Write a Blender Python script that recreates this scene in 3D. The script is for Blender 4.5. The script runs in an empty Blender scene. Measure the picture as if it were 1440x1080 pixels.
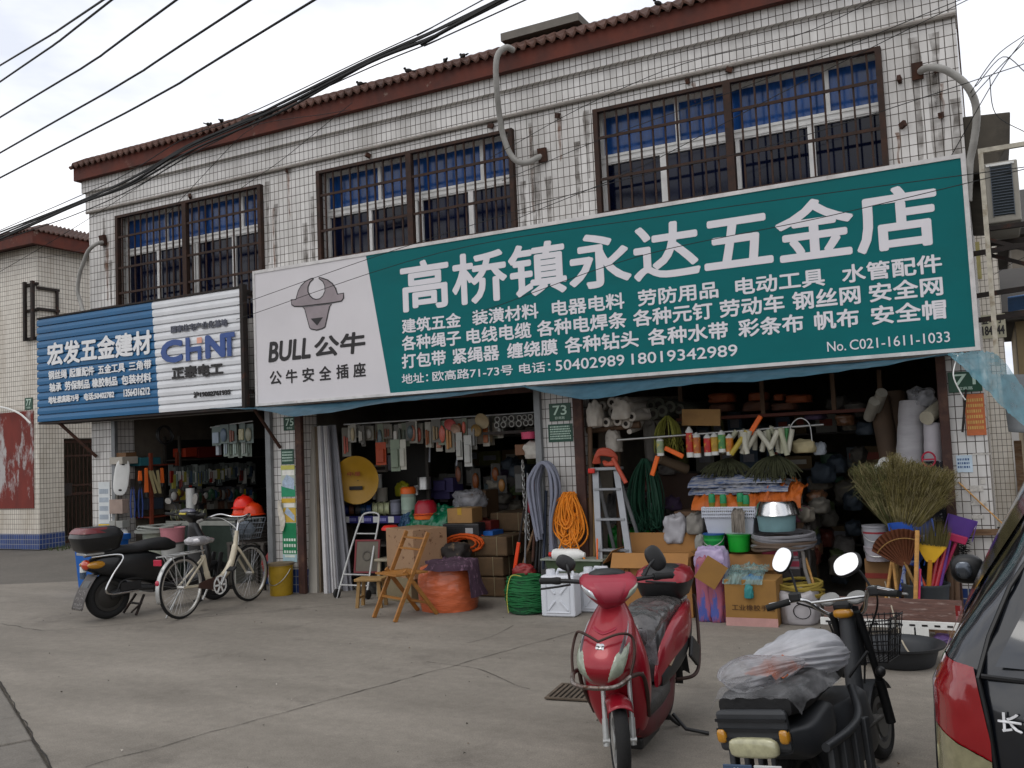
import bpy, math, random
from mathutils import Vector, Matrix, Euler, noise
random.seed(7)
SC = bpy.context.scene
COL = SC.collection
R = math.radians
# ---------------------------------------------------------------- camera
D, H, F = 8.5, 1.59, 1297.19            # metres to the facade, eye height, focal length in px of a 1440 wide frame
YAW, PIT, ROL = .477153, .068113, -.043559
_f = Vector((-math.sin(YAW)*math.cos(PIT), math.cos(YAW)*math.cos(PIT), math.sin(PIT)))
_r0 = Vector((math.cos(YAW), math.sin(YAW), 0)); _u0 = _r0.cross(_f)
_r = _r0*math.cos(ROL)+_u0*math.sin(ROL); _u = -_r0*math.sin(ROL)+_u0*math.cos(ROL)
CAM = Vector((0, -D, H))
cam = bpy.data.objects.new('camera', bpy.data.cameras.new('camera')); COL.objects.link(cam)
cam.matrix_world = Matrix(((_r.x, _u.x, -_f.x, 0), (_r.y, _u.y, -_f.y, -D), (_r.z, _u.z, -_f.z, H), (0, 0, 0, 1)))
cam.data.sensor_width = 36; cam.data.lens = F/1440*36; cam.data.clip_start = .05; cam.data.clip_end = 2000
SC.camera = cam
def ray(x, y): return _r*((x-720)/F) - _u*((y-540)/F) + _f
def at(x, y, Y=0.):
    d = ray(x, y); return CAM + d*((Y+D)/d.y)
def onz(x, y, z=0.):
    d = ray(x, y); return CAM + d*((z-H)/d.z)
# ---------------------------------------------------------------- world, sun, exposure
W = bpy.data.worlds.new('World'); SC.world = W; W.use_nodes = True
nt = W.node_tree; nt.nodes.clear()
def nd(t, typ, **k):
    n = t.nodes.new(typ)
    for a, b in k.items():
        if a.startswith('i_'):
            n.inputs[a[2:].replace('_', ' ')].default_value = b
        else: setattr(n, a, b)
    return n
SUN_EL, SUN_AZ = R(58), R(200)
sky = nd(nt, 'ShaderNodeTexSky', sky_type='NISHITA', sun_disc=False, sun_elevation=SUN_EL, sun_rotation=SUN_AZ, air_density=1, dust_density=3)
hs = nd(nt, 'ShaderNodeHueSaturation'); hs.inputs['Saturation'].default_value = .25; hs.inputs['Value'].default_value = 1.5
tc = nd(nt, 'ShaderNodeTexCoord'); mp = nd(nt, 'ShaderNodeMapping'); mp.inputs['Scale'].default_value = (1.2, 1.2, 3.2)
nz = nd(nt, 'ShaderNodeTexNoise'); nz.inputs['Scale'].default_value = 1.6; nz.inputs['Detail'].default_value = 6; nz.inputs['Roughness'].default_value = .55
cr = nd(nt, 'ShaderNodeValToRGB'); cr.color_ramp.elements[0].position = .38; cr.color_ramp.elements[0].color = (7.4, 7.8, 8.8, 1)
cr.color_ramp.elements[1].position = .56; cr.color_ramp.elements[1].color = (11.6, 11.6, 11.8, 1)
mx = nd(nt, 'ShaderNodeMixRGB'); mx.inputs[0].default_value = .85
bg = nd(nt, 'ShaderNodeBackground'); bg.inputs['Strength'].default_value = .12
ow = nd(nt, 'ShaderNodeOutputWorld')
L = nt.links.new
L(sky.outputs[0], hs.inputs['Color']); L(tc.outputs['Generated'], mp.inputs[0]); L(mp.outputs[0], nz.inputs['Vector']); L(nz.outputs['Fac'], cr.inputs[0])
L(hs.outputs[0], mx.inputs[1]); L(cr.outputs[0], mx.inputs[2]); L(mx.outputs[0], bg.inputs[0]); L(bg.outputs[0], ow.inputs[0])
sl = bpy.data.lights.new('sun', 'SUN'); sl.energy = .5; sl.angle = R(25); sl.color = (1, .96, .9)
so = bpy.data.objects.new('sun', sl); COL.objects.link(so)
so.rotation_euler = Vector((math.sin(SUN_AZ)*math.cos(SUN_EL), math.cos(SUN_AZ)*math.cos(SUN_EL), math.sin(SUN_EL))).to_track_quat('Z', 'Y').to_euler()
SC.view_settings.view_transform = 'Standard'; SC.view_settings.look = 'None'; SC.view_settings.gamma = 1
SC.view_settings.exposure = 0.0
try:
    SC.cycles.max_bounces = 8; SC.cycles.transparent_max_bounces = 12; SC.cycles.use_denoising = True
except Exception: pass
# ---------------------------------------------------------------- materials
def lin(c):
    if isinstance(c, str): c = [int(c[i:i+2], 16) for i in (0, 2, 4)]
    return tuple((v/12.92 if v <= .04045 else ((v+.055)/1.055)**2.4) for v in [x/255 for x in c])
MATS = {}
def mat(name, col, rough=.6, metal=0., var=.18, scale=6., bump=.0, bs=60., coat=0., alpha=1., stretch=(1, 1, 1), col2=None, mix=(.45, .7), spec=.5, trans=0., ior=1.45):
    if name in MATS: return MATS[name]
    m = bpy.data.materials.new(name); m.use_nodes = True; MATS[name] = m
    t = m.node_tree; b = t.nodes['Principled BSDF']; L = t.links.new
    c = lin(col)
    co = nd(t, 'ShaderNodeTexCoord'); ma = nd(t, 'ShaderNodeMapping'); ma.inputs['Scale'].default_value = stretch
    L(co.outputs['Object'], ma.inputs[0])
    n1 = nd(t, 'ShaderNodeTexNoise'); n1.inputs['Scale'].default_value = scale; n1.inputs['Detail'].default_value = 5; n1.inputs['Roughness'].default_value = .6
    L(ma.outputs[0], n1.inputs['Vector'])
    r = nd(t, 'ShaderNodeValToRGB'); e = r.color_ramp.elements
    e[0].position = .3; e[1].position = .7
    e[0].color = (*[max(0, x*(1-var)) for x in c], 1); e[1].color = (*[min(1, x*(1+var*.8)) for x in c], 1)
    L(n1.outputs['Fac'], r.inputs[0]); out = r.outputs[0]
    if col2:
        n2 = nd(t, 'ShaderNodeTexNoise'); n2.inputs['Scale'].default_value = scale*.7; n2.inputs['Detail'].default_value = 8; n2.inputs['Roughness'].default_value = .7
        ad = nd(t, 'ShaderNodeVectorMath', operation='ADD'); ad.inputs[1].default_value = (3.1, 7.7, 1.3)
        L(ma.outputs[0], ad.inputs[0]); L(ad.outputs[0], n2.inputs['Vector'])
        r2 = nd(t, 'ShaderNodeValToRGB'); r2.color_ramp.elements[0].position = mix[0]; r2.color_ramp.elements[1].position = mix[1]
        L(n2.outputs['Fac'], r2.inputs[0])
        mm = nd(t, 'ShaderNodeMixRGB'); L(r2.outputs[0], mm.inputs[0]); L(out, mm.inputs[1]); mm.inputs[2].default_value = (*lin(col2), 1); out = mm.outputs[0]
    L(out, b.inputs['Base Color'])
    mr = nd(t, 'ShaderNodeMapRange'); mr.inputs['To Min'].default_value = max(.03, rough-.12); mr.inputs['To Max'].default_value = min(1, rough+.12)
    L(n1.outputs['Fac'], mr.inputs[0]); L(mr.outputs[0], b.inputs['Roughness'])
    b.inputs['Metallic'].default_value = metal; b.inputs['Coat Weight'].default_value = coat; b.inputs['Coat Roughness'].default_value = .06
    b.inputs['Specular IOR Level'].default_value = spec; b.inputs['Alpha'].default_value = alpha
    b.inputs['Transmission Weight'].default_value = trans; b.inputs['IOR'].default_value = ior
    if bump:
        nb = nd(t, 'ShaderNodeTexNoise'); nb.inputs['Scale'].default_value = bs; nb.inputs['Detail'].default_value = 4
        L(ma.outputs[0], nb.inputs['Vector'])
        bp = nd(t, 'ShaderNodeBump'); bp.inputs['Strength'].default_value = bump; bp.inputs['Distance'].default_value = .01
        L(nb.outputs['Fac'], bp.inputs['Height']); L(bp.outputs[0], b.inputs['Normal'])
    return m
def tile_mat(name, c1, c2, grout, bw=.07, bh=.095, mort=.005, dirt='8a7a66', dmix=(.55, .8), rough=.28, vcoord=False):
    m = bpy.data.materials.new(name); m.use_nodes = True; MATS[name] = m
    t = m.node_tree; b = t.nodes['Principled BSDF']; L = t.links.new
    g = nd(t, 'ShaderNodeNewGeometry'); s = nd(t, 'ShaderNodeSeparateXYZ'); L(g.outputs['Position'], s.inputs[0])
    a = nd(t, 'ShaderNodeMath', operation='ADD'); L(s.outputs[0], a.inputs[0]); L(s.outputs[1], a.inputs[1])
    c = nd(t, 'ShaderNodeCombineXYZ'); L(a.outputs[0], c.inputs[0]); L(s.outputs[2], c.inputs[1])
    br = nd(t, 'ShaderNodeTexBrick', offset=0., squash=1.)
    br.inputs['Scale'].default_value = 1; br.inputs['Mortar Size'].default_value = mort; br.inputs['Mortar Smooth'].default_value = .15
    br.inputs['Brick Width'].default_value = bw; br.inputs['Row Height'].default_value = bh
    br.inputs['Color1'].default_value = (*lin(c1), 1); br.inputs['Color2'].default_value = (*lin(c2), 1); br.inputs['Mortar'].default_value = (*lin(grout), 1)
    L(c.outputs[0], br.inputs['Vector'])
    mp = nd(t, 'ShaderNodeMapping'); mp.inputs['Scale'].default_value = (1.6, .35, 1); L(c.outputs[0], mp.inputs[0])
    n = nd(t, 'ShaderNodeTexNoise'); n.inputs['Scale'].default_value = 1.4; n.inputs['Detail'].default_value = 9; n.inputs['Roughness'].default_value = .68; L(mp.outputs[0], n.inputs['Vector'])
    r = nd(t, 'ShaderNodeValToRGB'); r.color_ramp.elements[0].position = dmix[0]; r.color_ramp.elements[1].position = dmix[1]; L(n.outputs['Fac'], r.inputs[0])
    q = nd(t, 'ShaderNodeMath', operation='MULTIPLY'); q.inputs[1].default_value = .6; L(r.outputs[0], q.inputs[0])
    mm = nd(t, 'ShaderNodeMixRGB'); L(q.outputs[0], mm.inputs[0]); L(br.outputs['Color'], mm.inputs[1]); mm.inputs[2].default_value = (*lin(dirt), 1)
    L(mm.outputs[0], b.inputs['Base Color'])
    mr = nd(t, 'ShaderNodeMapRange'); mr.inputs['To Min'].default_value = rough; mr.inputs['To Max'].default_value = .85; L(br.outputs['Fac'], mr.inputs[0]); L(mr.outputs[0], b.inputs['Roughness'])
    iv = nd(t, 'ShaderNodeMath', operation='SUBTRACT'); iv.inputs[0].default_value = 1; L(br.outputs['Fac'], iv.inputs[1])
    bp = nd(t, 'ShaderNodeBump'); bp.inputs['Strength'].default_value = .5; bp.inputs['Distance'].default_value = .004; L(iv.outputs[0], bp.inputs['Height']); L(bp.outputs[0], b.inputs['Normal'])
    return m
def film_mat(name, col, alpha, rough=.25, var=.2):
    """thin plastic film: part diffuse / translucent, part see-through"""
    m = bpy.data.materials.new(name); m.use_nodes = True; MATS[name] = m
    t = m.node_tree; t.nodes.clear(); L = t.links.new
    o = nd(t, 'ShaderNodeOutputMaterial'); p = nd(t, 'ShaderNodeBsdfPrincipled'); p.inputs['Base Color'].default_value = (*lin(col), 1); p.inputs['Roughness'].default_value = rough
    tl = nd(t, 'ShaderNodeBsdfTranslucent'); tl.inputs[0].default_value = (*lin(col), 1); tr = nd(t, 'ShaderNodeBsdfTransparent')
    m1 = nd(t, 'ShaderNodeMixShader'); m1.inputs[0].default_value = .35; m2 = nd(t, 'ShaderNodeMixShader')
    co = nd(t, 'ShaderNodeTexCoord'); n = nd(t, 'ShaderNodeTexNoise'); n.inputs['Scale'].default_value = 9; n.inputs['Detail'].default_value = 5; L(co.outputs['Object'], n.inputs['Vector'])
    mr = nd(t, 'ShaderNodeMapRange'); mr.inputs['From Min'].default_value = .3; mr.inputs['From Max'].default_value = .7; mr.inputs['To Min'].default_value = max(0, alpha-var); mr.inputs['To Max'].default_value = min(1, alpha+var)
    L(n.outputs['Fac'], mr.inputs[0]); L(mr.outputs[0], m2.inputs[0])
    L(p.outputs[0], m1.inputs[1]); L(tl.outputs[0], m1.inputs[2]); L(tr.outputs[0], m2.inputs[1]); L(m1.outputs[0], m2.inputs[2]); L(m2.outputs[0], o.inputs[0])
    return m
# ---------------------------------------------------------------- mesh builder
GLY = {}
def glyphs(body, bold=0.):
    k = (body, bold)
    if k not in GLY:
        c = bpy.data.curves.new('tmp', 'FONT'); c.body = body; c.resolution_u = 3
        o = bpy.data.objects.new('tmp', c); COL.objects.link(o)
        me = bpy.data.meshes.new_from_object(o.evaluated_get(bpy.context.evaluated_depsgraph_get()))
        vs = [v.co.copy() for v in me.vertices]; fs = [tuple(p.vertices) for p in me.polygons]
        bpy.data.objects.remove(o); bpy.data.curves.remove(c); bpy.data.meshes.remove(me)
        x0 = min(v.x for v in vs); x1 = max(v.x for v in vs); y0 = min(v.y for v in vs); y1 = max(v.y for v in vs)
        GLY[k] = ([((v.x-x0)/max(1e-6, x1-x0), (v.y-y0)/max(1e-6, y1-y0)) for v in vs], fs)
    return GLY[k]
class MB:
    def __init__(s): s.v = []; s.f = []; s.mi = []; s.k = 0; s.T = None
    def add(s, vs, fs):
        o = len(s.v)
        if s.T is not None: vs = [s.T @ Vector(p) for p in vs]
        s.v += [tuple(p) for p in vs]; s.f += [tuple(i+o for i in f) for f in fs]; s.mi += [s.k]*len(fs); return s
    def mat(s, k): s.k = k; return s
    def frame(s, loc=(0, 0, 0), rx=0, ry=0, rz=0): s.T = Matrix.Translation(loc) @ Euler((rx, ry, rz)).to_matrix().to_4x4(); return s
    def noframe(s): s.T = None; return s
    def box(s, c, d, rz=0, rx=0, ry=0, taper=None):
        hx, hy, hz = d[0]/2, d[1]/2, d[2]/2; tx, ty = taper or (1, 1)
        vs = [Vector((sx*hx*(tx if sz > 0 else 1), sy*hy*(ty if sz > 0 else 1), sz*hz)) for sz in (-1, 1) for sx, sy in ((-1, -1), (1, -1), (1, 1), (-1, 1))]
        if rz or rx or ry:
            m = Euler((rx, ry, rz)).to_matrix(); vs = [m @ v for v in vs]
        c = Vector(c)
        return s.add([v+c for v in vs], [(3, 2, 1, 0), (4, 5, 6, 7), (0, 1, 5, 4), (1, 2, 6, 5), (2, 3, 7, 6), (3, 0, 4, 7)])
    def bb(s, x0, x1, y0, y1, z0, z1): return s.box(((x0+x1)/2, (y0+y1)/2, (z0+z1)/2), (x1-x0, y1-y0, z1-z0))
    def tube(s, pts, r, n=8, closed=False, sq=(1, 1)):
        P = [Vector(p) for p in pts]; m = len(P)
        rs = r if isinstance(r, (list, tuple)) else [r]*m
        vs = []; nor = None
        for i in range(m):
            if closed: t = P[(i+1) % m]-P[i-1]
            else: t = P[min(i+1, m-1)]-P[max(i-1, 0)]
            if t.length < 1e-9: t = Vector((0, 0, 1))
            t.normalize()
            if nor is None:
                a = Vector((0, 0, 1)) if abs(t.z) < .9 else Vector((1, 0, 0)); nor = (a-t*a.dot(t)).normalized()
            else:
                nor = nor-t*nor.dot(t)
                if nor.length < 1e-6: nor = t.orthogonal()
                nor.normalize()
            bi = t.cross(nor)
            for j in range(n):
                a = 2*math.pi*j/n; vs.append(P[i]+nor*(math.cos(a)*rs[i]*sq[0])+bi*(math.sin(a)*rs[i]*sq[1]))
        fs = []
        for i in range(m if closed else m-1):
            b = ((i+1) % m)*n
            for j in range(n): k = (j+1) % n; fs.append((i*n+j, i*n+k, b+k, b+j))
        if not closed: fs += [tuple(range(n-1, -1, -1)), tuple((m-1)*n+j for j in range(n))]
        return s.add(vs, fs)
    def cyl(s, a, b, r0, r1=None, n=16): return s.tube([a, b], [r0, r0 if r1 is None else r1], n)
    def lathe(s, prof, n=24, c=(0, 0, 0), ax='z', cap=True, arc=None):
        vs = []; c = Vector(c)
        for r, h in prof:
            for j in range(n):
                a = 2*math.pi*j/n; x, y = r*math.cos(a), r*math.sin(a)
                vs.append(c+Vector({'z': (x, y, h), 'x': (h, x, y), 'y': (y, h, x)}[ax]))
        fs = []
        for i in range(len(prof)-1):
            for j in range(n): k = (j+1) % n; fs.append((i*n+j, i*n+k, (i+1)*n+k, (i+1)*n+j))
        if cap:
            if prof[0][0] > 1e-4: fs.append(tuple(range(n-1, -1, -1)))
            if prof[-1][0] > 1e-4: fs.append(tuple((len(prof)-1)*n+j for j in range(n)))
        return s.add(vs, fs)
    def ell(s, c, r, nu=16, nv=10, wob=0., ws=3., z0=-1., sup=1.):
        """ellipsoid, lumpy by wob, flattened below z0 (fraction), squared-off when sup < 1"""
        c = Vector(c); vs = []
        sg = lambda q: math.copysign(abs(q)**sup, q)
        for i in range(nv+1):
            th = math.pi*i/nv
            for j in range(nu):
                a = 2*math.pi*j/nu
                d = Vector((sg(math.sin(th)*math.cos(a)), sg(math.sin(th)*math.sin(a)), sg(-math.cos(th))))
                k = 1+(noise.noise(d*ws+c*3.7)*wob if wob else 0)
                p = Vector((d.x*r[0]*k, d.y*r[1]*k, max(z0, d.z)*r[2]*k)); vs.append(c+p)
        fs = [(i*nu+j, i*nu+(j+1) % nu, (i+1)*nu+(j+1) % nu, (i+1)*nu+j) for i in range(nv) for j in range(nu)]
        return s.add(vs, fs)
    def grid(s, fn, nu, nv, cu=False):
        vs = [fn(i/nu, j/nv) for j in range(nv+1) for i in range(nu if cu else nu+1)]
        w = nu if cu else nu+1
        return s.add(vs, [(j*w+i, j*w+(i+1) % w, (j+1)*w+(i+1) % w, (j+1)*w+i) for j in range(nv) for i in range(nu)])
    def loft(s, rings, cap=True, closed=True):
        n = len(rings[0]); vs = [p for r in rings for p in r]; fs = []
        for i in range(len(rings)-1):
            for j in range(n if closed else n-1): k = (j+1) % n; fs.append((i*n+j, i*n+k, (i+1)*n+k, (i+1)*n+j))
        if cap: fs += [tuple(range(n-1, -1, -1)), tuple((len(rings)-1)*n+j for j in range(n))]
        return s.add(vs, fs)
    def prism(s, poly, y0, y1, plane='xz'):
        f = {'xz': lambda a, b, t: (a, t, b), 'yz': lambda a, b, t: (t, a, b), 'xy': lambda a, b, t: (a, b, t)}[plane]
        n = len(poly); vs = [f(a, b, y0) for a, b in poly]+[f(a, b, y1) for a, b in poly]
        return s.add(vs, [tuple(range(n)), tuple(range(2*n-1, n-1, -1))]+[(j, j+n, (j+1) % n+n, (j+1) % n) for j in range(n)])
    def text(s, body, x0, x1, z0, z1, y=0., bold=0., M=None, slant=0.):
        """flat lettering fitted to a rectangle that faces -y; bold strokes are thickened by overlaid shifted outlines"""
        g, fs = glyphs(body); hh = z1-z0; d = bold*hh*.55; n = 0 if bold <= 0 else 8
        for i in range(n+1):
            dx = d*math.cos(i*math.tau/8) if i < n else 0; dz = d*math.sin(i*math.tau/8) if i < n else 0
            vs = [Vector((x0+d+(a+slant*(b-.5)*hh/(x1-x0))*(x1-x0-2*d)+dx, y-i*.00012, z0+d+b*(hh-2*d)+dz)) for a, b in g]
            if M is not None: vs = [M @ v for v in vs]
            s.add(vs, fs)
        return s
    def build(s, name, m, parent=None, smooth=False, bev=0., loc=None, rz=0., sub=0, solid=0., rot=None):
        me = bpy.data.meshes.new(name); me.from_pydata(s.v, [], s.f)
        ms = m if isinstance(m, (list, tuple)) else [m]
        for q in ms: me.materials.append(q)
        if len(ms) > 1: me.polygons.foreach_set('material_index', s.mi)
        me.update()
        if smooth: me.shade_smooth()
        o = bpy.data.objects.new(name, me); COL.objects.link(o)
        if parent: o.parent = parent
        if loc is not None: o.location = loc
        if rot: o.rotation_euler = rot
        elif rz: o.rotation_euler = (0, 0, rz)
        if solid: q = o.modifiers.new('solid', 'SOLIDIFY'); q.thickness = solid
        if bev: q = o.modifiers.new('bevel', 'BEVEL'); q.width = bev; q.segments = 2; q.limit_method = 'ANGLE'; q.angle_limit = R(40); q.harden_normals = False
        if sub: q = o.modifiers.new('sub', 'SUBSURF'); q.levels = sub; q.render_levels = sub
        if smooth and smooth != 2:
            try:
                me.set_sharp_from_angle(angle=R(46))
            except Exception: pass
        return o
def tag(o, label, cat, group=None, kind=None):
    if label: o['label'] = label
    if cat: o['category'] = cat
    if group: o['group'] = group
    if kind: o['kind'] = kind
    return o
def struct(o): o['kind'] = 'structure'; return o
def thing(name, label, cat, loc=(0, 0, 0), rz=0., group=None, rot=None):
    o = bpy.data.objects.new(name, None); COL.objects.link(o); o.empty_display_size = .1
    o.location = loc; o.rotation_euler = rot or (0, 0, rz)
    return tag(o, label, cat, group)
def copy_thing(o, loc, rz=None, label=None, rot=None, scale=None):
    c = o.copy(); COL.objects.link(c); c.location = loc
    if rz is not None: c.rotation_euler = (0, 0, rz)
    if rot is not None: c.rotation_euler = rot
    if scale: c.scale = (scale,)*3 if not isinstance(scale, tuple) else scale
    if label: c['label'] = label
    def rec(a, b):
        for ch in list(a.children):
            d = ch.copy(); COL.objects.link(d); d.parent = b; rec(ch, d)
    rec(o, c); return c
def sag(a, b, s, n=16):
    a, b = Vector(a), Vector(b); return [a.lerp(b, i/n)-Vector((0, 0, s*4*(i/n)*(1-i/n))) for i in range(n+1)]
def smoothpath(P, n=6, closed=False):
    """Catmull-Rom through the points"""
    P = [Vector(p) for p in P]; m = len(P); out = []
    for i in range(m if closed else m-1):
        a, b, c, d = (P[(i-1) % m], P[i], P[(i+1) % m], P[(i+2) % m]) if closed else (P[max(0, i-1)], P[i], P[i+1], P[min(m-1, i+2)])
        for k in range(n):
            t = k/n; out.append(.5*((2*b)+(c-a)*t+(2*a-5*b+4*c-d)*t*t+(3*b-a-3*c+d)*t**3))
    if not closed: out.append(P[-1])
    return out
# ---------------------------------------------------------------- common materials
WHITE = mat('white plastic', 'd8d8d4', .4, var=.08); BLACK = mat('black plastic', '1c1c1d', .45, var=.25, scale=14)
RUBBER = mat('rubber', '1a1a1a', .8, var=.3, scale=20, bump=.2); STEEL = mat('steel', 'a8a8a6', .35, .9, var=.2)
CHROME = mat('chrome', 'c8c8c8', .12, 1., var=.06); RUST = mat('rusty iron', '45291c', .85, .1, var=.4, scale=16, col2='2a1f1a', mix=(.4, .7))
DARKIRON = mat('dark iron', '2b2522', .8, .2, var=.4, scale=15, col2='55301f', mix=(.55, .75)); ALU = mat('aluminium', 'b9bab8', .4, .6, var=.12, scale=10)
CARD = mat('cardboard', '9b7648', .85, var=.12, scale=5, col2='7a5a36', mix=(.55, .85)); WOOD = mat('pale wood', 'b98a4c', .55, var=.25, scale=7, stretch=(1, 1, 8)); WOODD = mat('old wood', '6b5038', .8, var=.35, scale=9, stretch=(1, 6, 6), col2='8d7a66', mix=(.5, .7))
GREYP = mat('grey plastic', '8b9098', .5, var=.12); REDP = mat('red plastic', 'c02418', .4, var=.12); BLUEP = mat('blue plastic', '1c5aa6', .4, var=.12)
GREENP = mat('green plastic', '12804e', .45, var=.15); ORANGEP = mat('orange plastic', 'e0641a', .45, var=.12); YELLOWP = mat('yellow plastic', 'd0a21c', .45, var=.15)
# ================================================================ the ground
TW = tile_mat('white wall tiles', 'd3d0cc', 'c4c1bd', '443d37', bw=.066, bh=.098, mort=.0038, dirt='736d65', dmix=(.42, .74)); TW2 = tile_mat('cream wall tiles', 'd0c9bd', 'c4bdb1', '4f473d', bw=.066, bh=.098, mort=.004, dirt='7d6a50', dmix=(.48, .75))
TB = tile_mat('blue plinth tiles', '1e3566', '24407a', '8e8e90', mort=.005, dirt='3a3a3c', dmix=(.55, .8))
def ground_mat(name, c, c2, c3, streak=(1, 3, 1)):
    m = bpy.data.materials.new(name); m.use_nodes = True
    t = m.node_tree; b = t.nodes['Principled BSDF']; L = t.links.new
    g = nd(t, 'ShaderNodeNewGeometry')
    def nz(sc, det, ro, st=(1, 1, 1)):
        mp = nd(t, 'ShaderNodeMapping'); mp.inputs['Scale'].default_value = st; L(g.outputs['Position'], mp.inputs[0])
        n = nd(t, 'ShaderNodeTexNoise'); n.inputs['Scale'].default_value = sc; n.inputs['Detail'].default_value = det; n.inputs['Roughness'].default_value = ro; L(mp.outputs[0], n.inputs['Vector']); return n
    def ramp(n, a, b_, ca=(0, 0, 0, 1), cb=(1, 1, 1, 1)):
        r = nd(t, 'ShaderNodeValToRGB'); r.color_ramp.elements[0].position = a; r.color_ramp.elements[1].position = b_; r.color_ramp.elements[0].color = ca; r.color_ramp.elements[1].color = cb; L(n.outputs['Fac'], r.inputs[0]); return r
    base = ramp(nz(.55, 8, .65, streak), .3, .7, (*lin(c), 1), (*lin(c2), 1))
    st = ramp(nz(1.3, 10, .72), .56, .74); gr = ramp(nz(120, 3, .6), .3, .7, (.72, .72, .72, 1), (1.22, 1.22, 1.22, 1)); mo = ramp(nz(14, 6, .7), .3, .7, (.86, .86, .86, 1), (1.12, 1.12, 1.12, 1))
    sp = ramp(nz(38, 2, .5), .71, .76)
    m1 = nd(t, 'ShaderNodeMixRGB'); k = nd(t, 'ShaderNodeMath', operation='MULTIPLY'); k.inputs[1].default_value = .8; L(st.outputs[0], k.inputs[0]); L(k.outputs[0], m1.inputs[0]); L(base.outputs[0], m1.inputs[1]); m1.inputs[2].default_value = (*lin(c3), 1)
    m2 = nd(t, 'ShaderNodeMixRGB', blend_type='MULTIPLY'); m2.inputs[0].default_value = 1; L(m1.outputs[0], m2.inputs[1]); L(gr.outputs[0], m2.inputs[2])
    m3 = nd(t, 'ShaderNodeMixRGB', blend_type='MULTIPLY'); m3.inputs[0].default_value = 1; L(m2.outputs[0], m3.inputs[1]); L(mo.outputs[0], m3.inputs[2])
    m4 = nd(t, 'ShaderNodeMixRGB'); k2 = nd(t, 'ShaderNodeMath', operation='MULTIPLY'); k2.inputs[1].default_value = .5; L(sp.outputs[0], k2.inputs[0]); L(k2.outputs[0], m4.inputs[0]); L(m3.outputs[0], m4.inputs[1]); m4.inputs[2].default_value = (.03, .028, .025, 1)
    L(m4.outputs[0], b.inputs['Base Color']); b.inputs['Roughness'].default_value = .85
    bp = nd(t, 'ShaderNodeBump'); bp.inputs['Strength'].default_value = .25; bp.inputs['Distance'].default_value = .006; L(nz(90, 5, .7).outputs['Fac'], bp.inputs['Height']); L(bp.outputs[0], b.inputs['Normal'])
    return m
GM = ground_mat('yard concrete', '6c665d', '878076', '544e47'); AM = ground_mat('alley asphalt', '545049', '615c55', '45413c', (1, 1, 1)); KM = ground_mat('kerb concrete', '645f58', '736e66', '4c4741')
struct(MB().bb(-300, 300, -300, 400, -1., -.02).build('ground', AM))
# the forecourt slab runs up to the shopfronts; the older asphalt shows beyond its uneven left edge
edge = [(-14.5, -1.6), (-13.2, -.72), (-12.33, -.34), (-11.46, .1), (-10.95, .3), (-10.95, 6.5), (6, 6.5), (6, -12), (-1.2, -7.0), (-4.54, -5.21), (-6.71, -4.06), (-9, -2.95), (-11.5, -2.3)]
struct(MB().prism(edge, -.3, 0, 'xy').build('forecourt_pavement', GM))
kd = Vector((2.17, -1.15, 0)).normalized(); kn = Vector((kd.y, -kd.x, 0))
b = MB()
for i in range(-4, 9):
    c = Vector((-6.71, -4.06, 0))+kd*(i*.62+.3)+kn*.17; b.box((c.x, c.y, -.145+.004*(i % 3)), (.612, .3, .31), rz=math.atan2(kd.y, kd.x))
struct(b.build('kerb', KM, bev=.012))
def groove(name, pts, w, m, z=.004):
    b = MB(); P = [Vector((x, y, z)) for x, y in pts]
    for i in range(len(P)-1):
        t = (P[i+1]-P[i]); n = Vector((-t.y, t.x, 0)).normalized()*w/2*random.uniform(.5, 1.5)
        b.add([P[i]-n, P[i+1]-n, P[i+1]+n, P[i]+n], [(0, 1, 2, 3)])
    return struct(b.build(name, m))
GRV = mat('dirt in the joints', '2b2723', .95, var=.3)
def wav(a, b, n, s): 
    a, b = Vector((*a, 0)), Vector((*b, 0)); d = (b-a).normalized(); q = Vector((-d.y, d.x, 0)); out = []
    for i in range(n+1):
        p = a.lerp(b, i/n)+q*noise.noise(Vector((i*.37, s, 0)))*.035; out.append((p.x, p.y))
    return out
groove('pavement_joint', wav((-4.37, -5.14), (-3.25, -1.2), 40, 1.), .006, GRV)
groove('pavement_joint', wav((-8.3, -2.55), (-5.9, -.25), 40, 2.), .005, GRV)
groove('pavement_joint', wav((-9.9, -2.3), (-8.3, -2.55), 20, 2.5), .005, GRV)
groove('pavement_joint', [(x+noise.noise(Vector((x*3, 4, 0)))*.02, y) for x, y in wav((-7.9, -3.43), (-3.6, -5.71), 60, 3.)], .009, GRV)
groove('pavement_crack', [(p.x, p.y) for p in smoothpath([onz(*q) for q in ((600, 931), (640, 936), (672, 941), (700, 952), (728, 965), (745, 969))], 5)], .004, GRV)
groove('pavement_crack', [(p.x, p.y) for p in smoothpath([onz(*q) for q in ((655, 905), (690, 896), (722, 880))], 6)], .004, GRV)
random.seed(9); b = MB()
for i in range(170):
    x, y = random.uniform(-10, 1), random.uniform(-6.5, -.3); q = random.uniform(.003, .011); a = random.random()*6.28; h = .004+random.random()*.006; b.k = random.choice((0, 0, 0, 1, 2))
    b.add([(x+q*math.cos(a+k*1.57+random.uniform(-.4, .4))*random.uniform(.5, 1.2), y+q*math.sin(a+k*1.57)*random.uniform(.4, 1.), h*(k % 2)+.0045) for k in range(4)], [(0, 1, 2, 3)])
tag(b.build('litter', (mat('dark grit', '35302a', .9), mat('pale scraps', 'a8a298', .9), mat('dead leaves', '5c452c', .9))), 'small grit and scraps scattered over the concrete forecourt', 'litter', kind='stuff')
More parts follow.
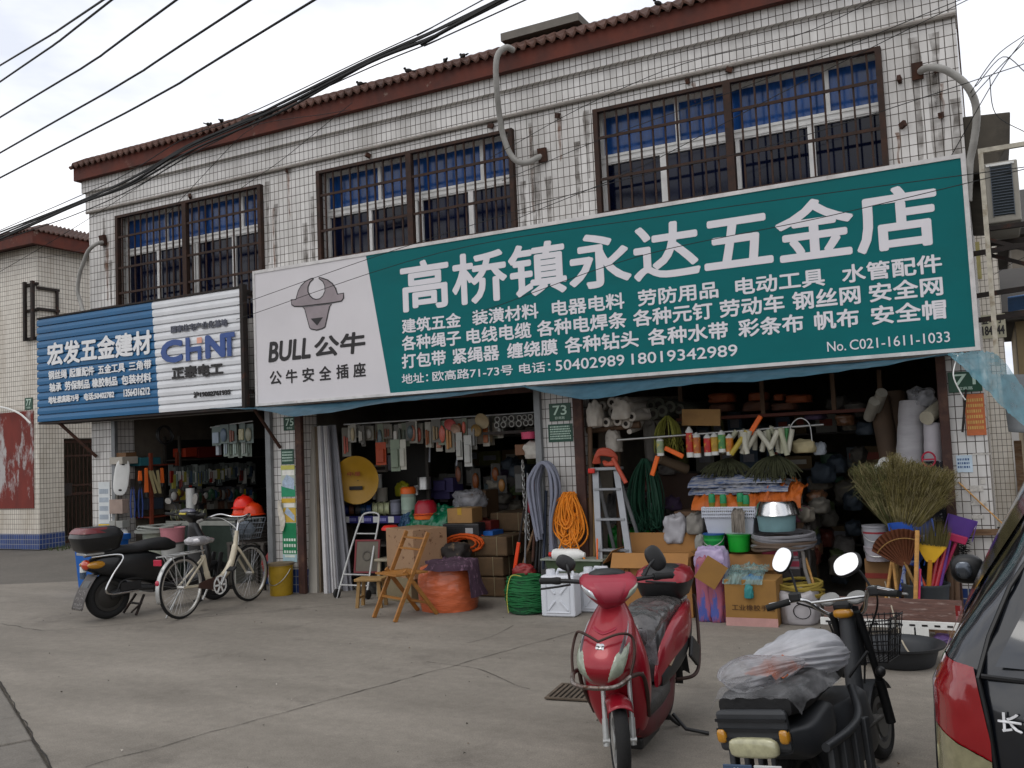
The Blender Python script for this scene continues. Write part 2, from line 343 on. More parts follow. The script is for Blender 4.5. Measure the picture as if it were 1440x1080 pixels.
# ================================================================ the shop building
bld = thing('shop_building', 'two storey shop building faced with white tiles under a red tiled eave', 'building', (-5.4, 0, 0))
def P1(mb, name, m, parent=None, **k):          # world coordinates into the building's own frame
    mb.v = [(x+5.4, y, z) for x, y, z in mb.v]; return mb.build(name, m, parent or bld, **k)
X0, X1 = -10.85, -.04
wins = [(-10.27, -7.70), (-6.84, -4.24), (-3.33, -.63)]; WZ0, WZ1 = 3.3, 4.92
cols = [(-10.85, -10.38), (-7.68, -7.22), (-4.07, -3.66), (-.33, -.04)]
b = MB()
for a, c in cols: b.bb(a, c, 0, .3, .27, 2.32)
b.bb(X0, X1, 0, .3, 2.32, WZ0)
xs = [X0]+[q for w in wins for q in w]+[X1]
for i in range(0, 8, 2): b.bb(xs[i], xs[i+1], 0, .3, WZ0, WZ1)
b.bb(X0, X1, 0, .3, WZ1, 5.06)
b.bb(X0-.01, X1+.01, -.045, .3, 5.06, 5.32)
b.bb(X0-.02, X1+.02, -.10, .3, 5.32, 5.60)
b.bb(X0, X0+.25, .3, 8, 0, 5.6).bb(X1-.25, X1, .3, 8, 0, 5.6)
P1(b, 'wall', TW)
b = MB(); pts = []
for i in range(3):      # rounded string course under the frieze
    b.tube([(X0-.01, -.03, 5.06), (X1+.01, -.03, 5.06)], .022, 8)
P1(b, 'string_course', mat('grimy plaster', 'b9b2aa', .6, var=.2, scale=7))
for a, c in cols:
    P1(MB().bb(a-.012, c+.012, -.012, .3, 0, .27), 'plinth', TB)
FASC = mat('red fascia paint', '54261a', .8, var=.4, scale=4, col2='857468', mix=(.62, .7)); RT = mat('roof tile', '54382d', .8, var=.3, scale=4, col2='3c2a24', mix=(.5, .75))
b = MB().bb(X0-.06, X1+.01, -.19, -.11, 5.475, 5.66).bb(X0-.06, X1+.01, -.11, .5, 5.605, 5.66).bb(X0-.06, X0-.03, -.11, 5, 5.475, 5.605)
P1(b, 'fascia', FASC)
def roofwave(u, v):
    x = X0-.09+u*(X1-X0+.10); k = x/.11*2*math.pi
    row = v*7; st = (row % 1)*.0
    return (x, -.24+v*3.1, 5.675+v*1.5+.03*math.sin(k)+.012*math.sin(k*2)+(.02 if int(row*2) % 2 else 0))
b = MB().grid(roofwave, 780, 14)
b.grid(lambda u, v: (X0-.09+u*(X1-X0+.10), 2.86+v*3.5, 7.175-v*1.55+.03*math.sin((X0+u*(X1-X0+.23))/.11*6.283)), 390, 6)
P1(b, 'roof', RT, solid=.02)
for x in (X0+.1, X1-.13): P1(MB().prism([(-.05, 5.665), (2.86, 7.1), (6.0, 5.665)], x-.1, x+.1, 'yz'), 'gable_wall', TW)
# interior shell: party walls, ceilings, back wall
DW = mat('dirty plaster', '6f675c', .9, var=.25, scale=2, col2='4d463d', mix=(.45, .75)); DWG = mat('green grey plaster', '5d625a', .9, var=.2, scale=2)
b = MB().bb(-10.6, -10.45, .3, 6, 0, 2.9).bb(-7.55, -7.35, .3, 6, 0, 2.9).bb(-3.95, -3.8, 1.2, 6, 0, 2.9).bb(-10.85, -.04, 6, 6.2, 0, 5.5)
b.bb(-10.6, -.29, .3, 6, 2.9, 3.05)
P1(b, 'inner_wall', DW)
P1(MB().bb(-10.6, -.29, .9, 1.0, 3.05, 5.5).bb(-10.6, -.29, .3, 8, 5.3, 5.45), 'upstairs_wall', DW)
# door posts of the shopfronts
POST = mat('rusty brown post', '3d2620', .75, var=.35, scale=10, col2='5f4334', mix=(.5, .75)); GPOST = mat('galvanised channel', '77797a', .5, .4, var=.2, scale=9)
for x0, x1, m in ((-7.265, -7.17, POST), (-4.13, -4.06, GPOST), (-3.70, -3.60, POST), (-.385, -.31, POST), (-7.72, -7.64, GPOST), (-10.40, -10.33, GPOST)):
    P1(MB().bb(x0, x1, -.06, -.004, 0, 2.3), 'door_post', m, bev=.006)
P1(MB().bb(-7.64, -7.265, -.0, .001, 0, .001), 'door_sill', POST)
P1(MB().bb(-10.33, -7.72, -.09, -.004, 2.16, 2.32), 'shutter_box', mat('grey shutter box', '6f6b66', .6, var=.2))
P1(MB().bb(-7.17, -4.13, -.10, -.004, 2.14, 2.32), 'shutter_box', POST); P1(MB().bb(-3.6, -.385, -.10, -.004, 2.2, 2.32), 'shutter_box', POST)
# windows with rusty grilles
UPV = mat('white window frame', 'dad9d6', .5, var=.12, scale=9); GLB = mat('blue window film', '1b4580', .16, var=.45, scale=3, stretch=(6, 1, 1), spec=.5); GLD = mat('dark window glass', '0c1228', .04, var=.5, scale=2, spec=.34)
for x0, x1 in wins:
    y = .12; w = x1-x0; xm = (x0+x1)/2; RZ = 4.44
    f = MB(); f.bb(x0, x1, y, y+.06, RZ-.05, RZ+.05).bb(x0, x1, y-.01, y, RZ-.035, RZ-.02).bb(x0, x1, y-.01, y, RZ+.02, RZ+.035)
    f.bb(x0, x0+.05, y, y+.06, WZ0, RZ-.05).bb(x1-.05, x1, y, y+.06, WZ0, RZ-.05).bb(x0, x0+.04, y, y+.06, RZ+.05, WZ1).bb(x1-.04, x1, y, y+.06, RZ+.05, WZ1)
    f.bb(x0+.04, x1-.04, y, y+.06, WZ1-.04, WZ1)
    for q in (.24, .76): f.bb(x0+w*q-.03, x0+w*q+.03, y, y+.06, WZ0, RZ-.05).bb(x0+w*(q+.06)-.02, x0+w*(q+.06)+.02, y, y+.06, RZ+.05, WZ1-.04)
    f.bb(xm-.05, xm-.012, y, y+.06, WZ0, RZ-.05).bb(xm+.012, xm+.05, y, y+.06, WZ0, RZ-.05)
    wf = P1(f, 'window', UPV)
    ch = lambda mb, n, m: P1(mb, n, m, wf)
    ch(MB().bb(x0+.04, x1-.04, y+.03, y+.035, RZ+.05, WZ1-.04), 'pane', GLB)
    ch(MB().bb(x0+.05, x1-.05, y+.03, y+.035, WZ0, RZ-.05), 'pane', GLD)
    gq = MB(); n = 22; yg = -.03
    for i in range(1, n):
        x = x0+w*i/n; gq.box((x+random.uniform(-.006, .006), yg, (WZ0+WZ1)/2), (.016, .016, WZ1-WZ0-.02))
    for z in (4.62, 4.2, 3.86, 3.55): gq.bb(x0+.02, x1-.02, yg-.022, yg-.009, z-.014, z+.014)
    gq.bb(x0+.001, x0+.05, yg-.03, yg+.03, WZ0, WZ1).bb(x1-.05, x1-.001, yg-.03, yg+.03, WZ0, WZ1).bb(x0+.05, x1-.05, yg-.03, yg+.03, WZ1-.035, WZ1-.001).bb(xm-.035, xm+.035, yg-.034, yg+.028, WZ0, WZ1-.035)
    ch(gq, 'grille', mat('rusty grille', '38241a', .8, .1, var=.4, scale=14, col2='231a15', mix=(.45, .7)))
STN = film_mat('rust stain', '7a4a22', .4, .8, .35); STG = film_mat('grime streak', '5a5046', .32, .9, .3)
def stain(x, z, w, h, m, n):
    b = MB(); k = 9; L_ = []
    for i in range(k): t = i/(k-1); q = w*(1-.75*t)*(.7+.6*noise.noise(Vector((x*7, t*4, 1)))); o = .02*noise.noise(Vector((x*3, t*5, 7))); L_.append(((x+o-q/2, -.003, z-h*t), (x+o+q/2, -.003, z-h*t)))
    for i in range(k-1): b.add([L_[i][0], L_[i+1][0], L_[i+1][1], L_[i][1]], [(0, 1, 2, 3)])
    P1(b, n, m)
for i, (x, z, w, h) in enumerate(((-3.72, 4.93, .07, .45), (-2.3, 4.99, .05, .2), (-4.05, 4.9, .06, .9), (-7.3, 5.0, .06, .6), (-.55, 4.15, .05, .3), (-10.5, 4.6, .12, .8), (-7.55, 4.6, .05, 1.), (-.18, 4.5, .04, .3))): stain(x, z, w, h, STN, 'rust_stain')
for i in range(16): x = [-10.55, -7.5, -7.1, -4.0, -3.6, -3.8, -.3, -.15][i % 8]+.05*i*(-1)**i*.3; stain(x, 4.95-.3*(i % 3), .1, .7+.3*(i % 4), STG, 'grime_streak')
# rust stains are the broken brackets' stubs
for i, (x, z) in enumerate(((-2.35, 5.0), (-3.72, 4.95), (-1.95, 5.02), (-.5, 4.6), (-.5, 4.2), (-.2, 4.62), (-.2, 4.22), (-7.3, 5.02), (-4.5, 5.0), (-6.1, 4.98), (-8.9, 4.97))):
    P1(MB().box((x, -.03, z), (.03, .06, .05), rx=.3, rz=i), 'bracket_stub', RUST)
# ================================================================ shop signs
SW = mat('sign vinyl white', 'cac6c8', .42, var=.05, scale=1.2, bump=.25, bs=2.2); SG = mat('sign vinyl green', '076062', .5, var=.08, scale=1.2, spec=.15, bump=.25, bs=2.2, stretch=(1, 1, 2.5), col2='0f5a5a', mix=(.55, .8)); LET = mat('pale sign lettering', 'd3d0d4', .45, var=.03)
SFR = mat('sign frame', 'c4c1bf', .5, var=.2, scale=7, col2='85786a', mix=(.6, .8)); INK = mat('black lettering', '1b1718', .5, var=.1)
SY = -.37
sg = thing('shop_sign', 'long green and white hardware shop sign box with a bull head emblem', 'sign', (-3.8, -.2, 2.98))
def G(mb, name, m, parent=None, base=sg, **k):
    l = Vector(base.location)
    mb.v = [tuple(Vector(p)-l) for p in mb.v]; return mb.build(name, m, parent or base, **k)
G(MB().bb(-7.53, -.07, SY+.012, -.06, 2.22, 3.74), 'sign_box', SFR)
G(MB().bb(-7.56, -.04, SY-.006, -.05, 3.74, 3.775).bb(-7.56, -.04, SY-.006, -.05, 2.19, 2.22).bb(-7.56, -7.53, SY-.006, -.05, 2.22, 3.74).bb(-.075, -.04, SY-.006, -.05, 2.22, 3.74), 'border', SFR)
G(MB().prism([(-7.53, 2.22), (-5.67, 2.22), (-5.93, 3.74), (-7.53, 3.74)], SY+.002, SY+.012), 'white_panel', SW)
G(MB().prism([(-5.668, 2.22), (-.075, 2.22), (-.075, 3.74), (-5.928, 3.74)], SY+.002, SY+.012), 'green_panel', SG)
ty = SY-.001
def row(name, z0, z1, words, m=LET, bold=.02, y=ty, base=sg, **k):
    for w, a, c in words: G(MB().text(w, a, c, z0, z1, y, bold, **k), name, m, base=base)
row('lettering', 3.06, 3.60, [('高桥镇永达五金店', -5.49, -.27)], bold=.045)
def rx(x, z): return x
def sx(px, py): return at(px, py, ty).x
def words(spec, yl, yr):
    out = []
    for w, a, c in spec:
        f = lambda p: sx(p, yl+(yr-yl)*(p-565)/(1325-565)); out.append((w, f(a), f(c)))
    return out
row('lettering', 2.84, 2.995, words([('建筑五金', 565, 648), ('装潢材料', 664, 757), ('电器电料', 776, 878), ('劳防用品', 897, 1010), ('电动工具', 1034, 1160), ('水管配件', 1184, 1325)], 455, 374), bold=.05)
row('lettering', 2.655, 2.815, words([('各种绳子', 565, 648), ('电线电缆', 656, 747), ('各种电焊条', 755, 881), ('各种元钉', 890, 1002), ('劳动车', 1012, 1103), ('钢丝网', 1114, 1210), ('安全网', 1222, 1326)], 481, 403), bold=.05)
row('lettering', 2.465, 2.625, words([('打包带', 565, 627), ('紧绳器', 636, 702), ('缠绕膜', 713, 784), ('各种钻头', 794, 898), ('各种水带', 911, 1024), ('彩条布', 1038, 1130), ('帆布', 1145, 1208), ('安全帽', 1225, 1331)], 506, 437), bold=.05)
row('lettering', 2.305, 2.41, words([('地址：', 565, 602), ('欧高路71-73号', 608, 721), ('电话：', 730, 774), ('50402989', 781, 878), ('18019342989', 888, 1037)], 531, 466), bold=.03)
row('lettering', 2.275, 2.36, [('No.', -1.19, -1.04), ('C021-1611-1033', -1.01, -.25)], bold=.012)
row('lettering', 2.68, 2.92, [('BULL', -7.34, -6.72), ('公牛', -6.68, -5.97)], INK, .07, slant=.12)
row('lettering', 2.42, 2.58, [('公', -7.34, -7.16), ('牛', -7.10, -6.93), ('安', -6.86, -6.69), ('全', -6.62, -6.45), ('插', -6.38, -6.21), ('座', -6.15, -5.98)], INK, .05)
def zp(l): 
    o = []
    for x, y in l:
        p = at(390+x/6.35, 380+y/6.35, ty); o.append((p.x, p.z))
    return o
def inset(poly, d):
    n = len(poly); out = []
    A = sum(poly[i][0]*poly[(i+1) % n][1]-poly[(i+1) % n][0]*poly[i][1] for i in range(n)); sg_ = 1 if A > 0 else -1
    for i in range(n):
        a, b_, c = Vector(poly[i-1]), Vector(poly[i]), Vector(poly[(i+1) % n]); t = ((b_-a).normalized()+(c-b_).normalized())
        if t.length < .2: t = (b_-a)
        t.normalize(); q = b_+Vector((-t.y, t.x))*d*sg_; out.append((q.x, q.y))
    return out
horn = zp([(120, 260), (165, 258), (170, 230), (185, 180), (210, 135), (250, 95), (300, 70), (325, 66), (324, 82), (295, 110), (278, 150), (278, 190), (295, 225), (320, 248), (348, 256), (378, 250), (405, 225), (422, 185), (420, 140), (405, 105), (368, 76), (370, 58), (400, 65), (450, 82), (495, 115), (525, 160), (540, 210), (595, 200), (597, 250), (575, 280), (490, 296), (220, 328), (150, 328), (125, 310)])
muz = zp([(222, 331), (488, 299), (470, 330), (430, 510), (400, 528), (350, 540), (300, 530), (285, 515), (240, 345)])
em = MB().prism(horn, ty-.001, ty).prism(muz, ty-.001, ty)
eo = G(em, 'emblem', INK)
from mathutils.geometry import tessellate_polygon
def flat(poly, y): 
    b = MB(); fs = tessellate_polygon([[Vector((x, z, 0)) for x, z in poly]]); b.add([(x, y, z) for x, z in poly], [tuple(f) for f in fs]); return b
f1 = flat(inset(horn, .013), ty-.003); f2 = flat(inset(muz, .013), ty-.003); f1.add(f2.v, f2.f)
G(f1, 'emblem_fill', mat('emblem grey', '8d8285', .4, var=.25, scale=3), parent=None)
G(flat(zp([(300, 433), (410, 420), (358, 495)]), ty-.005), 'emblem_nose', INK)
# brackets carrying the sign
# ---------------------------------------------------------------- blue corrugated sign
bs = thing('shop_sign', 'blue and white corrugated hardware shop sign with raised white characters', 'sign', (-9.5, -.2, 2.9))
BB = mat('blue painted sheet', '155a86', .38, var=.1, scale=2); BW = mat('white painted sheet', 'cfd0d2', .38, var=.08, scale=3, col2='9a948c', mix=(.66, .85))
prof = []; n = 14; z0, z1 = 2.2, 3.60; h = (z1-z0)/n
for i in range(n):
    z = z0+i*h; prof += [(-.372, z), (-.396, z+.004), (-.399, z+h*.45), (-.390, z+h*.86), (-.372, z+h*.90), (-.372, z+h*.999)]
def ribbed(xl, xr):
    b = MB(); L_ = [(xl(z), y, z) for y, z in prof]; R_ = [(xr(z), y, z) for y, z in prof]
    b.loft([L_, R_], cap=False, closed=False); return b
sp = lambda z: -9.11-(z-2.2)*.073
G(ribbed(lambda z: -11.42, sp), 'blue_panel', BB, base=bs); G(ribbed(sp, lambda z: -7.74), 'white_panel', BW, base=bs)
G(MB().bb(-11.42, -7.74, -.37, -.30, 2.2, 3.6), 'backing', RUST, base=bs)
G(MB().bb(-7.738, -7.69, -.41, -.33, 2.17, 3.64).bb(-7.738, -7.70, -.33, 0, 3.52, 3.58).bb(-7.738, -7.70, -.33, 0, 2.35, 2.40).bb(-11.42, -7.74, -.40, -.36, 3.60, 3.62).bb(-11.42, -7.74, -.385, -.02, 2.17, 2.195), 'frame', DARKIRON, base=bs)
for x in (-11.05, -7.62): G(MB().tube([(x, -.34, 2.17), (x+.32 if x < -9 else x+.1, -.02, 1.70)], .022, 6), 'strut', RUST, base=bs)
by = -.412; LW = mat('raised white characters', 'dadada', .4, var=.04)
def brow(name, z0, z1, ws, m, bold, **k):
    for w, x0, x1 in ws: G(MB().text(w, x0, x1, z0, z1, by, bold, **k), name, m, base=bs, solid=.008)
brow('lettering', 2.94, 3.25, [('宏发五金建材', -11.19, -9.21)], LW, .06)
px = lambda a, y: at(a, y, by).x
def bl(spec, yl, yr): return [(w, px(50+a/4.645, yl+(yr-yl)*(a-83)/670), px(50+c/4.645, yl+(yr-yl)*(c-83)/670)) for w, a, c in spec]
brow('lettering', 2.755, 2.875, bl([('钢丝绳', 83, 203), ('起重配件', 220, 382), ('五金工具', 407, 582), ('三角带', 608, 754)], 527, 512), LW, .05)
brow('lettering', 2.59, 2.71, bl([('轴承', 90, 168), ('劳保制品', 190, 352), ('橡胶制品', 368, 533), ('包装材料', 560, 754)], 544, 530), LW, .05)
brow('lettering', 2.435, 2.53, bl([('地址:欧高路75号', 83, 282), ('电话:50402782', 316, 512), ('13564316212', 575, 746)], 560, 553), LW, .06)
DB = mat('dark blue characters', '273a63', .4, var=.15); CB = mat('blue logo characters', '2d4a86', .4, var=.12)
brow('lettering', 3.165, 3.255, bl([('国家住宅产业化基地', 882, 1250)], 461, 452), mat('grey characters', '4a4c58', .45, var=.3), .06)
brow('lettering', 2.595, 2.745, bl([('正泰电工', 888, 1222)], 526, 518), INK, .08)
brow('lettering', 2.345, 2.42, bl([('沪19002761935', 1030, 1270)], 555, 552), INK, .09)
b = MB(); zb, zt = 2.80, 3.085
b.text('C', -9.05, -8.68, zb, zt, by, .12)
b.bb(-8.62, -8.55, by-.004, by, zb, zt).bb(-8.55, -8.36, by-.004, by, 2.905, 2.965).bb(-8.42, -8.36, by-.004, by, zb, 2.905)
b.text('N', -8.30, -8.0+.02, zb, zt, by, .12).bb(-8.0, -7.82, by-.004, by, 3.025, zt).bb(-7.945, -7.875, by-.004, by, zb, 3.025)
G(b, 'logo_lettering', CB, base=bs, solid=.01)
G(MB().bb(-8.43, -8.35, by-.004, by, 3.0, 3.07), 'logo_dot', mat('faded orange', 'd79a86', .5), base=bs)
# ---------------------------------------------------------------- number plates and notices on the piers
PG = mat('enamel green', '083f28', .35, var=.1); PT = mat('plate lettering', 'b9d0c0', .45); NG = mat('notice green', '1d4636', .5, var=.15)
def plate(num, x0, x1, z0, z1, label, y=-.006, small='欧高路'):
    o = MB().bb(x0, x1, y-.006, y, z0, z1).build('house_number_plate', PG, bev=.003)
    tag(o, label, 'number plate')
    w = x1-x0; h = z1-z0
    MB().text(num, x0+w*.18, x1-w*.18, z0+h*.34, z1-h*.12, y-.0075, .03).build('lettering', PT, o); MB().text(small, x0+w*.28, x1-w*.28, z0+h*.1, z0+h*.26, y-.0075, .01).build('lettering', PT, o)
    return o
plate('75', -7.47, -7.28, 1.90, 2.06, 'green enamel plate reading 75 above the poster on the shop pier', small='欧高路')
plate('73', -3.98, -3.74, 1.83, 2.01, 'green enamel plate reading 73 on the tiled pier between the shops')
plate('71', -.30, -.05, 1.88, 2.05, 'green enamel plate reading 71 half hidden under the blue film', y=-.02)
def notice(name, label, cat, x0, x1, z0, z1, m, lines=0, y=-.005, lm=None):
    o = tag(MB().bb(x0, x1, y-.003, y, z0, z1).build(name, m), label, cat)
    if lines:
        b = MB(); h = (z1-z0)/(lines+1.5)
        for i in range(lines):
            z = z1-h*(i+1.1); x = x0+(x1-x0)*.08; e = x1-(x1-x0)*.08
            while x < e-.01:
                w = random.uniform(.006, .014); b.bb(x, min(e, x+w), y-.0045, y-.003, z-h*.28, z+h*.28); x += w+.006
        b.build('print', lm or PT, o)
    return o
notice('public_notice', 'dark green notice with small white print below the 73 plate', 'notice', -4.0, -3.73, 1.62, 1.80, NG, 6)
notice('public_notice', 'dark green notice with small white print above the pipe poster', 'notice', -7.52, -7.33, 1.50, 1.68, NG, 4)
# advertising posters on pier 75
def poster(label, x0, x1, z0, z1, blocks):
    o = tag(MB().bb(x0, x1, -.008, -.005, z0, z1).build('advertising_poster', mat('poster paper', 'b9bfae', .6, var=.1)), label, 'poster')
    for nm, c, a, b_, c0, d in blocks:
        w, h = x1-x0, z1-z0
        MB().bb(x0+w*a, x0+w*b_, -.0105, -.008, z0+h*c0, z0+h*d).build(nm, mat('print '+c, c, .55, var=.15, scale=12), o)
    return o
p = poster('pipe advertising poster with yellow top and green foot, upper of two on the pier', -7.53, -7.32, 1.12, 1.49, [('header', 'c0bb5a', 0, 1, .86, 1), ('caption', 'e8e6dc', .1, .95, .68, .84), ('green_ground', '1e8a60', 0, 1, 0, .34)])
MB().prism([(-7.51, 1.24), (-7.33, 1.2), (-7.33, 1.33), (-7.44, 1.38), (-7.51, 1.3)], -.0125, -.0107).build('pipe_picture', mat('print pipes', 'a6b6c8', .5, var=.3, scale=30), p)
p = poster('torn green and yellow pipe poster with white symbols, lower of two on the pier', -7.53, -7.32, .36, 1.10, [('header', 'c9a334', 0, 1, .93, 1), ('caption', 'e6e3da', .15, .92, .86, .92), ('yellow_ground', 'c2a040', .1, 1, .62, .85), ('green_ground', '0f7a4c', 0, 1, .12, .61), ('foot', '9dbcc4', 0, 1, 0, .11)])
MB().prism([(-7.49, .93), (-7.34, .83), (-7.34, .9), (-7.45, 1.0)], -.0125, -.0107).build('pipe_picture', mat('print pipes', 'a6b6c8'), p)
b = MB()
for i in range(5):
    for r_ in range(3): b.bb(-7.51+i*.038, -7.485+i*.038, -.0125, -.0107, .46+r_*.07, .49+r_*.07+(.006 if r_ == 1 else 0))
b.bb(-7.5, -7.35, -.0125, -.0107, .41, .435)
b.build('symbols', mat('print white', 'd9e2d6', .55), p)
tag(MB().grid(lambda u, v: (-7.56+u*.07+.02*math.sin(v*5), -.02-.03*math.sin(u*2+v*3)**2, .72+v*.36), 4, 6).build('torn_paper', mat('torn paper', 'c9c2b4', .9)), 'torn white strip of paper curling off the pipe poster', 'paper')
notice('paper_sheet', 'white and yellow advertising sheet glued to the left pier of the blue shop', 'poster', -10.72, -10.5, .62, 1.36, mat('sheet white', 'c4c8c8', .7, var=.1), 5, lm=mat('print grey', '8f9aa6', .7))
tag(MB().bb(-10.72, -10.5, -.013, -.0105, .72, .80).build('paper_strip', mat('print yellow', 'c7a62c', .6)), 'yellow strip across the sheet glued to the left pier', 'sticker')
notice('paper_sheet', 'faded orange sheet of yellow characters under the 71 plate', 'notice', -.19, -.045, 1.52, 1.86, mat('faded orange paper', 'b9673e', .75, var=.2, scale=20), 6, y=-.012, lm=mat('print ochre', 'c9a35c', .7))
notice('sticker', 'small white and blue sticker on the right tiled pier', 'sticker', -.285, -.165, 1.22, 1.36, mat('sheet pale blue', 'b6c6d2', .6), 3, lm=mat('print blue', '31507c', .6))
for i, (x, z, w, h_) in enumerate(((-.16, 1.36, .13, .012), (-.2, 1.06, .1, .05), (-.12, 1.12, .04, .05), (-.2, .95, .12, .035), (-.2, .84, .09, .03))):
    tag(MB().bb(x, x+w, -.007, -.004, z, z+h_).build('peeling_sticker', mat('sticker remains', 'bdb9b2', .8, var=.3, scale=40)), ['thin white strip of sticker beside the blue sticker', 'pale round edged sticker scrap at chest height on right pier', 'narrow peeling sticker scrap under the white strip', 'greyish sticker scrap below the round edged scrap', 'lowest sticker scrap on the right tiled pier'][i], 'sticker')
GRAF = mat('graffiti ink', '2e2e33', .8)
tag(MB().text('水大会', -3.97, -3.78, .98, 1.03, -.006, .01).build('painted_characters', GRAF), 'small black characters painted on the pier above the orange rope', 'graffiti')
# ================================================================ neighbouring building on the left
nb = thing('neighbour_building', 'cream tiled building with a faded red wall panel left of the alley', 'building', (-20, 6, 0))
N = lambda mb, n, m, parent=None, **k: G(mb, n, m, parent, base=nb, **k)
NX, NY, NT = -16.6, 3.3, 6.0
gy0, gy1 = 3.85, 5.15
N(MB().bb(-40, NX, NY, NY+.3, .3, NT).bb(NX-.3, NX, NY+.3, gy0, .3, NT).bb(NX-.3, NX, gy1, 14, .3, NT).bb(NX-.3, NX, gy0, gy1, 2.15, NT), 'wall', TW2)
N(MB().bb(-40, NX+.012, NY-.012, NY+.3, 0, .3).bb(NX-.3, NX+.012, NY+.3, gy0, 0, .3).bb(NX-.3, NX+.012, gy1, 14, 0, .3), 'plinth', TB)
N(MB().bb(-40, NX+.32, NY-.32, NY-.22, 5.95, 6.2).bb(NX+.22, NX+.32, NY-.22, 14, 5.95, 6.2).bb(-40, NX+.22, NY-.22, 14, 6.14, 6.2), 'fascia', FASC)
b = MB()
b.grid(lambda u, v: (-40+u*(40+NX+.36)-v*1.2*u, NY-.36+v*1.2, 6.22+v*.5+.03*math.sin((-40+u*(40+NX+.36))/.11*6.283)*(1-.0*v)), 500, 3)
b.grid(lambda u, v: (NX+.36-v*1.2, NY-.36+u*11+v*1.2*(1-u), 6.22+v*.5+.03*math.sin(u*11/.11*6.283)), 300, 3)
N(b, 'roof', RT, solid=.02)
N(MB().add([(-40, NY+.9, 6.7), (NX-.9, NY+.9, 6.7), (NX-.9, 14, 6.7), (-40, 14, 6.7), (-40, 8, 7.4), (NX-4, 8, 7.4)], [(0, 1, 5, 4), (1, 2, 5), (2, 3, 4, 5), (3, 2, 1, 0)]), 'upper_roof', mat('dark roofing', '33302e', .85, var=.2))
N(MB().bb(-26, NX-.14, NY-.02, NY-.003, .80, 2.72), 'mural_panel', mat('faded red panel', '6e2a22', .8, var=.3, scale=3, col2='a8a4a2', mix=(.52, .60), stretch=(1, 1, .4)))
gate = N(MB().bb(NX-.10, NX-.06, gy0, gy0+.05, .05, 2.12).bb(NX-.10, NX-.06, gy1-.05, gy1, .05, 2.12).bb(NX-.10, NX-.06, gy0+.05, gy1-.05, 2.06, 2.12).bb(NX-.10, NX-.06, gy0+.05, gy1-.05, .05, .1).bb(NX-.10, NX-.06, gy0+.05, gy1-.05, 1.0, 1.05).bb(NX-.10, NX-.06, gy0+.05, gy1-.05, 1.18, 1.22).bb(NX-.1, NX-.06, gy0+.05, gy1-.05, 1.78, 1.82), 'gate', RUST)
b = MB()
for i in range(1, 13): b.cyl((NX-.08, gy0+.05+(gy1-gy0-.1)*i/13, .1), (NX-.08, gy0+.05+(gy1-gy0-.1)*i/13, 2.06), .01, n=6)
N(b, 'bar', RUST, gate); N(MB().bb(NX-.06, NX-.03, gy0+.02, gy0+.2, 1.0, 1.25), 'lock_box', DARKIRON, gate)
N(MB().bb(NX-2.5, NX-2.4, gy0-.3, gy1+2, 0, 2.6), 'passage_wall', DW)
b = MB()
for x in (-16.86, -16.62): b.bb(x-.03, x+.03, NY-.12, NY-.06, 4.1, 5.28)
for z in (5.2, 4.68, 4.12): b.bb(-16.95, -16.55, NY-.06, NY-.003, z, z+.05)
for z in (5.12, 4.7): b.bb(NX+.003, NX+.06, NY-.03, NY+.45, z, z+.05)
b.bb(NX+.02, NX+.06, NY+.38, NY+.43, 4.3, 5.12)
N(b, 'bracket_frame', DARKIRON)
plate('77', -17.0, -16.76, 2.74, 2.98, 'green enamel plate reading 77 on the neighbouring corner', y=NY-.006)
tag(MB().tube(smoothpath([(-18.4, NY-.12, 2.9), (-17.6, NY-.14, 2.84), (-17.0, NY-.14, 2.68), (-16.7, NY-.1, 2.46)], 5), .02, 6).build('bent_conduit', WHITE), 'thin white conduit arching across the red wall panel', 'pipe')
# grass tuft at the gate
b = MB()
for i in range(160):
    x = NX+.1+random.random()*.5; y = 3.3+random.random()*2.2; h_ = random.uniform(.03, .12); a = random.uniform(0, 6.28); q = .012
    b.add([(x-q*math.cos(a), y-q*math.sin(a), -.02), (x+q*math.cos(a), y+q*math.sin(a), -.02), (x+random.uniform(-.05, .05), y+random.uniform(-.05, .05), h_)], [(0, 1, 2)])
tag(b.build('weeds', mat('weeds', '44502c', .8, var=.4)), 'small green weeds at the foot of the alley gate', 'weeds', kind='stuff')
# ================================================================ right-hand end of the row
FILM = film_mat('blue tarpaulin film', '42687a', .85, .35, .12); FILMC = film_mat('clear blue film', '6a9aa8', .68, .18, .25)
# drooping blue sheet under the sign
def sheet(name, label, P0, P1, nu, nv, m, wob=.02, seed=0., drop=.0, solid=0):
    """ruled between two pixel-free polylines, wrinkled"""
    A = smoothpath(P0, 8); B = smoothpath(P1, 8)
    def pick(Q, u):
        t = u*(len(Q)-1); i = min(int(t), len(Q)-2); return Q[i].lerp(Q[i+1], t-i)
    def fn(u, v):
        p = pick(A, u).lerp(pick(B, u), v); w = noise.noise(Vector((u*9+seed, v*2, seed)))*wob*(.3+v); w2 = noise.noise(Vector((u*30+seed, v*5, seed+5)))*wob*.35
        return p+Vector((0, w, w2+w*.6-drop*math.sin(v*math.pi)))
    o = MB().grid(fn, nu, nv).build(name, m, smooth=True)
    return tag(o, label, 'tarpaulin')
sheet('tarpaulin', 'blue plastic sheet sagging under the sign above the middle shop', [(-8.0, -.3, 2.19), (-6.5, -.3, 2.17), (-5.2, -.3, 2.19), (-4.1, -.3, 2.18)],
      [(-8.05, -.62, 2.19), (-7.3, -.62, 2.13), (-6.7, -.62, 2.03), (-5.6, -.6, 2.10), (-4.7, -.6, 2.12), (-3.95, -.56, 2.18)], 90, 8, FILM, .02, 1.)
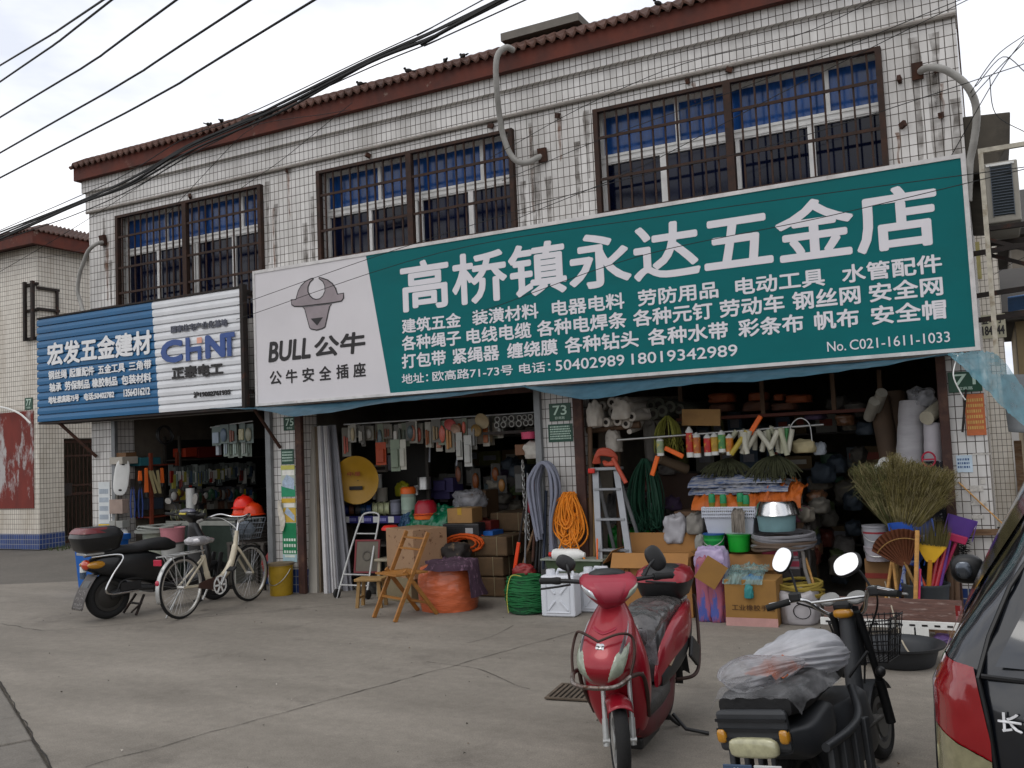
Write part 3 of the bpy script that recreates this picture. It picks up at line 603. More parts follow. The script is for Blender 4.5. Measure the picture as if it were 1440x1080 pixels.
sheet('tarpaulin', 'long blue plastic sheet sagging under the sign above the right shop', [(-4.05, -.3, 2.18), (-3, -.3, 2.17), (-1.8, -.3, 2.18), (-.25, -.3, 2.17)],
      [(-4.0, -.62, 2.17), (-3.3, -.62, 2.0), (-2.6, -.62, 2.06), (-1.7, -.62, 2.06), (-.9, -.6, 2.10), (-.2, -.5, 2.18)], 100, 8, FILM, .022, 6.)
o = sheet('plastic_film', 'clear blue plastic film hanging from the right corner of the green sign', [(-.28, -.52, 2.17), (-.02, -.5, 2.17), (.1, -.5, 2.10), (.28, -.42, 1.78)],
      [(-.20, -.6, 2.1), (-.02, -.62, 1.86), (.12, -.6, 1.68), (.29, -.5, 1.50)], 40, 24, FILMC, .05, 3.); o['category'] = 'plastic film'
tag(MB().tube(smoothpath([(-.2, -.53, 2.15), (-.24, -.6, 2.0), (-.2, -.58, 1.86), (-.17, -.56, 1.8)], 5), .005, 6).build('tie_string', WHITE), 'white string hanging from the corner of the film', 'string')
tag(MB().tube([(-.17, -.07, 1.9), (-.22, -.09, 1.55)], .009, 6).build('iron_rod', DARKIRON), 'dark iron rod leaning beside the orange sheet on right pier', 'rod')
# grey tarpaulin over a side stall
GT = mat('grey tarpaulin', '5c5f60', .7, var=.15, scale=2.5, bump=.3, bs=8)
def gt(u, v): 
    x = .12+u*2.4; y = .5+v*2.6-u*.2
    return (x, y-.35*v*0, 2.16-.12*u-(1-v)*.62-(1-v)*u*.05+noise.noise(Vector((u*3, v*3, 2)))*.04)
tag(MB().grid(gt, 26, 16).build('grey_tarpaulin', GT, smooth=True, solid=.006), 'grey tarpaulin slung over the lean-to right of the tiled pier', 'tarpaulin')
tag(MB().bb(.62, .70, .9, .98, 0, 1.52).bb(.16, .22, .9, .98, 0, 1.45).bb(.16, .72, .88, .9, .7, .78).build('timber_stand', WOODD), 'rough timber frame standing under the grey tarpaulin', 'stand')
tag(MB().bb(.3, 3.2, 1.5, 1.62, 0, 1.5).build('side_wall', mat('bare cement', '6a665f', .9, var=.3, scale=3)), 'bare cement wall under the grey tarpaulin', 'wall')
tag(MB().box((.0, -.03, .735), (.62, .02, .05), ry=-.02).build('timber_batten', WOODD), 'rough timber batten nailed across the right tiled pier', 'plank')
tag(MB().tube([(.02, -.05, .80), (-.28, -.02, 1.14)], .006, 6).build('dry_stick', WOOD), 'thin dry stick leaning over the right tiled pier', 'stick')
tag(MB().cyl((.02, -.12, .78), (-.13, -.5, .0), .011, n=8).build('metal_pole', STEEL), 'thin steel pole leaning against the right tiled pier', 'pole')
# far tiled building, slab, air conditioner, frame
rb = thing('rear_building', 'tiled rear building with pasted notices seen beyond the sign', 'building', (-2, 9, 0))
G(MB().bb(-5, .26, 8, 16, 0, 6.2), 'wall', TW2, base=rb)
def n2(mb, n, m): return G(mb, n, m, base=rb)
n2(MB().bb(-.22, .02, 7.985, 7.997, 3.95, 4.55), 'pasted_bill', mat('yellowed bill', '9c9360', .8, var=.25, scale=9))
q = n2(MB().bb(-.28, .30, 7.97, 7.99, 2.98, 3.36), 'notice_board', mat('pale board', 'a8a48e', .7, var=.15))
n2(MB().text('铝合金电子', -.26, .28, 3.21, 3.33, 7.965, .05), 'board_lettering', INK); n2(MB().text('137618?444'.replace('?', '4'), -.26, .28, 3.03, 3.18, 7.965, .06), 'board_lettering', INK)
tag(MB().prism([(-.04, 3.76), (.15, 3.74), (.30, 3.98), (.32, 4.23), (-.04, 4.26)], .25, 3.2).build('concrete_canopy', mat('weathered concrete', '4b463e', .9, var=.35, scale=3, col2='2e2b27', mix=(.45, .7)), bev=.01), 'weathered concrete slab jutting from the end wall above the air conditioner', 'slab')
ac = thing('air_conditioner', 'beige air conditioner outdoor unit on iron brackets at the right end wall', 'air conditioner', (.215, .1, 3.27)); ac.scale = (.8, 1, .95)
ACB = mat('beige ac casing', '8e8a80', .5, var=.12)
MB().bb(-.16, .15, 0, .8, 0, .54).build('casing', ACB, ac, bev=.012)
b = MB().bb(-.105, .095, -.004, -.001, .06, .5); b.build('coil', mat('ac coil', '20282c', .6, .3), ac)
b = MB()
for i in range(17): b.bb(-.105, .095, -.012, -.004, .07+i*.025, .076+i*.025)
for x in (-.105, .09): b.bb(x, x+.006, -.014, -.004, .05, .51)
b.build('louvre', mat('ac louvre', '47505a', .5), ac)
MB().bb(-.14, .12, -.008, -.001, .505, .525).build('top_strip', WHITE, ac)
MB().bb(-.19, .22, -.02, .03, -.06, -.02).bb(-.19, .22, .72, .77, -.06, -.02).box((0, .0, -.2), (.42, .03, .035), ry=.35).box((0, .75, -.2), (.42, .03, .035), ry=.35).bb(-.19, -.15, -.02, .77, -.3, -.06).build('bracket', DARKIRON, ac)
tag(MB().bb(.04, .075, -.5, -.465, 2.05, 3.72).bb(.04, 1.4, -.5, -.465, 3.72, 3.755).build('angle_iron_frame', mat('peeling white iron', 'a9a394', .7, var=.3, scale=14, col2='6b5a40', mix=(.5, .7)), loc=(.01, 0, 0)), 'peeling white angle iron frame standing right of the green sign', 'frame')
for (y, z, l), q in zip(((.1, 3.05, .5), (.3, 2.72, .5), (.2, 2.5, .5)), ('top', 'middle', 'lowest')): tag(MB().box((.2, y, z), (l, .04, .04), ry=-.06).build('iron_bracket', DARKIRON), q+' of three dark iron brackets jutting below the air conditioner', 'bracket')
# far houses on the right
def house(label, x, y, w, d, h, rh, c, wins_, rz=0):
    t = thing('far_house', label, 'house', (x, y, 0), rz)
    MB().bb(0, w, 0, d, 0, h).build('wall', mat('far wall '+c, c, .9, var=.2, scale=1.5), t)
    MB().prism([(-.5, h), (-.6, h+.18), (d/2, h+rh+.18), (d+.6, h+.18), (d+.5, h)], -.5, w+.5, 'yz').build('roof', mat('grey roof tiles', '3b3835', .85, var=.25), t)
    for a, b_, z0, z1 in wins_:
        f = MB().bb(a, b_, -.03, -.002, z0, z1).build('window', mat('far window frame', '6c655c', .7), t)
        MB().bb(a+.08, b_-.08, -.05, -.031, z0+.08, z1-.08).build('pane', GLD, f)
house('grey rendered house with dark tiled eave beyond the lean-to', .9, 24, 9, 8, 7.4, 2.2, '6f685e', [(1.0, 2.2, 4.9, 6.6), (3.0, 4.4, 4.9, 6.6)])
house('low buff rendered house in front of the grey house', .62, 15, 8, 5, 3.9, 1.4, '857558', [(.9, 1.6, 2.2, 3.2)])
tag(MB().grid(lambda u, v: (.45+u*1.6, 12+v*.8, 4.1+.12*math.sin(v*3)+.1*u-.2*v), 8, 6).build('window_awning', mat('blue awning', '3a5f8e', .6), solid=.02), 'small blue window awning in front of the grey house', 'awning')
# street row far on the left beyond the neighbour keeps the horizon closed
# ================================================================ flexible conduits
CON = mat('grey conduit', '8f8d88', .55, var=.2, scale=12)
def conduit(label, pts, r=.032):
    P = smoothpath(pts, 10); b = MB()
    rr = [r*(1+.05*(i % 2)) for i in range(len(P))]
    b.tube(P, rr, 10); tag(b.build('conduit', CON, smooth=True), label, 'conduit')
def q3(ox, oy, l, Y): return [at(ox+x/3, oy+y/3, yy if (yy := (Y if not isinstance(Y, (list, tuple)) else Y[i])) is not None else -.2) for i, (x, y) in enumerate(l)]
conduit('grey conduit looping over the eave above the bull emblem sign', q3(480, 0, [(725, 212), (695, 200), (662, 228), (652, 290), (658, 400), (668, 490), (685, 580), (720, 660), (770, 688), (850, 655)], [-.3, -.4, -.46, -.46, -.4, -.3, -.22, -.18, -.14, -.02]), .03)
conduit('grey swan neck conduit at the upper right corner of the building', q3(960, 0, [(1000, 305), (1025, 288), (1070, 285), (1125, 303), (1190, 352), (1230, 420), (1240, 500), (1228, 600), (1212, 680), (1208, 760), (1205, 850)], [-.01, -.15, -.22, -.22, -.2, -.15, -.1, -.05, .0, .0, .0]), .03)
conduit('grey conduit bending down behind the blue sign', q3(0, 0, [(440, 1022), (405, 1030), (372, 1060), (352, 1110), (335, 1160), (328, 1230), (340, 1275), (352, 1320)], [-.02, -.14, -.18, -.18, -.18, -.16, -.16, -.2]), .026)
for i, (p, r_) in enumerate((((763, 218), 0), ((1290, 100), 0), ((145, 338), 0))):
    tag(MB().box(at(p[0], p[1], -.03), (.09, .05, .14), rx=.2).build('wall_box', RUST), ['small rusty box where the looping conduit enters the wall', 'small rusty box at the foot of the swan neck conduit', 'small rusty box where the conduit leaves the left corner'][i], 'box')
# ================================================================ overhead wires
CAB = mat('black cable', '121212', .7, var=.1)
def wire(label, pts, r, group=None, ext=1.2,  sg_=.0, n=18, name='power_cable'):
    P = [at(x, y, Y) for x, y, Y in pts]
    a = P[0]+(P[0]-P[1]).normalized()*ext; z = P[-1]+(P[-1]-P[-2]).normalized()*ext
    Q = smoothpath([a]+P+[z], 6)
    tag(MB().tube(Q, r, 6).build(name, CAB), label, 'cable', group)
OW = 'overhead wires across the upper left sky'
for i, pts in enumerate((((0, 92), (75, 47), (145, 0)), ((0, 115), (80, 60), (157, 0)), ((0, 165), (130, 86), (248, 0)), ((0, 215), (180, 112), (352, 0)), ((0, 250), (220, 135), (442, 0)))):
    wire(['uppermost black wire in the corner of the sky', 'black wire converging with the uppermost one', 'middle of five black wires crossing the sky', 'black wire crossing the sky, next to lowest of five', 'lowest of five black wires crossing open sky'][i], [(x, y, Y) for (x, y), Y in zip(pts, (-2.6, -3.2, -3.8))], .009, OW, 14)
BU = 'bundled cables in front of the eave'
offs = [(0, 0, .012), (1.5, 3, .016), (3, -2.5, .010), (-2, 4, .008), (4, 5.5, .012), (-5, -6, .005), (6, 9, .006)]
blab = ['thick black cable in the middle of the bundle', 'thickest black cable under the bundle', 'black cable along the top of the bundle', 'thin black cable twisted into the bundle', 'black cable hanging lowest beside the bundle', 'thin wire running above the cable bundle', 'thin loose wire running below the cable bundle']
for i, (dx, dy, r_) in enumerate(offs):
    base_ = [(0, 330), (100, 288), (180, 254), (262, 206), (330, 176), (400, 144), (520, 84), (610, 45), (700, 0)]
    wire(blab[i], [(x+dx, y+dy*(1+.5*math.sin(x*.012+i))+1.5*math.sin(x*.03+i*2), -1.2-1.6*x/700) for x, y in base_], r_, BU, 9)
TH = 'thin wires strung across the facade'
thin = [((0, 382, -.9), (105, 320, -.8), (240, 235, -.7), (345, 180, -.6), (460, 160, -.45)), ((250, 285, -.4), (330, 200, -.6), (355, 180, -.7)), ((360, 250, -.25), (400, 222, -.3), (470, 165, -.42)),
        ((720, 205, -.3), (820, 150, -.4), (960, 90, -.5), (1120, 50, -.6), (1240, -5, -.7)), ((740, 240, -.3), (860, 190, -.4), (1080, 110, -.6), (1300, 20, -.8), (1370, -8, -.9)), ((745, 300, -.4), (900, 235, -.5), (1100, 130, -.7), (1320, 20, -.9)),
        ((360, 420, -.5), (560, 350, -.55), (850, 260, -.6), (1100, 200, -.6), (1440, 90, -.8)), ((360, 440, -.45), (620, 355, -.5), (960, 300, -.6), (1440, 235, -.7)),
        ((700, 430, -.6), (900, 360, -.6), (1160, 305, -.6), (1440, 238, -.8)), ((0, 366, 3.1), (40, 364, 3.1), (90, 358, 3.1), (125, 350, 3.0)),
        ((1365, 130, -.2), (1400, 80, -.6), (1440, 50, -1)), ((1368, 135, -.2), (1405, 95, -.6), (1440, 60, -1)), ((1340, 215, -.1), (1400, 110, -.5), (1440, 55, -.9)), ((1375, 118, -.3), (1410, 80, -.5), (1440, 100, -.6)), ((1392, 112, -.3), (1400, 160, -.3), (1440, 185, -.4)), ((1400, 385, 6), (1420, 372, 6), (1440, 362, 6))]
tl = ['thin wire rising from the left street to the eave corner', 'thin stay wire above the left window', 'thin wire slanting below the cornice near the left window', 'thin wire under the cornice above the middle of the green sign', 'thin wire crossing above the right window toward the roof corner', 'thin wire crossing the tiles left of the right window',
      'thin wire crossing the white sign and the window glass', 'thin wire running along the top of the long sign', 'thin wire drooping across the large characters of the sign', 'thin wire crossing the neighbouring wall under its eave',
      'thin wire rising from the swan neck conduit into the sky', 'second thin wire rising beside the swan neck conduit', 'thin wire slanting past the right roof corner', 'thin loose wire dipping right of the roof corner', 'thin looped wire hanging by the concrete slab', 'thin wire before the grey house']
for i, (p, l) in enumerate(zip(thin, tl)): wire(l, p, .0035, TH, .3 if i < 10 else .02, name='thin_wire')
# ================================================================ vehicles
def ringz(z, yf, yb, w, n=28, e=.8, yc=None, cx=0):
    yc = (yf+yb)/2 if yc is None else yc; o = []
    for i in range(n):
        a = 2*math.pi*i/n; c, s = math.cos(a), math.sin(a); k = math.copysign(abs(s)**e, s)
        o.append((cx+w*math.copysign(abs(c)**e, c), yc+(yf-yc if s > 0 else yc-yb)*k, z))
    return o
def ringy(y, z0, z1, w, n=24, e=.6, cx=0, zc=None, tw=1.):
    """section across y; tw narrows the top"""
    zc = (z0+z1)/2 if zc is None else zc; o = []
    for i in range(n):
        a = 2*math.pi*i/n; c, s = math.cos(a), math.sin(a); k = math.copysign(abs(s)**e, s)
        z = zc+(z1-zc if s > 0 else zc-z0)*k; f = 1+(tw-1)*max(0, min(1, (z-z0)/max(1e-6, z1-z0)))
        o.append((cx+w*f*math.copysign(abs(c)**e, c), y, z))
    return o
def interp(keys, t):
    n = len(keys)
    if t <= keys[0][0]: return keys[0]
    if t >= keys[-1][0]: return keys[-1]
    for i in range(n-1):
        if keys[i][0] <= t <= keys[i+1][0]: break
    a, b, c, d = keys[max(0, i-1)], keys[i], keys[i+1], keys[min(n-1, i+2)]
    u = (t-b[0])/(c[0]-b[0]); out = []
    for k in range(len(b)):
        out.append(.5*((2*b[k])+(c[k]-a[k])*u+(2*a[k]-5*b[k]+4*c[k]-d[k])*u*u+(3*b[k]-a[k]-3*c[k]+d[k])*u**3))
    out[0] = t; return out
class ShellZ:
    """smooth skin from keys (z, yfront, yback, halfwidth)"""
    def __init__(s, keys, e=.8): s.k = keys; s.e = e
    def pt(s, z, a, off=0.):
        _, yf, yb, w = interp(s.k, z); yc = (yf+yb)/2; c, q = math.cos(a), math.sin(a); w += off; yf += off; yb -= off
        k = math.copysign(abs(q)**s.e, q)
        return (w*math.copysign(abs(c)**s.e, c), yc+(yf-yc if q > 0 else yc-yb)*k, z)
    def mesh(s, n=32, m=24):
        z0, z1 = s.k[0][0], s.k[-1][0]; return MB().loft([[s.pt(z0+(z1-z0)*i/m, 2*math.pi*j/n) for j in range(n)] for i in range(m+1)])
    def patch(s, fn, off=.004, nu=10, nv=8):
        """fn(u,v) -> (z, angle); a shallow raised lens"""
        def g(u, v):
            z, a = fn(u, v); bl = min(1, 6*min(u, 1-u, v, 1-v)); return s.pt(z, a, -.003+(off+.003)*bl)
        return MB().grid(g, nu, nv)
def lofty(keys, m=20, n=24, e=.6, tw=1.):
    """keys (y, z0, z1, w)"""
    y0, y1 = keys[0][0], keys[-1][0]; R_ = []
    for i in range(m+1):
        y = y0+(y1-y0)*i/m; _, a, b, w = interp(keys, y); R_.append(ringy(y, a, b, w, n, e, tw=tw))
    return MB().loft(R_)
SPOKE = mat('spoke steel', 'b8b8b8', .3, .9); TYRE = mat('tyre rubber', '191919', .85, var=.3, scale=30, bump=.3, bs=90)
def wheel(parent, y, r, w, kind, x=0, rimm=None, tr=None, name='wheel', spokes=None):
    """wheel in the local frame, axle along x"""
    tr = tr or w*.9
    t = MB(); n = 40; prof = []
    for i in range(12):
        a = 2*math.pi*i/12; prof.append((r-tr/2+tr/2*math.cos(a), w/2*math.sin(a)))
    vs = []; 
    for j in range(n):
        q = 2*math.pi*j/n
        for k, h in prof: vs.append((x+h, y+k*math.cos(q), r+k*math.sin(q)))
    fs = [(j*12+i, j*12+(i+1) % 12, ((j+1) % n)*12+(i+1) % 12, ((j+1) % n)*12+i) for j in range(n) for i in range(12)]
    t.add(vs, fs); to = t.build(name, TYRE, parent, smooth=True)
    rr = r-tr; b = MB(); m = rimm or ALU
    def ring(r0, r1, w_): b.lathe([(r0, -w_/2), (r1, -w_/2), (r1, w_/2), (r0, w_/2), (r0, -w_/2)], 36, (x, y, r), 'x', cap=False)
    if kind == 'spoke':
        ring(rr-.012, rr+.008, w*.7); b.cyl((x-.045, y, r), (x+.045, y, r), .018, n=10); b.build('rim', m, to, smooth=True)
        s = MB()
        for i in range(spokes or 28):
            a = 2*math.pi*i/(spokes or 28); q = a+(.5 if i % 2 else -.5); sd = .03 if (i//2) % 2 else -.03
            s.tube([(x+sd, y+.018*math.cos(q), r+.018*math.sin(q)), (x, y+(rr-.008)*math.cos(a), r+(rr-.008)*math.sin(a))], .0013, 4)
        s.build('spokes', SPOKE, to)
    elif kind == 'cast':
        ring(rr-.02, rr+.012, w*.8); b.lathe([(.001, -.03), (.045, -.03), (.05, .0), (.045, .03), (.001, .03)], 20, (x, y, r), 'x')
        for i in range(5):
            a = 2*math.pi*i/5+.3; b.box((x, y+rr*.5*math.cos(a), r+rr*.5*math.sin(a)), (.02, rr*.95, .035), rx=a)
        b.lathe([(.001, .032), (.075, .032), (.075, .036), (.001, .036)], 24, (x, y, r), 'x'); b.build('rim', m, to, smooth=True)
    else:                               # hub motor disc
        ring(rr-.02, rr+.012, w*.8)
        b.lathe([(.001, -.055), (.05, -.055), (.08, -.045), (rr*.86, -.03), (rr*.9, -.015), (rr-.01, -.01), (rr-.01, .01), (rr*.9, .015), (rr*.86, .03), (.08, .045), (.05, .055), (.001, .055)], 32, (x, y, r), 'x')
        for i in range(9):
            a = 2*math.pi*i/9
            for sx_ in (-1, 1): b.box((x+sx_*.031, y+rr*.55*math.cos(a), r+rr*.55*math.sin(a)), (.008, rr*.3, .02), rx=a)
        b.build('rim', m, to, smooth=True)
    return to
def heading(a, b): d = Vector(b)-Vector(a); return math.atan2(-d.x, d.y)
def mirror(parent, base, head, rx, rz, rot, glass_sign, m=BLACK, sm=None):
    mo = MB().tube(smoothpath([base, Vector(base).lerp(Vector(head), .5)+Vector((0, .02, .02)), head], 5), .007, 8).build('mirror', sm or m, parent, smooth=True)
    h = MB(); h.T = Matrix.Translation(head) @ Euler(rot).to_matrix().to_4x4()
    h.ell((0, 0, 0), (rx, .016, rz), 20, 10, sup=.8); h.build('mirror_shell', m, mo, smooth=True)
    g = MB(); g.T = h.T; y = glass_sign*.0175
    g.add([(rx*.9*math.copysign(abs(math.cos(a))**.8, math.cos(a)), y, rz*.9*math.copysign(abs(math.sin(a))**.8, math.sin(a))) for a in [2*math.pi*i/24 for i in range(24)]], [tuple(range(24))])
    g.build('mirror_glass', mat('mirror glass', 'f0f0f0', .03, 1., var=0), mo)
    return mo
# ---------------------------------------------------------------- red electric scooter
RED = mat('red scooter paint', '8e1122', .34, .25, var=.12, scale=3, coat=.5); RED2 = mat('faded red plastic', '922235', .45, .1, var=.12, scale=3, coat=.15); DRED = mat('dark red plastic', '4d0f16', .5, var=.25, scale=6)
LENS = mat('cloudy lamp lens', '8d9484', .18, var=.3, scale=20, coat=.6); CLAMP = mat('clear lamp lens', 'b8bcc0', .1, .3, var=.3, scale=30, coat=.8)
SEATW = mat('dusty clear seat wrap', '4a4746', .28, var=.5, scale=12, bump=.9, bs=26, coat=.5); SCUFF = mat('scuffed black rubber', '3c3a37', .7, var=.35, scale=12, bump=.3)
RCH = mat('rusting chrome', '8d8782', .35, .7, var=.3, scale=20, col2='4a2f22', mix=(.42, .6)); BRNB = mat('rust brown bar', '3d2a24', .6, .3, var=.35, scale=14)
a_, b_ = Vector((-1.79, -3.30, 0)), Vector((-1.72, -4.36, 0))
rs = thing('electric_scooter', 'red electric scooter with a rear top box and dusty plastic wrapped seat', 'scooter', (a_+b_)/2, heading(a_, b_))
wheel(rs, .545, .195, .072, 'cast'); wheel(rs, -.545, .195, .075, 'hub', rimm=ALU)
nose = ShellZ([(.45, .52, .40, .045), (.48, .60, .38, .095), (.54, .655, .35, .13), (.61, .645, .32, .145), (.69, .58, .30, .135), (.76, .50, .29, .115), (.82, .44, .30, .085), (.875, .41, .31, .055)], .78)
nose.mesh(36, 28).build('front_shield', RED, rs, smooth=True)
for s in (-1, 1):
    A = lambda u, v, s=s: (.485+v*.16+.05*u, math.pi/2-s*(.20+u*.80+.30*v))
    hl = nose.patch(A, .006).build('headlight', LENS, rs, smooth=True)
    nose.patch(lambda u, v, s=s: (.66+v*.10-.09*(1-u), math.pi/2-s*(.55+u*.12+v*.35)), .004, 6, 8).build('decal', mat('grey decal', '4a4548', .4), rs, smooth=True)
    nose.patch(lambda u, v, s=s: (.70+v*.09-.05*(1-u), math.pi/2-s*(.85+u*.18+v*.2)), .004, 6, 8).build('decal', mat('silver decal', '9a9a9c', .3, .5), rs, smooth=True)
nose.patch(lambda u, v: (.715+v*.018-.03*abs(1-2*u)*-1, math.pi/2-(u-.5)*1.1), .006, 12, 3).build('crest', RED2, rs, smooth=True)
nose.patch(lambda u, v: (.655+v*.03, math.pi/2-(u-.5)*.22), .007, 4, 4).build('badge', CHROME, rs, smooth=True)
leg = ShellZ([(.14, .30, .18, .10), (.22, .35, .20, .135), (.34, .40, .23, .165), (.46, .43, .25, .178), (.58, .43, .27, .165), (.70, .40, .28, .125), (.78, .37, .29, .09)], .7)
leg.mesh(30, 20).build('leg_shield', RED, rs, smooth=True)
for s in (-1, 1): leg.patch(lambda u, v, s=s: (.30+v*.22, math.pi/2-s*(1.0+u*.10+.35*(1-v)**2)), .004, 4, 10).build('decal', mat('pale stripe', '8d8a86', .4), rs, smooth=True)
cowl = ShellZ([(.83, .43, .32, .045), (.865, .475, .29, .085), (.905, .49, .27, .125), (.945, .475, .255, .148), (.975, .435, .25, .15), (.995, .38, .26, .13)], .62)
cowl.mesh(36, 18).build('handlebar_cowl', RED2, rs, smooth=True)
cowl.patch(lambda u, v: (.855+v*.125, math.pi/2-(u-.5)*(.5+.5*v)), .005, 8, 8).build('number_panel', mat('faded red panel plastic', '93303f', .5, var=.1), rs, smooth=True)
for s in (-1, 1): cowl.patch(lambda u, v, s=s: (.875+v*.055+.035*u, math.pi/2-s*(.55+u*.75)), .006, 10, 6).build('turn_signal', CLAMP if s > 0 else LENS, rs, smooth=True)
MB().ell((0, .31, .995), (.10, .06, .028), 16, 8).build('instrument_hood', BLACK, rs, smooth=True)
for s in (-1, 1):
    MB().tube([(s*.12, .32, .955), (s*.22, .31, .965), (s*.36, .27, .965)], .012, 8).build('handlebar', BLACK, rs, smooth=True)
    MB().lathe([(.001, 0), (.019, 0), (.021, .02), (.017, .05), (.018, .11), (.001, .115)], 12, (0, 0, 0), 'x').build('grip', RUBBER, rs, smooth=True, loc=(s*.25, .305, .966), rot=(0, 0, (-.28 if s > 0 else math.pi+.28)))
    MB().tube(smoothpath([(s*.2, .345, .95), (s*.27, .37, .945), (s*.36, .355, .935)], 4), .006, 6).build('brake_lever', BLACK, rs, smooth=True)
mirror(rs, (-.20, .31, .97), (-.27, .27, 1.06), .05, .072, (.15, .5, .25), -1); mirror(rs, (.2, .31, .97), (.215, .27, 1.055), .055, .04, (.1, -.5, -.1), -1)
for s in (-1, 1):
    MB().cyl((s*.068, .545, .17), (s*.068, .525, .30), .016, n=12).cyl((s*.068, .525, .30), (s*.068, .49, .52), .012, n=12).cyl((s*.05, .545, .195), (s*.085, .545, .195), .014, n=10).build('fork_leg', ALU, rs, smooth=True)
fm = MB().grid(lambda u, v: (( u-.5)*.125, .545+(.225-.02*abs(2*u-1)**2)*math.cos(math.radians(58+v*95)), .195+(.225-.035*abs(2*u-1)**2)*math.sin(math.radians(58+v*95))), 8, 18)
fm.build('front_mudguard', RED, rs, smooth=True, solid=.004)
lofty([(.30, .22, .315, .12), (.2, .23, .325, .15), (0, .235, .33, .155), (-.2, .24, .34, .14)][::-1], 14, 20, .35).build('floorboard', SCUFF, rs, smooth=True)
lofty([(-.5, .22, .33, .10), (-.3, .13, .29, .13), (0, .10, .25, .14), (.22, .11, .26, .13), (.32, .15, .28, .10)], 18, 24, .5).build('belly_panel', DRED, rs, smooth=True)
MB().bb(-.09, .09, -.12, .24, .055, .12).bb(-.05, .05, -.32, -.1, .07, .12).build('underside', BLACK, rs, bev=.015)
lofty([(-.42, .33, .66, .125), (-.3, .33, .69, .14), (-.15, .33, .68, .14), (-.07, .33, .64, .125), (-.02, .34, .5, .11)], 16, 26, .5).build('seat_box', mat('wrapped battery box', '2b2a2b', .35, var=.5, scale=8, bump=.5, bs=10, coat=.5), rs, smooth=True)
sb = lofty([(-.74, .62, .70, .09), (-.66, .60, .725, .125), (-.45, .60, .735, .14), (-.2, .585, .72, .125), (-.04, .56, .69, .11), (.02, .55, .65, .08)], 36, 30, .6)
sb.v = [(x*(1+.07*noise.noise(Vector((x*14, y*16, z*14)))), y+.012*noise.noise(Vector((x*20, y*12, 3))), z+.018*noise.noise(Vector((x*15, y*19, z*9)))*(1.6 if y > -.25 else .5)) for x, y, z in sb.v]
sb.build('seat', SEATW, rs, smooth=True)
wr = MB().grid(lambda u, v: ((u-.5)*.26, .035-.05*v+.02*noise.noise(Vector((u*7, v*5, 2))), .65-.20*v+.02*noise.noise(Vector((u*9, v*6, 8)))), 24, 14)
wr.build('seat_wrap', film_mat('crumpled clear wrap', '98979a', .5, .12, .35), rs, smooth=True)
for s in (-1, 1):
    K = [(-.82, .60, .68, .02), (-.65, .49, .69, .035), (-.45, .42, .68, .04), (-.25, .36, .64, .035), (-.08, .33, .55, .028), (0, .32, .42, .012)]
    R_ = []
    for i in range(25):
        y = -.82+.82*i/24; _, z0, z1, w = interp(K, y); R_.append(ringy(y, z0, z1, w, 16, .8, cx=s*(.115+.045*math.sin(min(1, max(0, (y+.82)/.8))*math.pi))))
    MB().loft(R_).build('side_panel', RED, rs, smooth=True)
    R_ = []
    for i in range(21):
        y = -.70+.66*i/20; _, z0, z1, w = interp(K, y); R_.append(ringy(y, z0-.006, z0+.42*(z1-z0)+.03*math.sin(i*.15), w*.80+.004, 14, .8, cx=s*(.119+.045*math.sin(min(1, max(0, (y+.82)/.8))*math.pi))))
    MB().loft(R_).build('lower_panel', BLACK, rs, smooth=True)
    MB().tube(smoothpath([(s*.165, -.12, .42), (s*.172, -.35, .50), (s*.15, -.62, .58)], 6), .005, 6, sq=(1, 2)).build('trim_strip', mat('gold trim', '8a7a66', .4, .4), rs)
    # rear crash bar with padded foot rest
    MB().tube(smoothpath([(s*.15, -.86, .70), (s*.17, -.84, .56), (s*.21, -.66, .34), (s*.21, -.5, .28), (s*.12, -.42, .27)], 6), .011, 8).build('crash_bar', BRNB, rs, smooth=True)
    MB().box((s*.215, -.52, .42), (.025, .2, .13), rx=.5).build('foot_pad', BLACK, rs, bev=.02)
    # front guard legs
    MB().tube(smoothpath([(s*.15, .30, .26), (s*.175, .40, .42), (s*.17, .46, .51), (s*.15, .60, .53)], 6), .011, 8).build('guard_leg', BRNB, rs, smooth=True)
    MB().tube(smoothpath([(s*.15, .60, .53), (s*.165, .56, .62), (s*.15, .53, .71), (s*.10, .585, .735), (s*.0, .62, .70)], 6), .007, 8).build('guard_hoop', BRNB, rs, smooth=True)
MB().tube(smoothpath([(-.15, .60, .53), (-.11, .70, .505), (0, .735, .50), (.11, .70, .505), (.15, .60, .53)], 8), .012, 8).build('front_guard', RCH, rs, smooth=True)
tb = MB().loft([ringz(z, yf, yb, w, 32, .55) for z, yf, yb, w in ((.695, -.62, -.84, .10), (.72, -.58, -.88, .14), (.79, -.55, -.92, .165), (.815, -.545, -.925, .17))]).build('top_box', BLACK, rs, smooth=True)
MB().loft([ringz(z, yf, yb, w, 32, .55) for z, yf, yb, w in ((.815, -.54, -.93, .173), (.835, -.545, -.925, .172), (.875, -.57, -.90, .155), (.895, -.60, -.86, .12))]).build('lid', RED, tb, smooth=True)
MB().loft([ringz(z, yf, yb, w, 24, .6) for z, yf, yb, w in ((.86, -.53, -.80, .12), (.89, -.57, -.80, .11), (.907, -.62, -.78, .08))]).build('lid_panel', BLACK, tb, smooth=True)
MB().bb(-.11, .11, -.86, -.55, .672, .694).build('rack', ALU, rs, bev=.006)
MB().ell((0, -.84, .62), (.07, .035, .045), 14, 8).build('tail_light', mat('tail lamp red', '8c1414', .2, coat=.7), rs, smooth=True)
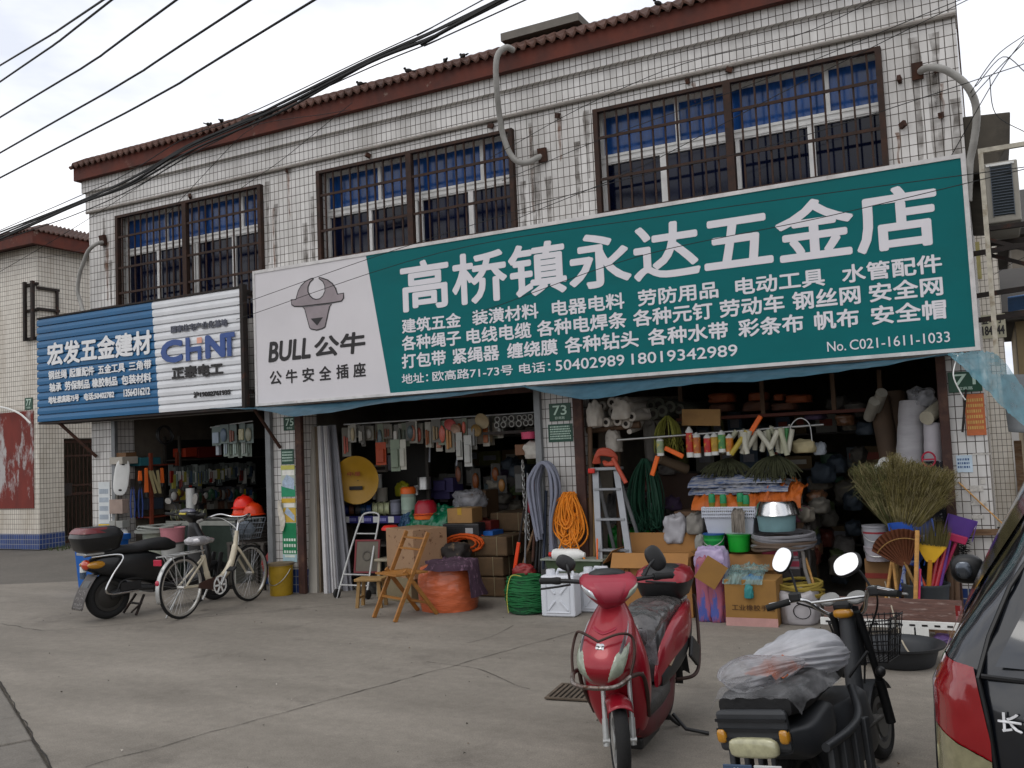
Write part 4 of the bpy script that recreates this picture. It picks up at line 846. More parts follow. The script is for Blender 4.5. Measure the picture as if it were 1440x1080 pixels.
MB().add([(-.09, -.80, .42), (.09, -.80, .42), (.1, -.85, .2), (.07, -.86, .215), (.04, -.86, .195), (.01, -.86, .215), (-.03, -.86, .195), (-.06, -.86, .215), (-.1, -.85, .2)], [tuple(range(9))]).build('mud_flap', RUBBER, rs, solid=.004)
MB().grid(lambda u, v: ((u-.5)*.15, -.545-.225*math.cos(math.radians(v*110-10)), .195+.225*math.sin(math.radians(v*110-10))), 6, 14).build('rear_mudguard', BLACK, rs, smooth=True, solid=.004)
st = MB().tube(smoothpath([(-.06, -.28, .14), (-.1, -.36, .05), (-.13, -.40, .012)], 4), .012, 8).tube([(-.1, -.35, .06), (.1, -.35, .06)], .012, 8).tube([(.1, -.35, .06), (.12, -.40, .012)], .012, 8).tube([(-.12, -.3, .1), (-.2, -.27, .03), (-.33, -.28, .012)], .011, 8)
st.build('centre_stand', BLACK, rs, smooth=True)

def steer(root, names, y, ang):
    """turn the steering head about the upright axis through (0, y)"""
    m = Matrix.Translation((0, y, 0)) @ Matrix.Rotation(ang, 4, 'Z') @ Matrix.Translation((0, -y, 0))
    for o in root.children:
        if o.name.split('.')[0] in names: o.matrix_basis = m @ o.matrix_basis
rs.scale = (.94, .94, .94)
rear = [o for o in rs.children if o.name.startswith('wheel')][1]; rear.name = 'rear_wheel'
steer(rs, {'wheel', 'handlebar_cowl', 'number_panel', 'turn_signal', 'instrument_hood', 'handlebar', 'grip', 'brake_lever', 'mirror', 'fork_leg', 'front_mudguard'}, .40, R(24))
# ---------------------------------------------------------------- cream step-through bicycle
CREAM = mat('cream bicycle paint', 'bdb39c', .35, .05, var=.1, coat=.5); WRAP = mat('silver plastic wrap', 'a4a2a4', .25, .4, var=.35, scale=14, bump=.8, bs=22)
ra, rb_ = onz(256, 870), onz(352, 845)
bk = thing('bicycle', 'cream step-through bicycle with a plastic wrapped saddle and chrome bars', 'bicycle', (ra+rb_)/2, heading(ra, rb_))
WB = (rb_-ra).length/2; r = .312
for nm, y, sp in (('rear_wheel', -WB, 32), ('front_wheel', WB, 32)): wheel(bk, y, r, .036, 'spoke', name=nm, spokes=sp, rimm=mat('bright rim', 'c4c2bc', .3, .7))
def arcguard(y, r0, a0, a1, w, m, name):
    o = MB().grid(lambda u, v: ((u-.5)*w, y+(r0-.012*(2*u-1)**2)*math.cos(math.radians(a0+v*(a1-a0))), r+(r0-.012*(2*u-1)**2)*math.sin(math.radians(a0+v*(a1-a0)))), 6, 24).build(name, m, bk, smooth=True, solid=.003); return o
arcguard(-WB, r+.028, 75, 200, .05, ALU, 'rear_mudguard'); arcguard(WB, r+.028, 60, 195, .05, DRED if False else mat('grey mudguard', '4a4844', .5, .3), 'front_mudguard')
hx, bx = .30, -.06
f = MB()
f.tube(smoothpath([(0, .315, .74), (0, .295, .64), (0, .22, .46), (0, .10, .345), (0, -.05, .305), (0, -.13, .34), (0, -.165, .43), (0, -.21, .60)], 8), [.024]*8+[.034]*8+[.038]*8+[.036]*8+[.034]*8+[.03]*8+[.026]*8+[.024], 12)
f.cyl((0, .33, .80), (0, .30, .62), .022, n=12).cyl((-.045, -.04, .26), (.045, -.04, .26), .026, n=12)
for s in (-1, 1):
    f.tube([(s*.02, -.05, .27), (s*.045, -WB, r)], .012, 8).tube([(s*.015, -.20, .57), (s*.05, -WB, r)], .011, 8)
    f.tube(smoothpath([(s*.02, .31, .62), (s*.045, .36, .54), (s*.05, WB-.03, r+.05), (s*.05, WB, r)], 5), [.016]*5+[.015]*5+[.012]*5+[.010], 10)
f.build('frame', CREAM, bk, smooth=True)
MB().cyl((0, -.205, .58), (0, -.235, .72), .013, n=10).build('seat_post', CHROME, bk, smooth=True)
sd = MB().loft([ringy(y, z0, z1, w, 20, .8) for y, z0, z1, w in ((-.40, .73, .77, .06), (-.37, .715, .80, .105), (-.28, .70, .805, .115), (-.18, .71, .79, .075), (-.08, .715, .77, .035), (-.05, .73, .76, .015))])
sd.v = [(x+.01*noise.noise(Vector((x*30, y*30, z*30))), y, z+.012*noise.noise(Vector((x*28, y*25, 1)))) for x, y, z in sd.v]
sd.build('saddle', WRAP, bk, smooth=True)
MB().tube(smoothpath([(0, .335, .80), (0, .36, .90), (0, .35, .955)], 4), .013, 8).build('stem', CHROME, bk, smooth=True)
hb = MB().tube(smoothpath([(-.28, .06, .93), (-.27, .2, .96), (-.2, .30, .985), (-.08, .345, .955), (.08, .345, .955), (.2, .30, .985), (.27, .2, .96), (.28, .06, .93)], 6), .011, 8).build('handlebar', CHROME, bk, smooth=True)
for s in (-1, 1): MB().tube([(s*.28, .03, .925), (s*.279, .10, .938)], .017, 10).build('grip', mat('grey grip', '8a8884', .6), bk, smooth=True)
for s in (-1, 1): MB().tube(smoothpath([(s*.25, .22, .95), (s*.2, .34, .93), (s*.05, .40, .80), (s*.03, .38, .64)], 5), .004, 6).build('brake_cable', WHITE if s < 0 else BLACK, bk, smooth=True)
ck = MB()
for t in range(5):
    z = .70+t*.055; w, d = .12+t*.012, .09+t*.01
    ck.tube([(-w, .43-d*.3, z), (w, .43-d*.3, z), (w, .43+d+.06, z), (-w, .43+d+.06, z)], .0035, 4, closed=True)
for i in range(9): x = -.12+.03*i; ck.tube([(x, .41, .70), (x*1.4, .40, .92)], .003, 4).tube([(x, .575, .70), (x*1.4, .62, .92)], .003, 4)
ck.build('basket', mat('grey basket wire', '62676d', .5, .4), bk)
MB().ell((0, .47, .80), (.13, .07, .09), 16, 8, .25, 9).build('basket_bag', mat('grey bag', '5a626b', .6, var=.3), bk, smooth=True)
rk = MB()
for s in (-1, 1): rk.tube(smoothpath([(s*.05, -.24, .655), (s*.065, -.45, .65), (s*.06, -.80, .645)], 4), .008, 8).tube([(s*.06, -.72, .645), (s*.055, -WB, r+.01)], .005, 6).tube([(s*.06, -.55, .648), (s*.055, -WB, r+.01)], .005, 6)
for y in (-.36, -.48, -.6, -.72, -.79): rk.box((0, y, .652), (.13, .02, .005))
rk.build('rear_rack', ALU, bk)
MB().bb(-.05, .05, -.855, -.84, .57, .63).build('reflector', mat('red reflector', 'a81f3a', .2, coat=.6), bk, bev=.004)
MB().ell((0, -WB-.33, .40), (.025, .012, .03), 12, 8).build('tail_reflector', mat('red reflector', 'a81f3a'), bk, smooth=True)
MB().loft([[(.048, y, z0), (.062, y, z0), (.062, y, z1), (.048, y, z1)] for y, z0, z1 in ((-.34, .275, .325), (-.2, .245, .35), (-.02, .20, .355), (.03, .225, .33))]).build('chain_guard', mat('brown chain guard', '3e2a24', .4, var=.2), bk, bev=.006)
cw = MB()
cw.lathe([(.085, -.003), (.1, -.003), (.1, .003), (.085, .003), (.085, -.003)], 28, (.07, -.035, .265), 'x', cap=False)
for i in range(6): a = i*math.pi/3; cw.box((.07, -.035+.05*math.cos(a), .265+.05*math.sin(a)), (.006, .1, .02), rx=a)
cw.build('chainring', WHITE, bk)
MB().tube([(.08, -.035, .265), (.095, .05, .41)], .011, 8).build('crank', ALU, bk, smooth=True); MB().box((.145, .06, .42), (.09, .07, .02), rx=.5).build('pedal', BLACK, bk, bev=.004)
MB().tube([(-.08, -.035, .265), (-.095, -.12, .12)], .011, 8).build('crank', ALU, bk, smooth=True); MB().box((-.145, -.125, .115), (.09, .07, .02), rx=.2).build('pedal', BLACK, bk, bev=.004)
MB().tube([(-.04, -WB+.03, r-.03), (-.17, -WB-.04, .008)], .009, 8).build('kickstand', ALU, bk, smooth=True)
# ---------------------------------------------------------------- black scooter beside the bicycle
ra, rf = onz(152, 870), onz(287, 846)
rf = ra+(rf-ra).normalized()*1.27
ks = thing('electric_scooter', 'black electric scooter seen from behind with a red topped box', 'scooter', (ra+rf)/2, heading(ra, rf))
KB = mat('black scooter plastic', '161617', .38, var=.2, scale=5, coat=.2); YB = .635
wheel(ks, YB, .225, .085, 'cast', rimm=BLACK, name='front_wheel'); wheel(ks, -YB, .235, .10, 'hub', rimm=mat('dull hub', '34322f', .6, .4), name='rear_wheel')
lofty([(-.98, .52, .60, .06), (-.85, .46, .66, .10), (-.6, .38, .68, .135), (-.35, .32, .66, .14), (-.15, .30, .58, .125), (-.05, .30, .42, .11)], 20, 26, .6).build('body_panel', KB, ks, smooth=True)
lofty([(-.72, .65, .72, .10), (-.6, .655, .745, .135), (-.35, .645, .735, .14), (-.2, .65, .765, .13), (.0, .63, .775, .12), (.10, .64, .72, .08)], 24, 26, .6).build('seat', mat('black seat cover', '141415', .6, var=.3, bump=.3, bs=30), ks, smooth=True)
lofty([(-.2, .21, .31, .13), (.1, .2, .3, .15), (.35, .2, .3, .14), (.42, .24, .34, .12)], 12, 20, .4).build('floorboard', KB, ks, smooth=True)
ShellZ([(.22, .42, .34, .13), (.4, .5, .36, .17), (.55, .52, .36, .18), (.7, .48, .35, .15), (.85, .42, .33, .08), (.93, .41, .34, .05)], .75).mesh(28, 18).build('front_shield', KB, ks, smooth=True)
ShellZ([(.90, .43, .33, .06), (.95, .47, .27, .12), (1.0, .44, .24, .14), (1.03, .38, .26, .10)], .65).mesh(28, 12).build('handlebar_cowl', KB, ks, smooth=True)
MB().box((0, .25, 1.02), (.12, .012, .06), rx=-.7).build('dash_sticker', mat('yellow sticker', 'b0a02c', .5), ks)
MB().ell((0, .30, 1.03), (.13, .07, .035), 16, 8).build('windscreen', mat('smoky screen', '5a5a66', .2, coat=.5), ks, smooth=True)
for s in (-1, 1):
    MB().tube([(s*.1, .33, .98), (s*.38, .27, 1.0)], .012, 8).build('handlebar', BLACK, ks, smooth=True); MB().tube([(s*.26, .30, .992), (s*.39, .267, 1.002)], .019, 10).build('grip', RUBBER, ks, smooth=True)
    MB().tube(smoothpath([(s*.08, -.95, .655), (s*.13, -.72, .66), (s*.165, -.66, .62), (s*.185, -.78, .47), (s*.19, -.86, .32), (s*.185, -.78, .27), (s*.17, -.5, .27)], 7), .0115, 10).build('chrome_rail', CHROME, ks, smooth=True)
    MB().tube(smoothpath([(s*.185, -.74, .28), (s*.19, -.70, .38), (s*.185, -.58, .40), (s*.18, -.46, .38)], 5), .007, 8).bb(min(s*.175, s*.19), max(s*.175, s*.19), -.70, -.48, .29, .37).build('foot_peg', BLACK, ks)
    MB().ell((s*.085, -.90, .575), (.03, .10, .04), 14, 8).build('turn_signal', mat('amber lens', 'b07a1e', .2, coat=.7), ks, smooth=True)
    MB().box((s*.07, YB, .36), (.03, .05, .36), rx=-.22).build('fork_leg', BLACK, ks, bev=.01)
MB().ell((0, -.97, .575), (.075, .04, .055), 16, 8).build('tail_light', mat('orange red lens', 'b23a1c', .2, coat=.7), ks, smooth=True)
mirror(ks, (.2, .30, 1.0), (.27, .24, 1.17), .04, .07, (.1, .4, .2), -1, sm=BLACK); mirror(ks, (-.2, .30, 1.0), (-.27, .24, 1.15), .06, .035, (.1, .1, .1), -1)
tb = MB().loft([ringz(z, yf, yb, w, 32, .5) for z, yf, yb, w in ((.70, -.70, -1.02, .12), (.73, -.66, -1.06, .165), (.83, -.63, -1.09, .19), (.855, -.625, -1.095, .195))]).build('top_box', KB, ks, smooth=True)
MB().loft([ringz(z, yf, yb, w, 32, .5) for z, yf, yb, w in ((.855, -.62, -1.1, .198), (.88, -.625, -1.095, .195), (.93, -.66, -1.06, .17), (.955, -.70, -1.0, .12))]).build('lid', KB, tb, smooth=True)
MB().loft([ringz(z, yf, yb, w, 32, .5) for z, yf, yb, w in ((.90, -.76, -1.09, .187), (.932, -.76, -1.068, .168), (.953, -.78, -1.04, .14))]).build('lid_reflector', mat('dull red lid', '5e1218', .4, coat=.3), tb, smooth=True)
MB().bb(-.1, .1, -1.02, -.62, .675, .70).build('rack', ALU, ks, bev=.005)
MF = mat('grey mud flap', '4b4745', .7, var=.2)
mf = MB().grid(lambda u, v: ((u-.5)*(.2+.03*v), -.90-.16*v-.03*math.sin(v*3), .47-.33*v+.008*math.sin(u*40)*(v > .95)), 24, 10).build('mud_flap', MF, ks, smooth=True, solid=.004)
b = MB(); random.seed(4)
for r_, (v0, v1, k) in enumerate(((.42, .56, 4), (.62, .74, 5), (.80, .86, 7), (.90, .96, 7))):
    for i in range(k):
        for q in range(6):
            u = .14+.74*(i+random.random()*.8)/k; v = random.uniform(v0, v1); w = .028 if q % 2 else .009; hh_ = .006 if q % 2 else .035
            P = lambda u, v: ((u-.5)*(.2+.03*v), -.907-.16*v-.03*math.sin(v*3), .47-.33*v)
            b.add([P(u, v), P(u+w, v), P(u+w, v+hh_), P(u, v+hh_)], [(0, 1, 2, 3)])
b.build('flap_lettering', mat('worn white print', 'a9a6a3', .7), mf)
MB().grid(lambda u, v: ((u-.5)*.15, -YB-.27*math.cos(math.radians(v*100+10)), .235+.27*math.sin(math.radians(v*100+10))), 6, 14).build('rear_mudguard', KB, ks, smooth=True, solid=.004)
MB().tube([(.05, -YB, .24), (.1, -.4, .29), (.1, -.2, .27)], [.045, .035, .03], 10).build('swing_arm', mat('dark grey arm', '2c2c2d', .5), ks, smooth=True)
MB().tube([(-.08, -.28, .2), (-.13, -.4, .01)], .014, 8).tube([(.08, -.28, .2), (.13, -.40, .01)], .014, 8).tube([(-.1, -.33, .11), (.1, -.33, .11)], .012, 8).tube([(.1, -.32, .12), (.22, -.5, .06)], .01, 8).build('centre_stand', DARKIRON, ks, smooth=True)
for o in ks.children:
    if o.name.split('.')[0] in ('top_box', 'rack', 'mud_flap', 'tail_light', 'turn_signal', 'chrome_rail', 'body_panel', 'foot_peg'): o.location.y += .11
# a water bottle hung on the scooter's rack
wb = thing('water_bottle', 'plastic water bottle with a green cap hanging behind the black scooter', 'bottle', at(117, 815, -1.5))
MB().lathe([(.001, 0), (.032, .004), (.034, .03), (.034, .15), (.028, .175), (.014, .19)], 16).build('bottle_body', mat('clear bottle', '55606a', .1, var=.2, alpha=.75), wb, smooth=True); MB().lathe([(.0345, .08), (.0345, .145)], 16, cap=False).build('bottle_label', WHITE, wb); MB().lathe([(.016, .185), (.016, .205), (.001, .206)], 12).build('bottle_cap', GREENP, wb)
# ---------------------------------------------------------------- grey cargo moped at the right front
GB = mat('matt grey moped plastic', '2d2f32', .5, var=.2, scale=5); GD = mat('dark moped frame', '1b1c1e', .5, .3, var=.25)
ra, rf = Vector((-.775, -4.55, 0)), Vector((-.58, -3.61, 0))
gm = thing('electric_moped', 'dark grey cargo moped with plastic bags over its seat and chrome handlebars', 'moped', (ra+rf)/2, rot=(0, R(-8), heading(ra, rf)))
YB = (rf-ra).length/2/.9; gm.scale = (.9, .9, .9)
wheel(gm, YB, .19, .075, 'cast', rimm=mat('dull cast rim', '6a6a68', .5, .5), name='front_wheel'); wheel(gm, -YB, .19, .085, 'hub', rimm=BLACK, name='rear_wheel')
MB().loft([ringz(z, yf, yb, w, 24, .5) for z, yf, yb, w in ((.16, .22, -.30, .13), (.2, .25, -.34, .15), (.44, .18, -.36, .15), (.47, .15, -.36, .13))]).build('battery_box', GB, gm, smooth=True)
MB().tube(smoothpath([(0, .42, .80), (0, .36, .55), (0, .26, .30), (0, 0, .20), (0, -.4, .22)], 6), .045, 12).build('main_frame', GB, gm, smooth=True)
MB().tube([(.0, .475, .82), (0, .40, .52)], [.05, .06], 12).build('steering_head', GD, gm, smooth=True)
for s in (-1, 1):
    MB().cyl((s*.07, .40, .80), (s*.075, .50, .42), .02, n=12).cyl((s*.075, .50, .42), (s*.078, YB, .19), .026, n=12).build('fork_leg', GD, gm, smooth=True)
    MB().ell((s*.10, .47, .47), (.028, .028, .03), 14, 8).build('fork_cap', BLACK, gm, smooth=True)
MB().grid(lambda u, v: ((u-.5)*.11, YB-(.225)*math.cos(math.radians(20+v*120)), .19+.225*math.sin(math.radians(20+v*120))), 6, 16).build('front_mudguard', GB, gm, smooth=True, solid=.004)
hb = MB().tube(smoothpath([(-.34, .24, .875), (-.24, .29, .895), (-.17, .32, .885), (-.10, .40, .80), (0, .42, .775), (.10, .40, .80), (.15, .35, .88), (.19, .31, .93), (.26, .28, .925), (.36, .23, .905)], 6), .0115, 10).build('handlebar', CHROME, gm, smooth=True)
MB().cyl((-.155, .335, .872), (.15, .35, .885), .0085, n=10).build('cross_bar', CHROME, gm, smooth=True)
for s in (-1, 1):
    MB().tube([(s*.25, .286, .905 if s > 0 else .893), (s*.365, .225, .90 if s > 0 else .873)], .0185, 12).build('grip', RUBBER, gm, smooth=True)
    MB().box((s*.22, .30, .915), (.06, .05, .05)).build('switch_block', BLACK, gm, bev=.01)
    MB().tube(smoothpath([(s*.22, .33, .90), (s*.3, .34, .89), (s*.38, .30, .885)], 4), .006, 6).build('brake_lever', ALU, gm, smooth=True)
    MB().lathe([(.001, .0), (.05, .0), (.055, .012), (.05, .02), (.001, .021)], 20, (0, 0, 0), 'z').build('gauge', mat('gauge face', '6d6d6a', .15, var=.3, coat=.6), gm, smooth=True, loc=(s*.075, .415, .865), rot=(.5, 0, 0))
MB().box((0, .40, .845), (.10, .09, .05), rx=.4).build('gauge_housing', BLACK, gm, bev=.02)
MB().ell((0, .375, .80), (.055, .03, .026), 14, 8, sup=.7).build('amber_lamp', mat('amber lens', 'b07a1e'), gm, smooth=True)
mirror(gm, (-.20, .30, .91), (-.235, .27, 1.12), .052, .075, (-.38, .45, -.1), -1); mirror(gm, (.20, .31, .93), (.13, .24, 1.065), .085, .06, (-.42, -.3, -.15), -1)
for s, l in ((-1, [(-.22, .31, .88), (-.12, .46, .78), (-.05, .47, .6), (0, .42, .45)]), (1, [(.22, .32, .9), (.16, .44, .80), (.06, .46, .62), (.02, .42, .42)]), (1, [(.2, .33, .9), (.1, .48, .85), (.0, .48, .7), (-.03, .44, .5)])):
    MB().tube(smoothpath(l, 6), .0055, 6).build('cable', BLACK, gm, smooth=True)
bkx = MB()
for t in range(5):
    z = .50+t*.055; w = .12+.012*t; d0, d1 = .56, .76+.012*t
    bkx.tube([(-w, d0, z), (w, d0, z), (w, d1, z), (-w, d1, z)], .004, 5, closed=True)
for i in range(11):
    x = -.12+.024*i; bkx.tube([(x, .76, .50), (x*1.4, .81, .73)], .003, 4).tube([(x, .56, .50), (x*1.4, .56, .73)], .003, 4).tube([(x, .56, .5), (x, .76, .5)], .003, 4)
for i in range(7):
    y = .57+.03*i; bkx.tube([(.12, y, .5), (.17, y+.01, .73)], .003, 4).tube([(-.12, y, .5), (-.17, y+.01, .73)], .003, 4)
bkx.build('front_basket', mat('black basket wire', '1d1d1f', .5, .3), gm)
lofty([(-.84, .55, .645, .17), (-.74, .54, .66, .19), (-.55, .54, .67, .175), (-.4, .54, .68, .15), (-.1, .55, .69, .13), (.02, .56, .64, .09)], 20, 26, .5).build('seat', mat('black seat cover', '141415'), gm, smooth=True)
lofty([(-.86, .40, .52, .16), (-.7, .34, .51, .19), (-.4, .34, .53, .16), (-.3, .36, .5, .13)], 14, 24, .45).build('tail_fairing', GB, gm, smooth=True)
b = MB()
for s in (-1, 1):
    b.tube(smoothpath([(s*.15, -.1, .52), (s*.2, -.2, .42), (s*.235, -.42, .40), (s*.235, -.72, .40)], 5), .02, 8).tube([(s*.235, -.72, .16), (s*.235, -.2, .16)], .02, 8)
b.build('side_rack', GB, gm, smooth=True)
for s in (-1, 1):
    for i in range(4): MB().box((s*.235, -.25-.14*i, .28), (.03, .055, .26), rx=-.15).build('rack_slat', GB, gm, bev=.008)
MB().loft([[(-.17, -.90, z0), (.17, -.90, z0), (.17, -.90, z1), (-.17, -.90, z1)] if q else [(-.13, -.80, z0+.03), (.13, -.80, z0+.03), (.13, -.80, z1-.02), (-.13, -.80, z1-.02)] for q, z0, z1 in ((0, .40, .60), (1, .42, .60))]).build('rear_panel', GB, gm, bev=.02)
MB().ell((0, -.905, .445), (.115, .03, .042), 20, 8, sup=.5).build('tail_light', mat('pale yellow lens', 'a5a283', .15, var=.25, scale=30, coat=.7), gm, smooth=True)
for s in (-1, 1): MB().ell((s*.145, -.90, .49), (.022, .02, .03), 12, 8, sup=.6).build('turn_signal', mat('amber lens', 'b07a1e'), gm, smooth=True)
MB().bb(-.14, -.005, -.955, -.945, .28, .385).build('number_plate', mat('blue number plate', '3d4f68', .5, var=.2), gm, bev=.003); MB().bb(.005, .13, -.955, -.945, .28, .385).build('number_plate', mat('white number plate', 'b9bbba', .5, var=.2), gm, bev=.003)
MB().text('沪B', -.09, -.03, .345, .375, -.957, .03).text('A1G', -.12, -.03, .295, .33, -.957, .03).build('plate_lettering', mat('plate white print', 'c2c6ca', .6), gm); MB().text('上海', .04, .10, .35, .375, -.957, .03).text('8615', .02, .115, .295, .335, -.957, .03).build('plate_lettering', INK, gm)
MB().tube([(-.1, -.15, .18), (-.2, -.12, .01)], .012, 8).tube([(.1, -.15, .18), (.2, -.12, .01)], .012, 8).build('centre_stand', GD, gm)
MB().tube([(.03, .2, .5), (.14, .24, .62)], .008, 8).build('gear_stick', GD, gm); 
MB().tube([(-.13, .02, .5), (-.16, .0, .70)], .01, 8).ell((-.16, 0, .72), (.032, .032, .035), 14, 8).build('knob', BLACK, gm, smooth=True)
MB().bb(-.15, .15, .02, .26, .28, .30).build('foot_board', SCUFF, gm, bev=.008)
BAG = film_mat('white plastic bag', 'c6c7cc', .82, .25, .18); BAGC = film_mat('clear plastic bag', 'b4b4b8', .55, .12, .3)
def bag(name, label, loc, r_, m, wob=.35, seed=0, rz=0, ws=2.4, fine=.05, nu=72, nv=44, z0=-.55, cat='bag', parent=None):
    b = MB().ell((0, 0, 0), r_, nu, nv, 0, z0=z0, sup=.85); o = []
    for x, y, z in b.v:
        d = Vector((x/r_[0], y/r_[1], z/r_[2])); k = 1+wob*noise.noise(d*ws+Vector((seed, seed*2, 0)))+fine*noise.noise(d*9+Vector((seed, 3, 0)))-fine*1.2*abs(noise.noise(Vector((d.x*5, d.y*5, d.z*2))+Vector((seed, 0, 7))))
        o.append((x*k, y*k, z*(k if z > z0*r_[2]*.99 else 1)))
    o = [(x*(1+.10*abs(noise.noise(Vector((x*16+y*4, seed, z*5))))-.05), y*(1+.10*abs(noise.noise(Vector((y*14, seed+4, z*6+x*3))))-.05), z+.02*abs(noise.noise(Vector((x*20, y*6, seed))))) for x, y, z in o]
    b.v = [(x, y, z-z0*r_[2]) for x, y, z in o]
    q = b.build(name, m, smooth=2, loc=loc, rz=rz)
    if parent: q.parent = parent
    else: tag(q, label, cat)
    return q
def on_moped(x, y, z): return gm.matrix_basis @ Vector((x, y, z))
MRZ = heading(ra, rf)
def pleated(label, a, b_, rad, m, seed, flat=.6, nu=96, nv=40):
    """a tied carrier bag: long creases run from the knot at a to the rounded bottom at b_"""
    a, b_ = Vector(a), Vector(b_); d = b_-a; L_ = d.length; t = d.normalized(); sd = t.cross(Vector((0, 0, 1))).normalized(); up = sd.cross(t)
    def fn(u, v):
        q = 2*math.pi*u; prof = (.10+.9*min(1, v*1.9)**.7)*math.sqrt(max(0, 1-max(0, (v-.72)/.28)**2.2))
        c, s_ = math.cos(q), math.sin(q); P = Vector((c*2.6, s_*2.6, v*.9+seed)); rg = 1-abs(noise.noise(P*1.7)); rg2 = 1-abs(noise.noise(Vector((c*6, s_*6, v*1.6+seed+3)))); big = noise.noise(Vector((c*1.1, s_*1.1, v*2+seed+8)))
        r_ = rad*prof*(.72+.2*rg*rg+.14*rg2**3+.28*big); z = r_*s_*(flat if s_ > 0 else .45)
        return a+t*(L_*v+.012*noise.noise(P))+sd*(r_*c)+up*z
    return tag(MB().grid(fn, nu, nv, cu=True).build('plastic_bag', m, smooth=2), label, 'bag')
pleated('white plastic carrier bag lying on the grey moped seat', on_moped(-.16, -.50, .715), on_moped(.15, -.12, .69), .165, BAG, 1., .62)
pleated('clear crumpled plastic bag with orange things on the moped tail', on_moped(.10, -.46, .715), on_moped(-.19, -.74, .69), .14, BAGC, 5., .42)
cv = MB().grid(lambda u, v: ((u-.5)*.44, -.86+v*.5, .672+.012*noise.noise(Vector((u*9, v*7, 2)))-.14*max(0, abs(2*u-1)-.78)*2.2-.25*max(0, .14-v)+.008*abs(noise.noise(Vector((u*22, v*5, 4))))), 46, 30).build('seat_cover', film_mat('dusty clear film', '9a9a9c', .28, .12, .24), gm, smooth=2)
for z in (.47, .51, .55): MB().bb(-.165, .165, -.909, -.899, z, z+.012).build('panel_rib', GD, gm)
tag(MB().grid(lambda u, v: (-.10+u*.17, -.06+v*.28, .0+.04*math.sin(u*3.1)*math.sin(v*2.8)+.02*noise.noise(Vector((u*8, v*8, 1)))), 20, 20).build('orange_cloth', mat('dull orange cloth', 'a4501f', .8, var=.3), smooth=2, loc=on_moped(0, -.6, .69), rz=MRZ), 'orange cloth under the clear bag on the moped tail', 'cloth')
# ---------------------------------------------------------------- black hatchback at the right edge
CP = mat('black car paint', '0d1016', .22, .1, var=.1, scale=2, coat=1.); CG = mat('tinted car glass', '141a22', .06, var=.1, scale=1, spec=.8, coat=.6); CTR = mat('car black trim', '0b0b0c', .4)
car = thing('hatchback_car', 'black hatchback car parked at the right edge with a tall red tail lamp', 'car', (.67, -4.36, 0), R(-2.5))
# sections along y (rear at -1.72, front at 1.75): (y, half width, z sill, z belt, z roof, roof half width)
CK = [(-1.74, .58, .42, .90, .97, .48), (-1.70, .73, .34, 1.0, 1.08, .55), (-1.60, .785, .27, 1.02, 1.27, .53), (-1.42, .80, .24, .99, 1.40, .50), (-1.1, .805, .22, .97, 1.46, .49), (-.6, .81, .2, .95, 1.49, .51), (0, .81, .2, .93, 1.48, .52), (.45, .81, .2, .92, 1.40, .52), (.8, .81, .2, .92, 1.25, .60), (1.15, .80, .22, .90, 1.0, .60), (1.45, .75, .24, .80, .86, .56), (1.66, .66, .28, .62, .70, .48), (1.72, .5, .36, .52, .56, .40)]
def carsec(y, k):
    _, w, z0, zb, zr, wr_ = interp(CK, y); o = []
    half = [(w*.90, z0), (w*.985, z0+.10), (w, (z0+zb)/2), (w*.99, zb-.06), (w*.955, zb)]
    up = [(wr_+(w*.955-wr_)*(1-t)**1.0*(1+.10*math.sin(t*math.pi)), zb+(zr-zb)*(.97*t)) for t in (.25, .5, .75, .92)]+[(wr_*.90, zr-.012), (wr_*.5, zr+.005), (0, zr+.01)]
    pts = [(0, z0)]+half+up
    return [(x, y, z) for x, z in pts]+[(-x, y, z) for x, z in pts[-2:0:-1]]
b = MB(); ys = [-1.74+3.46*i/60 for i in range(61)]
b.loft([carsec(y, 0) for y in ys]); b.build('body', CP, car, smooth=True)
# side glass and rear glass follow the skin a few mm out
def sidept(y, t, s, off=.006):
    _, w, z0, zb, zr, wr_ = interp(CK, y); x = wr_+(w*.955-wr_)*(1-t)*(1+.10*math.sin(t*math.pi)); return (s*(x+off), y, zb+(zr-zb)*(.97*t))
for s in (-1, 1):
    MB().grid(lambda u, v: sidept(-1.38+.22*v+u*(.98-.22*v-.0), .10+.76*v, s), 14, 8).build('side_window', CG, car, smooth=True)
    MB().grid(lambda u, v: sidept(-.30+u*(.92-.30*v), .10+.76*v, s), 14, 8).build('side_window', CG, car, smooth=True)
    wheel(car, 1.12, .29, .17, 'cast', x=s*.72, tr=.09, name='front_wheel'); wheel(car, -1.14, .29, .17, 'cast', x=s*.72, tr=.09, name='rear_wheel')
    for y in (1.12, -1.14):
        MB().grid(lambda u, v: (s*(.805+.012*u), y+(.335+.03*u)*math.cos(math.pi*v), .29+(.335+.03*u)*math.sin(math.pi*v)), 2, 20).build('wheel_arch', CTR, car, smooth=True)
    mo = MB().ell((s*.85, .66, .93), (.075, .05, .068), 16, 10, sup=.8).box((s*.78, .66, .90), (.08, .03, .03)).build('door_mirror', CTR, car, smooth=True)
    MB().ell((s*.862, .611, .93), (.036, .01, .04), 16, 8, sup=.8).build('mirror_glass', mat('dim mirror glass', '5a5f66', .08, .8), mo, smooth=True)
def halfw(y, z):
    sec = carsec(y, 0)[1:13]
    for (x0, _, z0), (x1, _, z1) in zip(sec, sec[1:]):
        if z0 <= z <= z1: return x0+(x1-x0)*(z-z0)/max(1e-6, z1-z0)
    return -1 if z > sec[-1][2] else 0
def rear(x, z, off=.0):
    """rear skin: y where the body is first as wide as x at height z"""
    y = -1.74
    while y < -.9 and halfw(y, z) < abs(x): y += .004
    return y-off
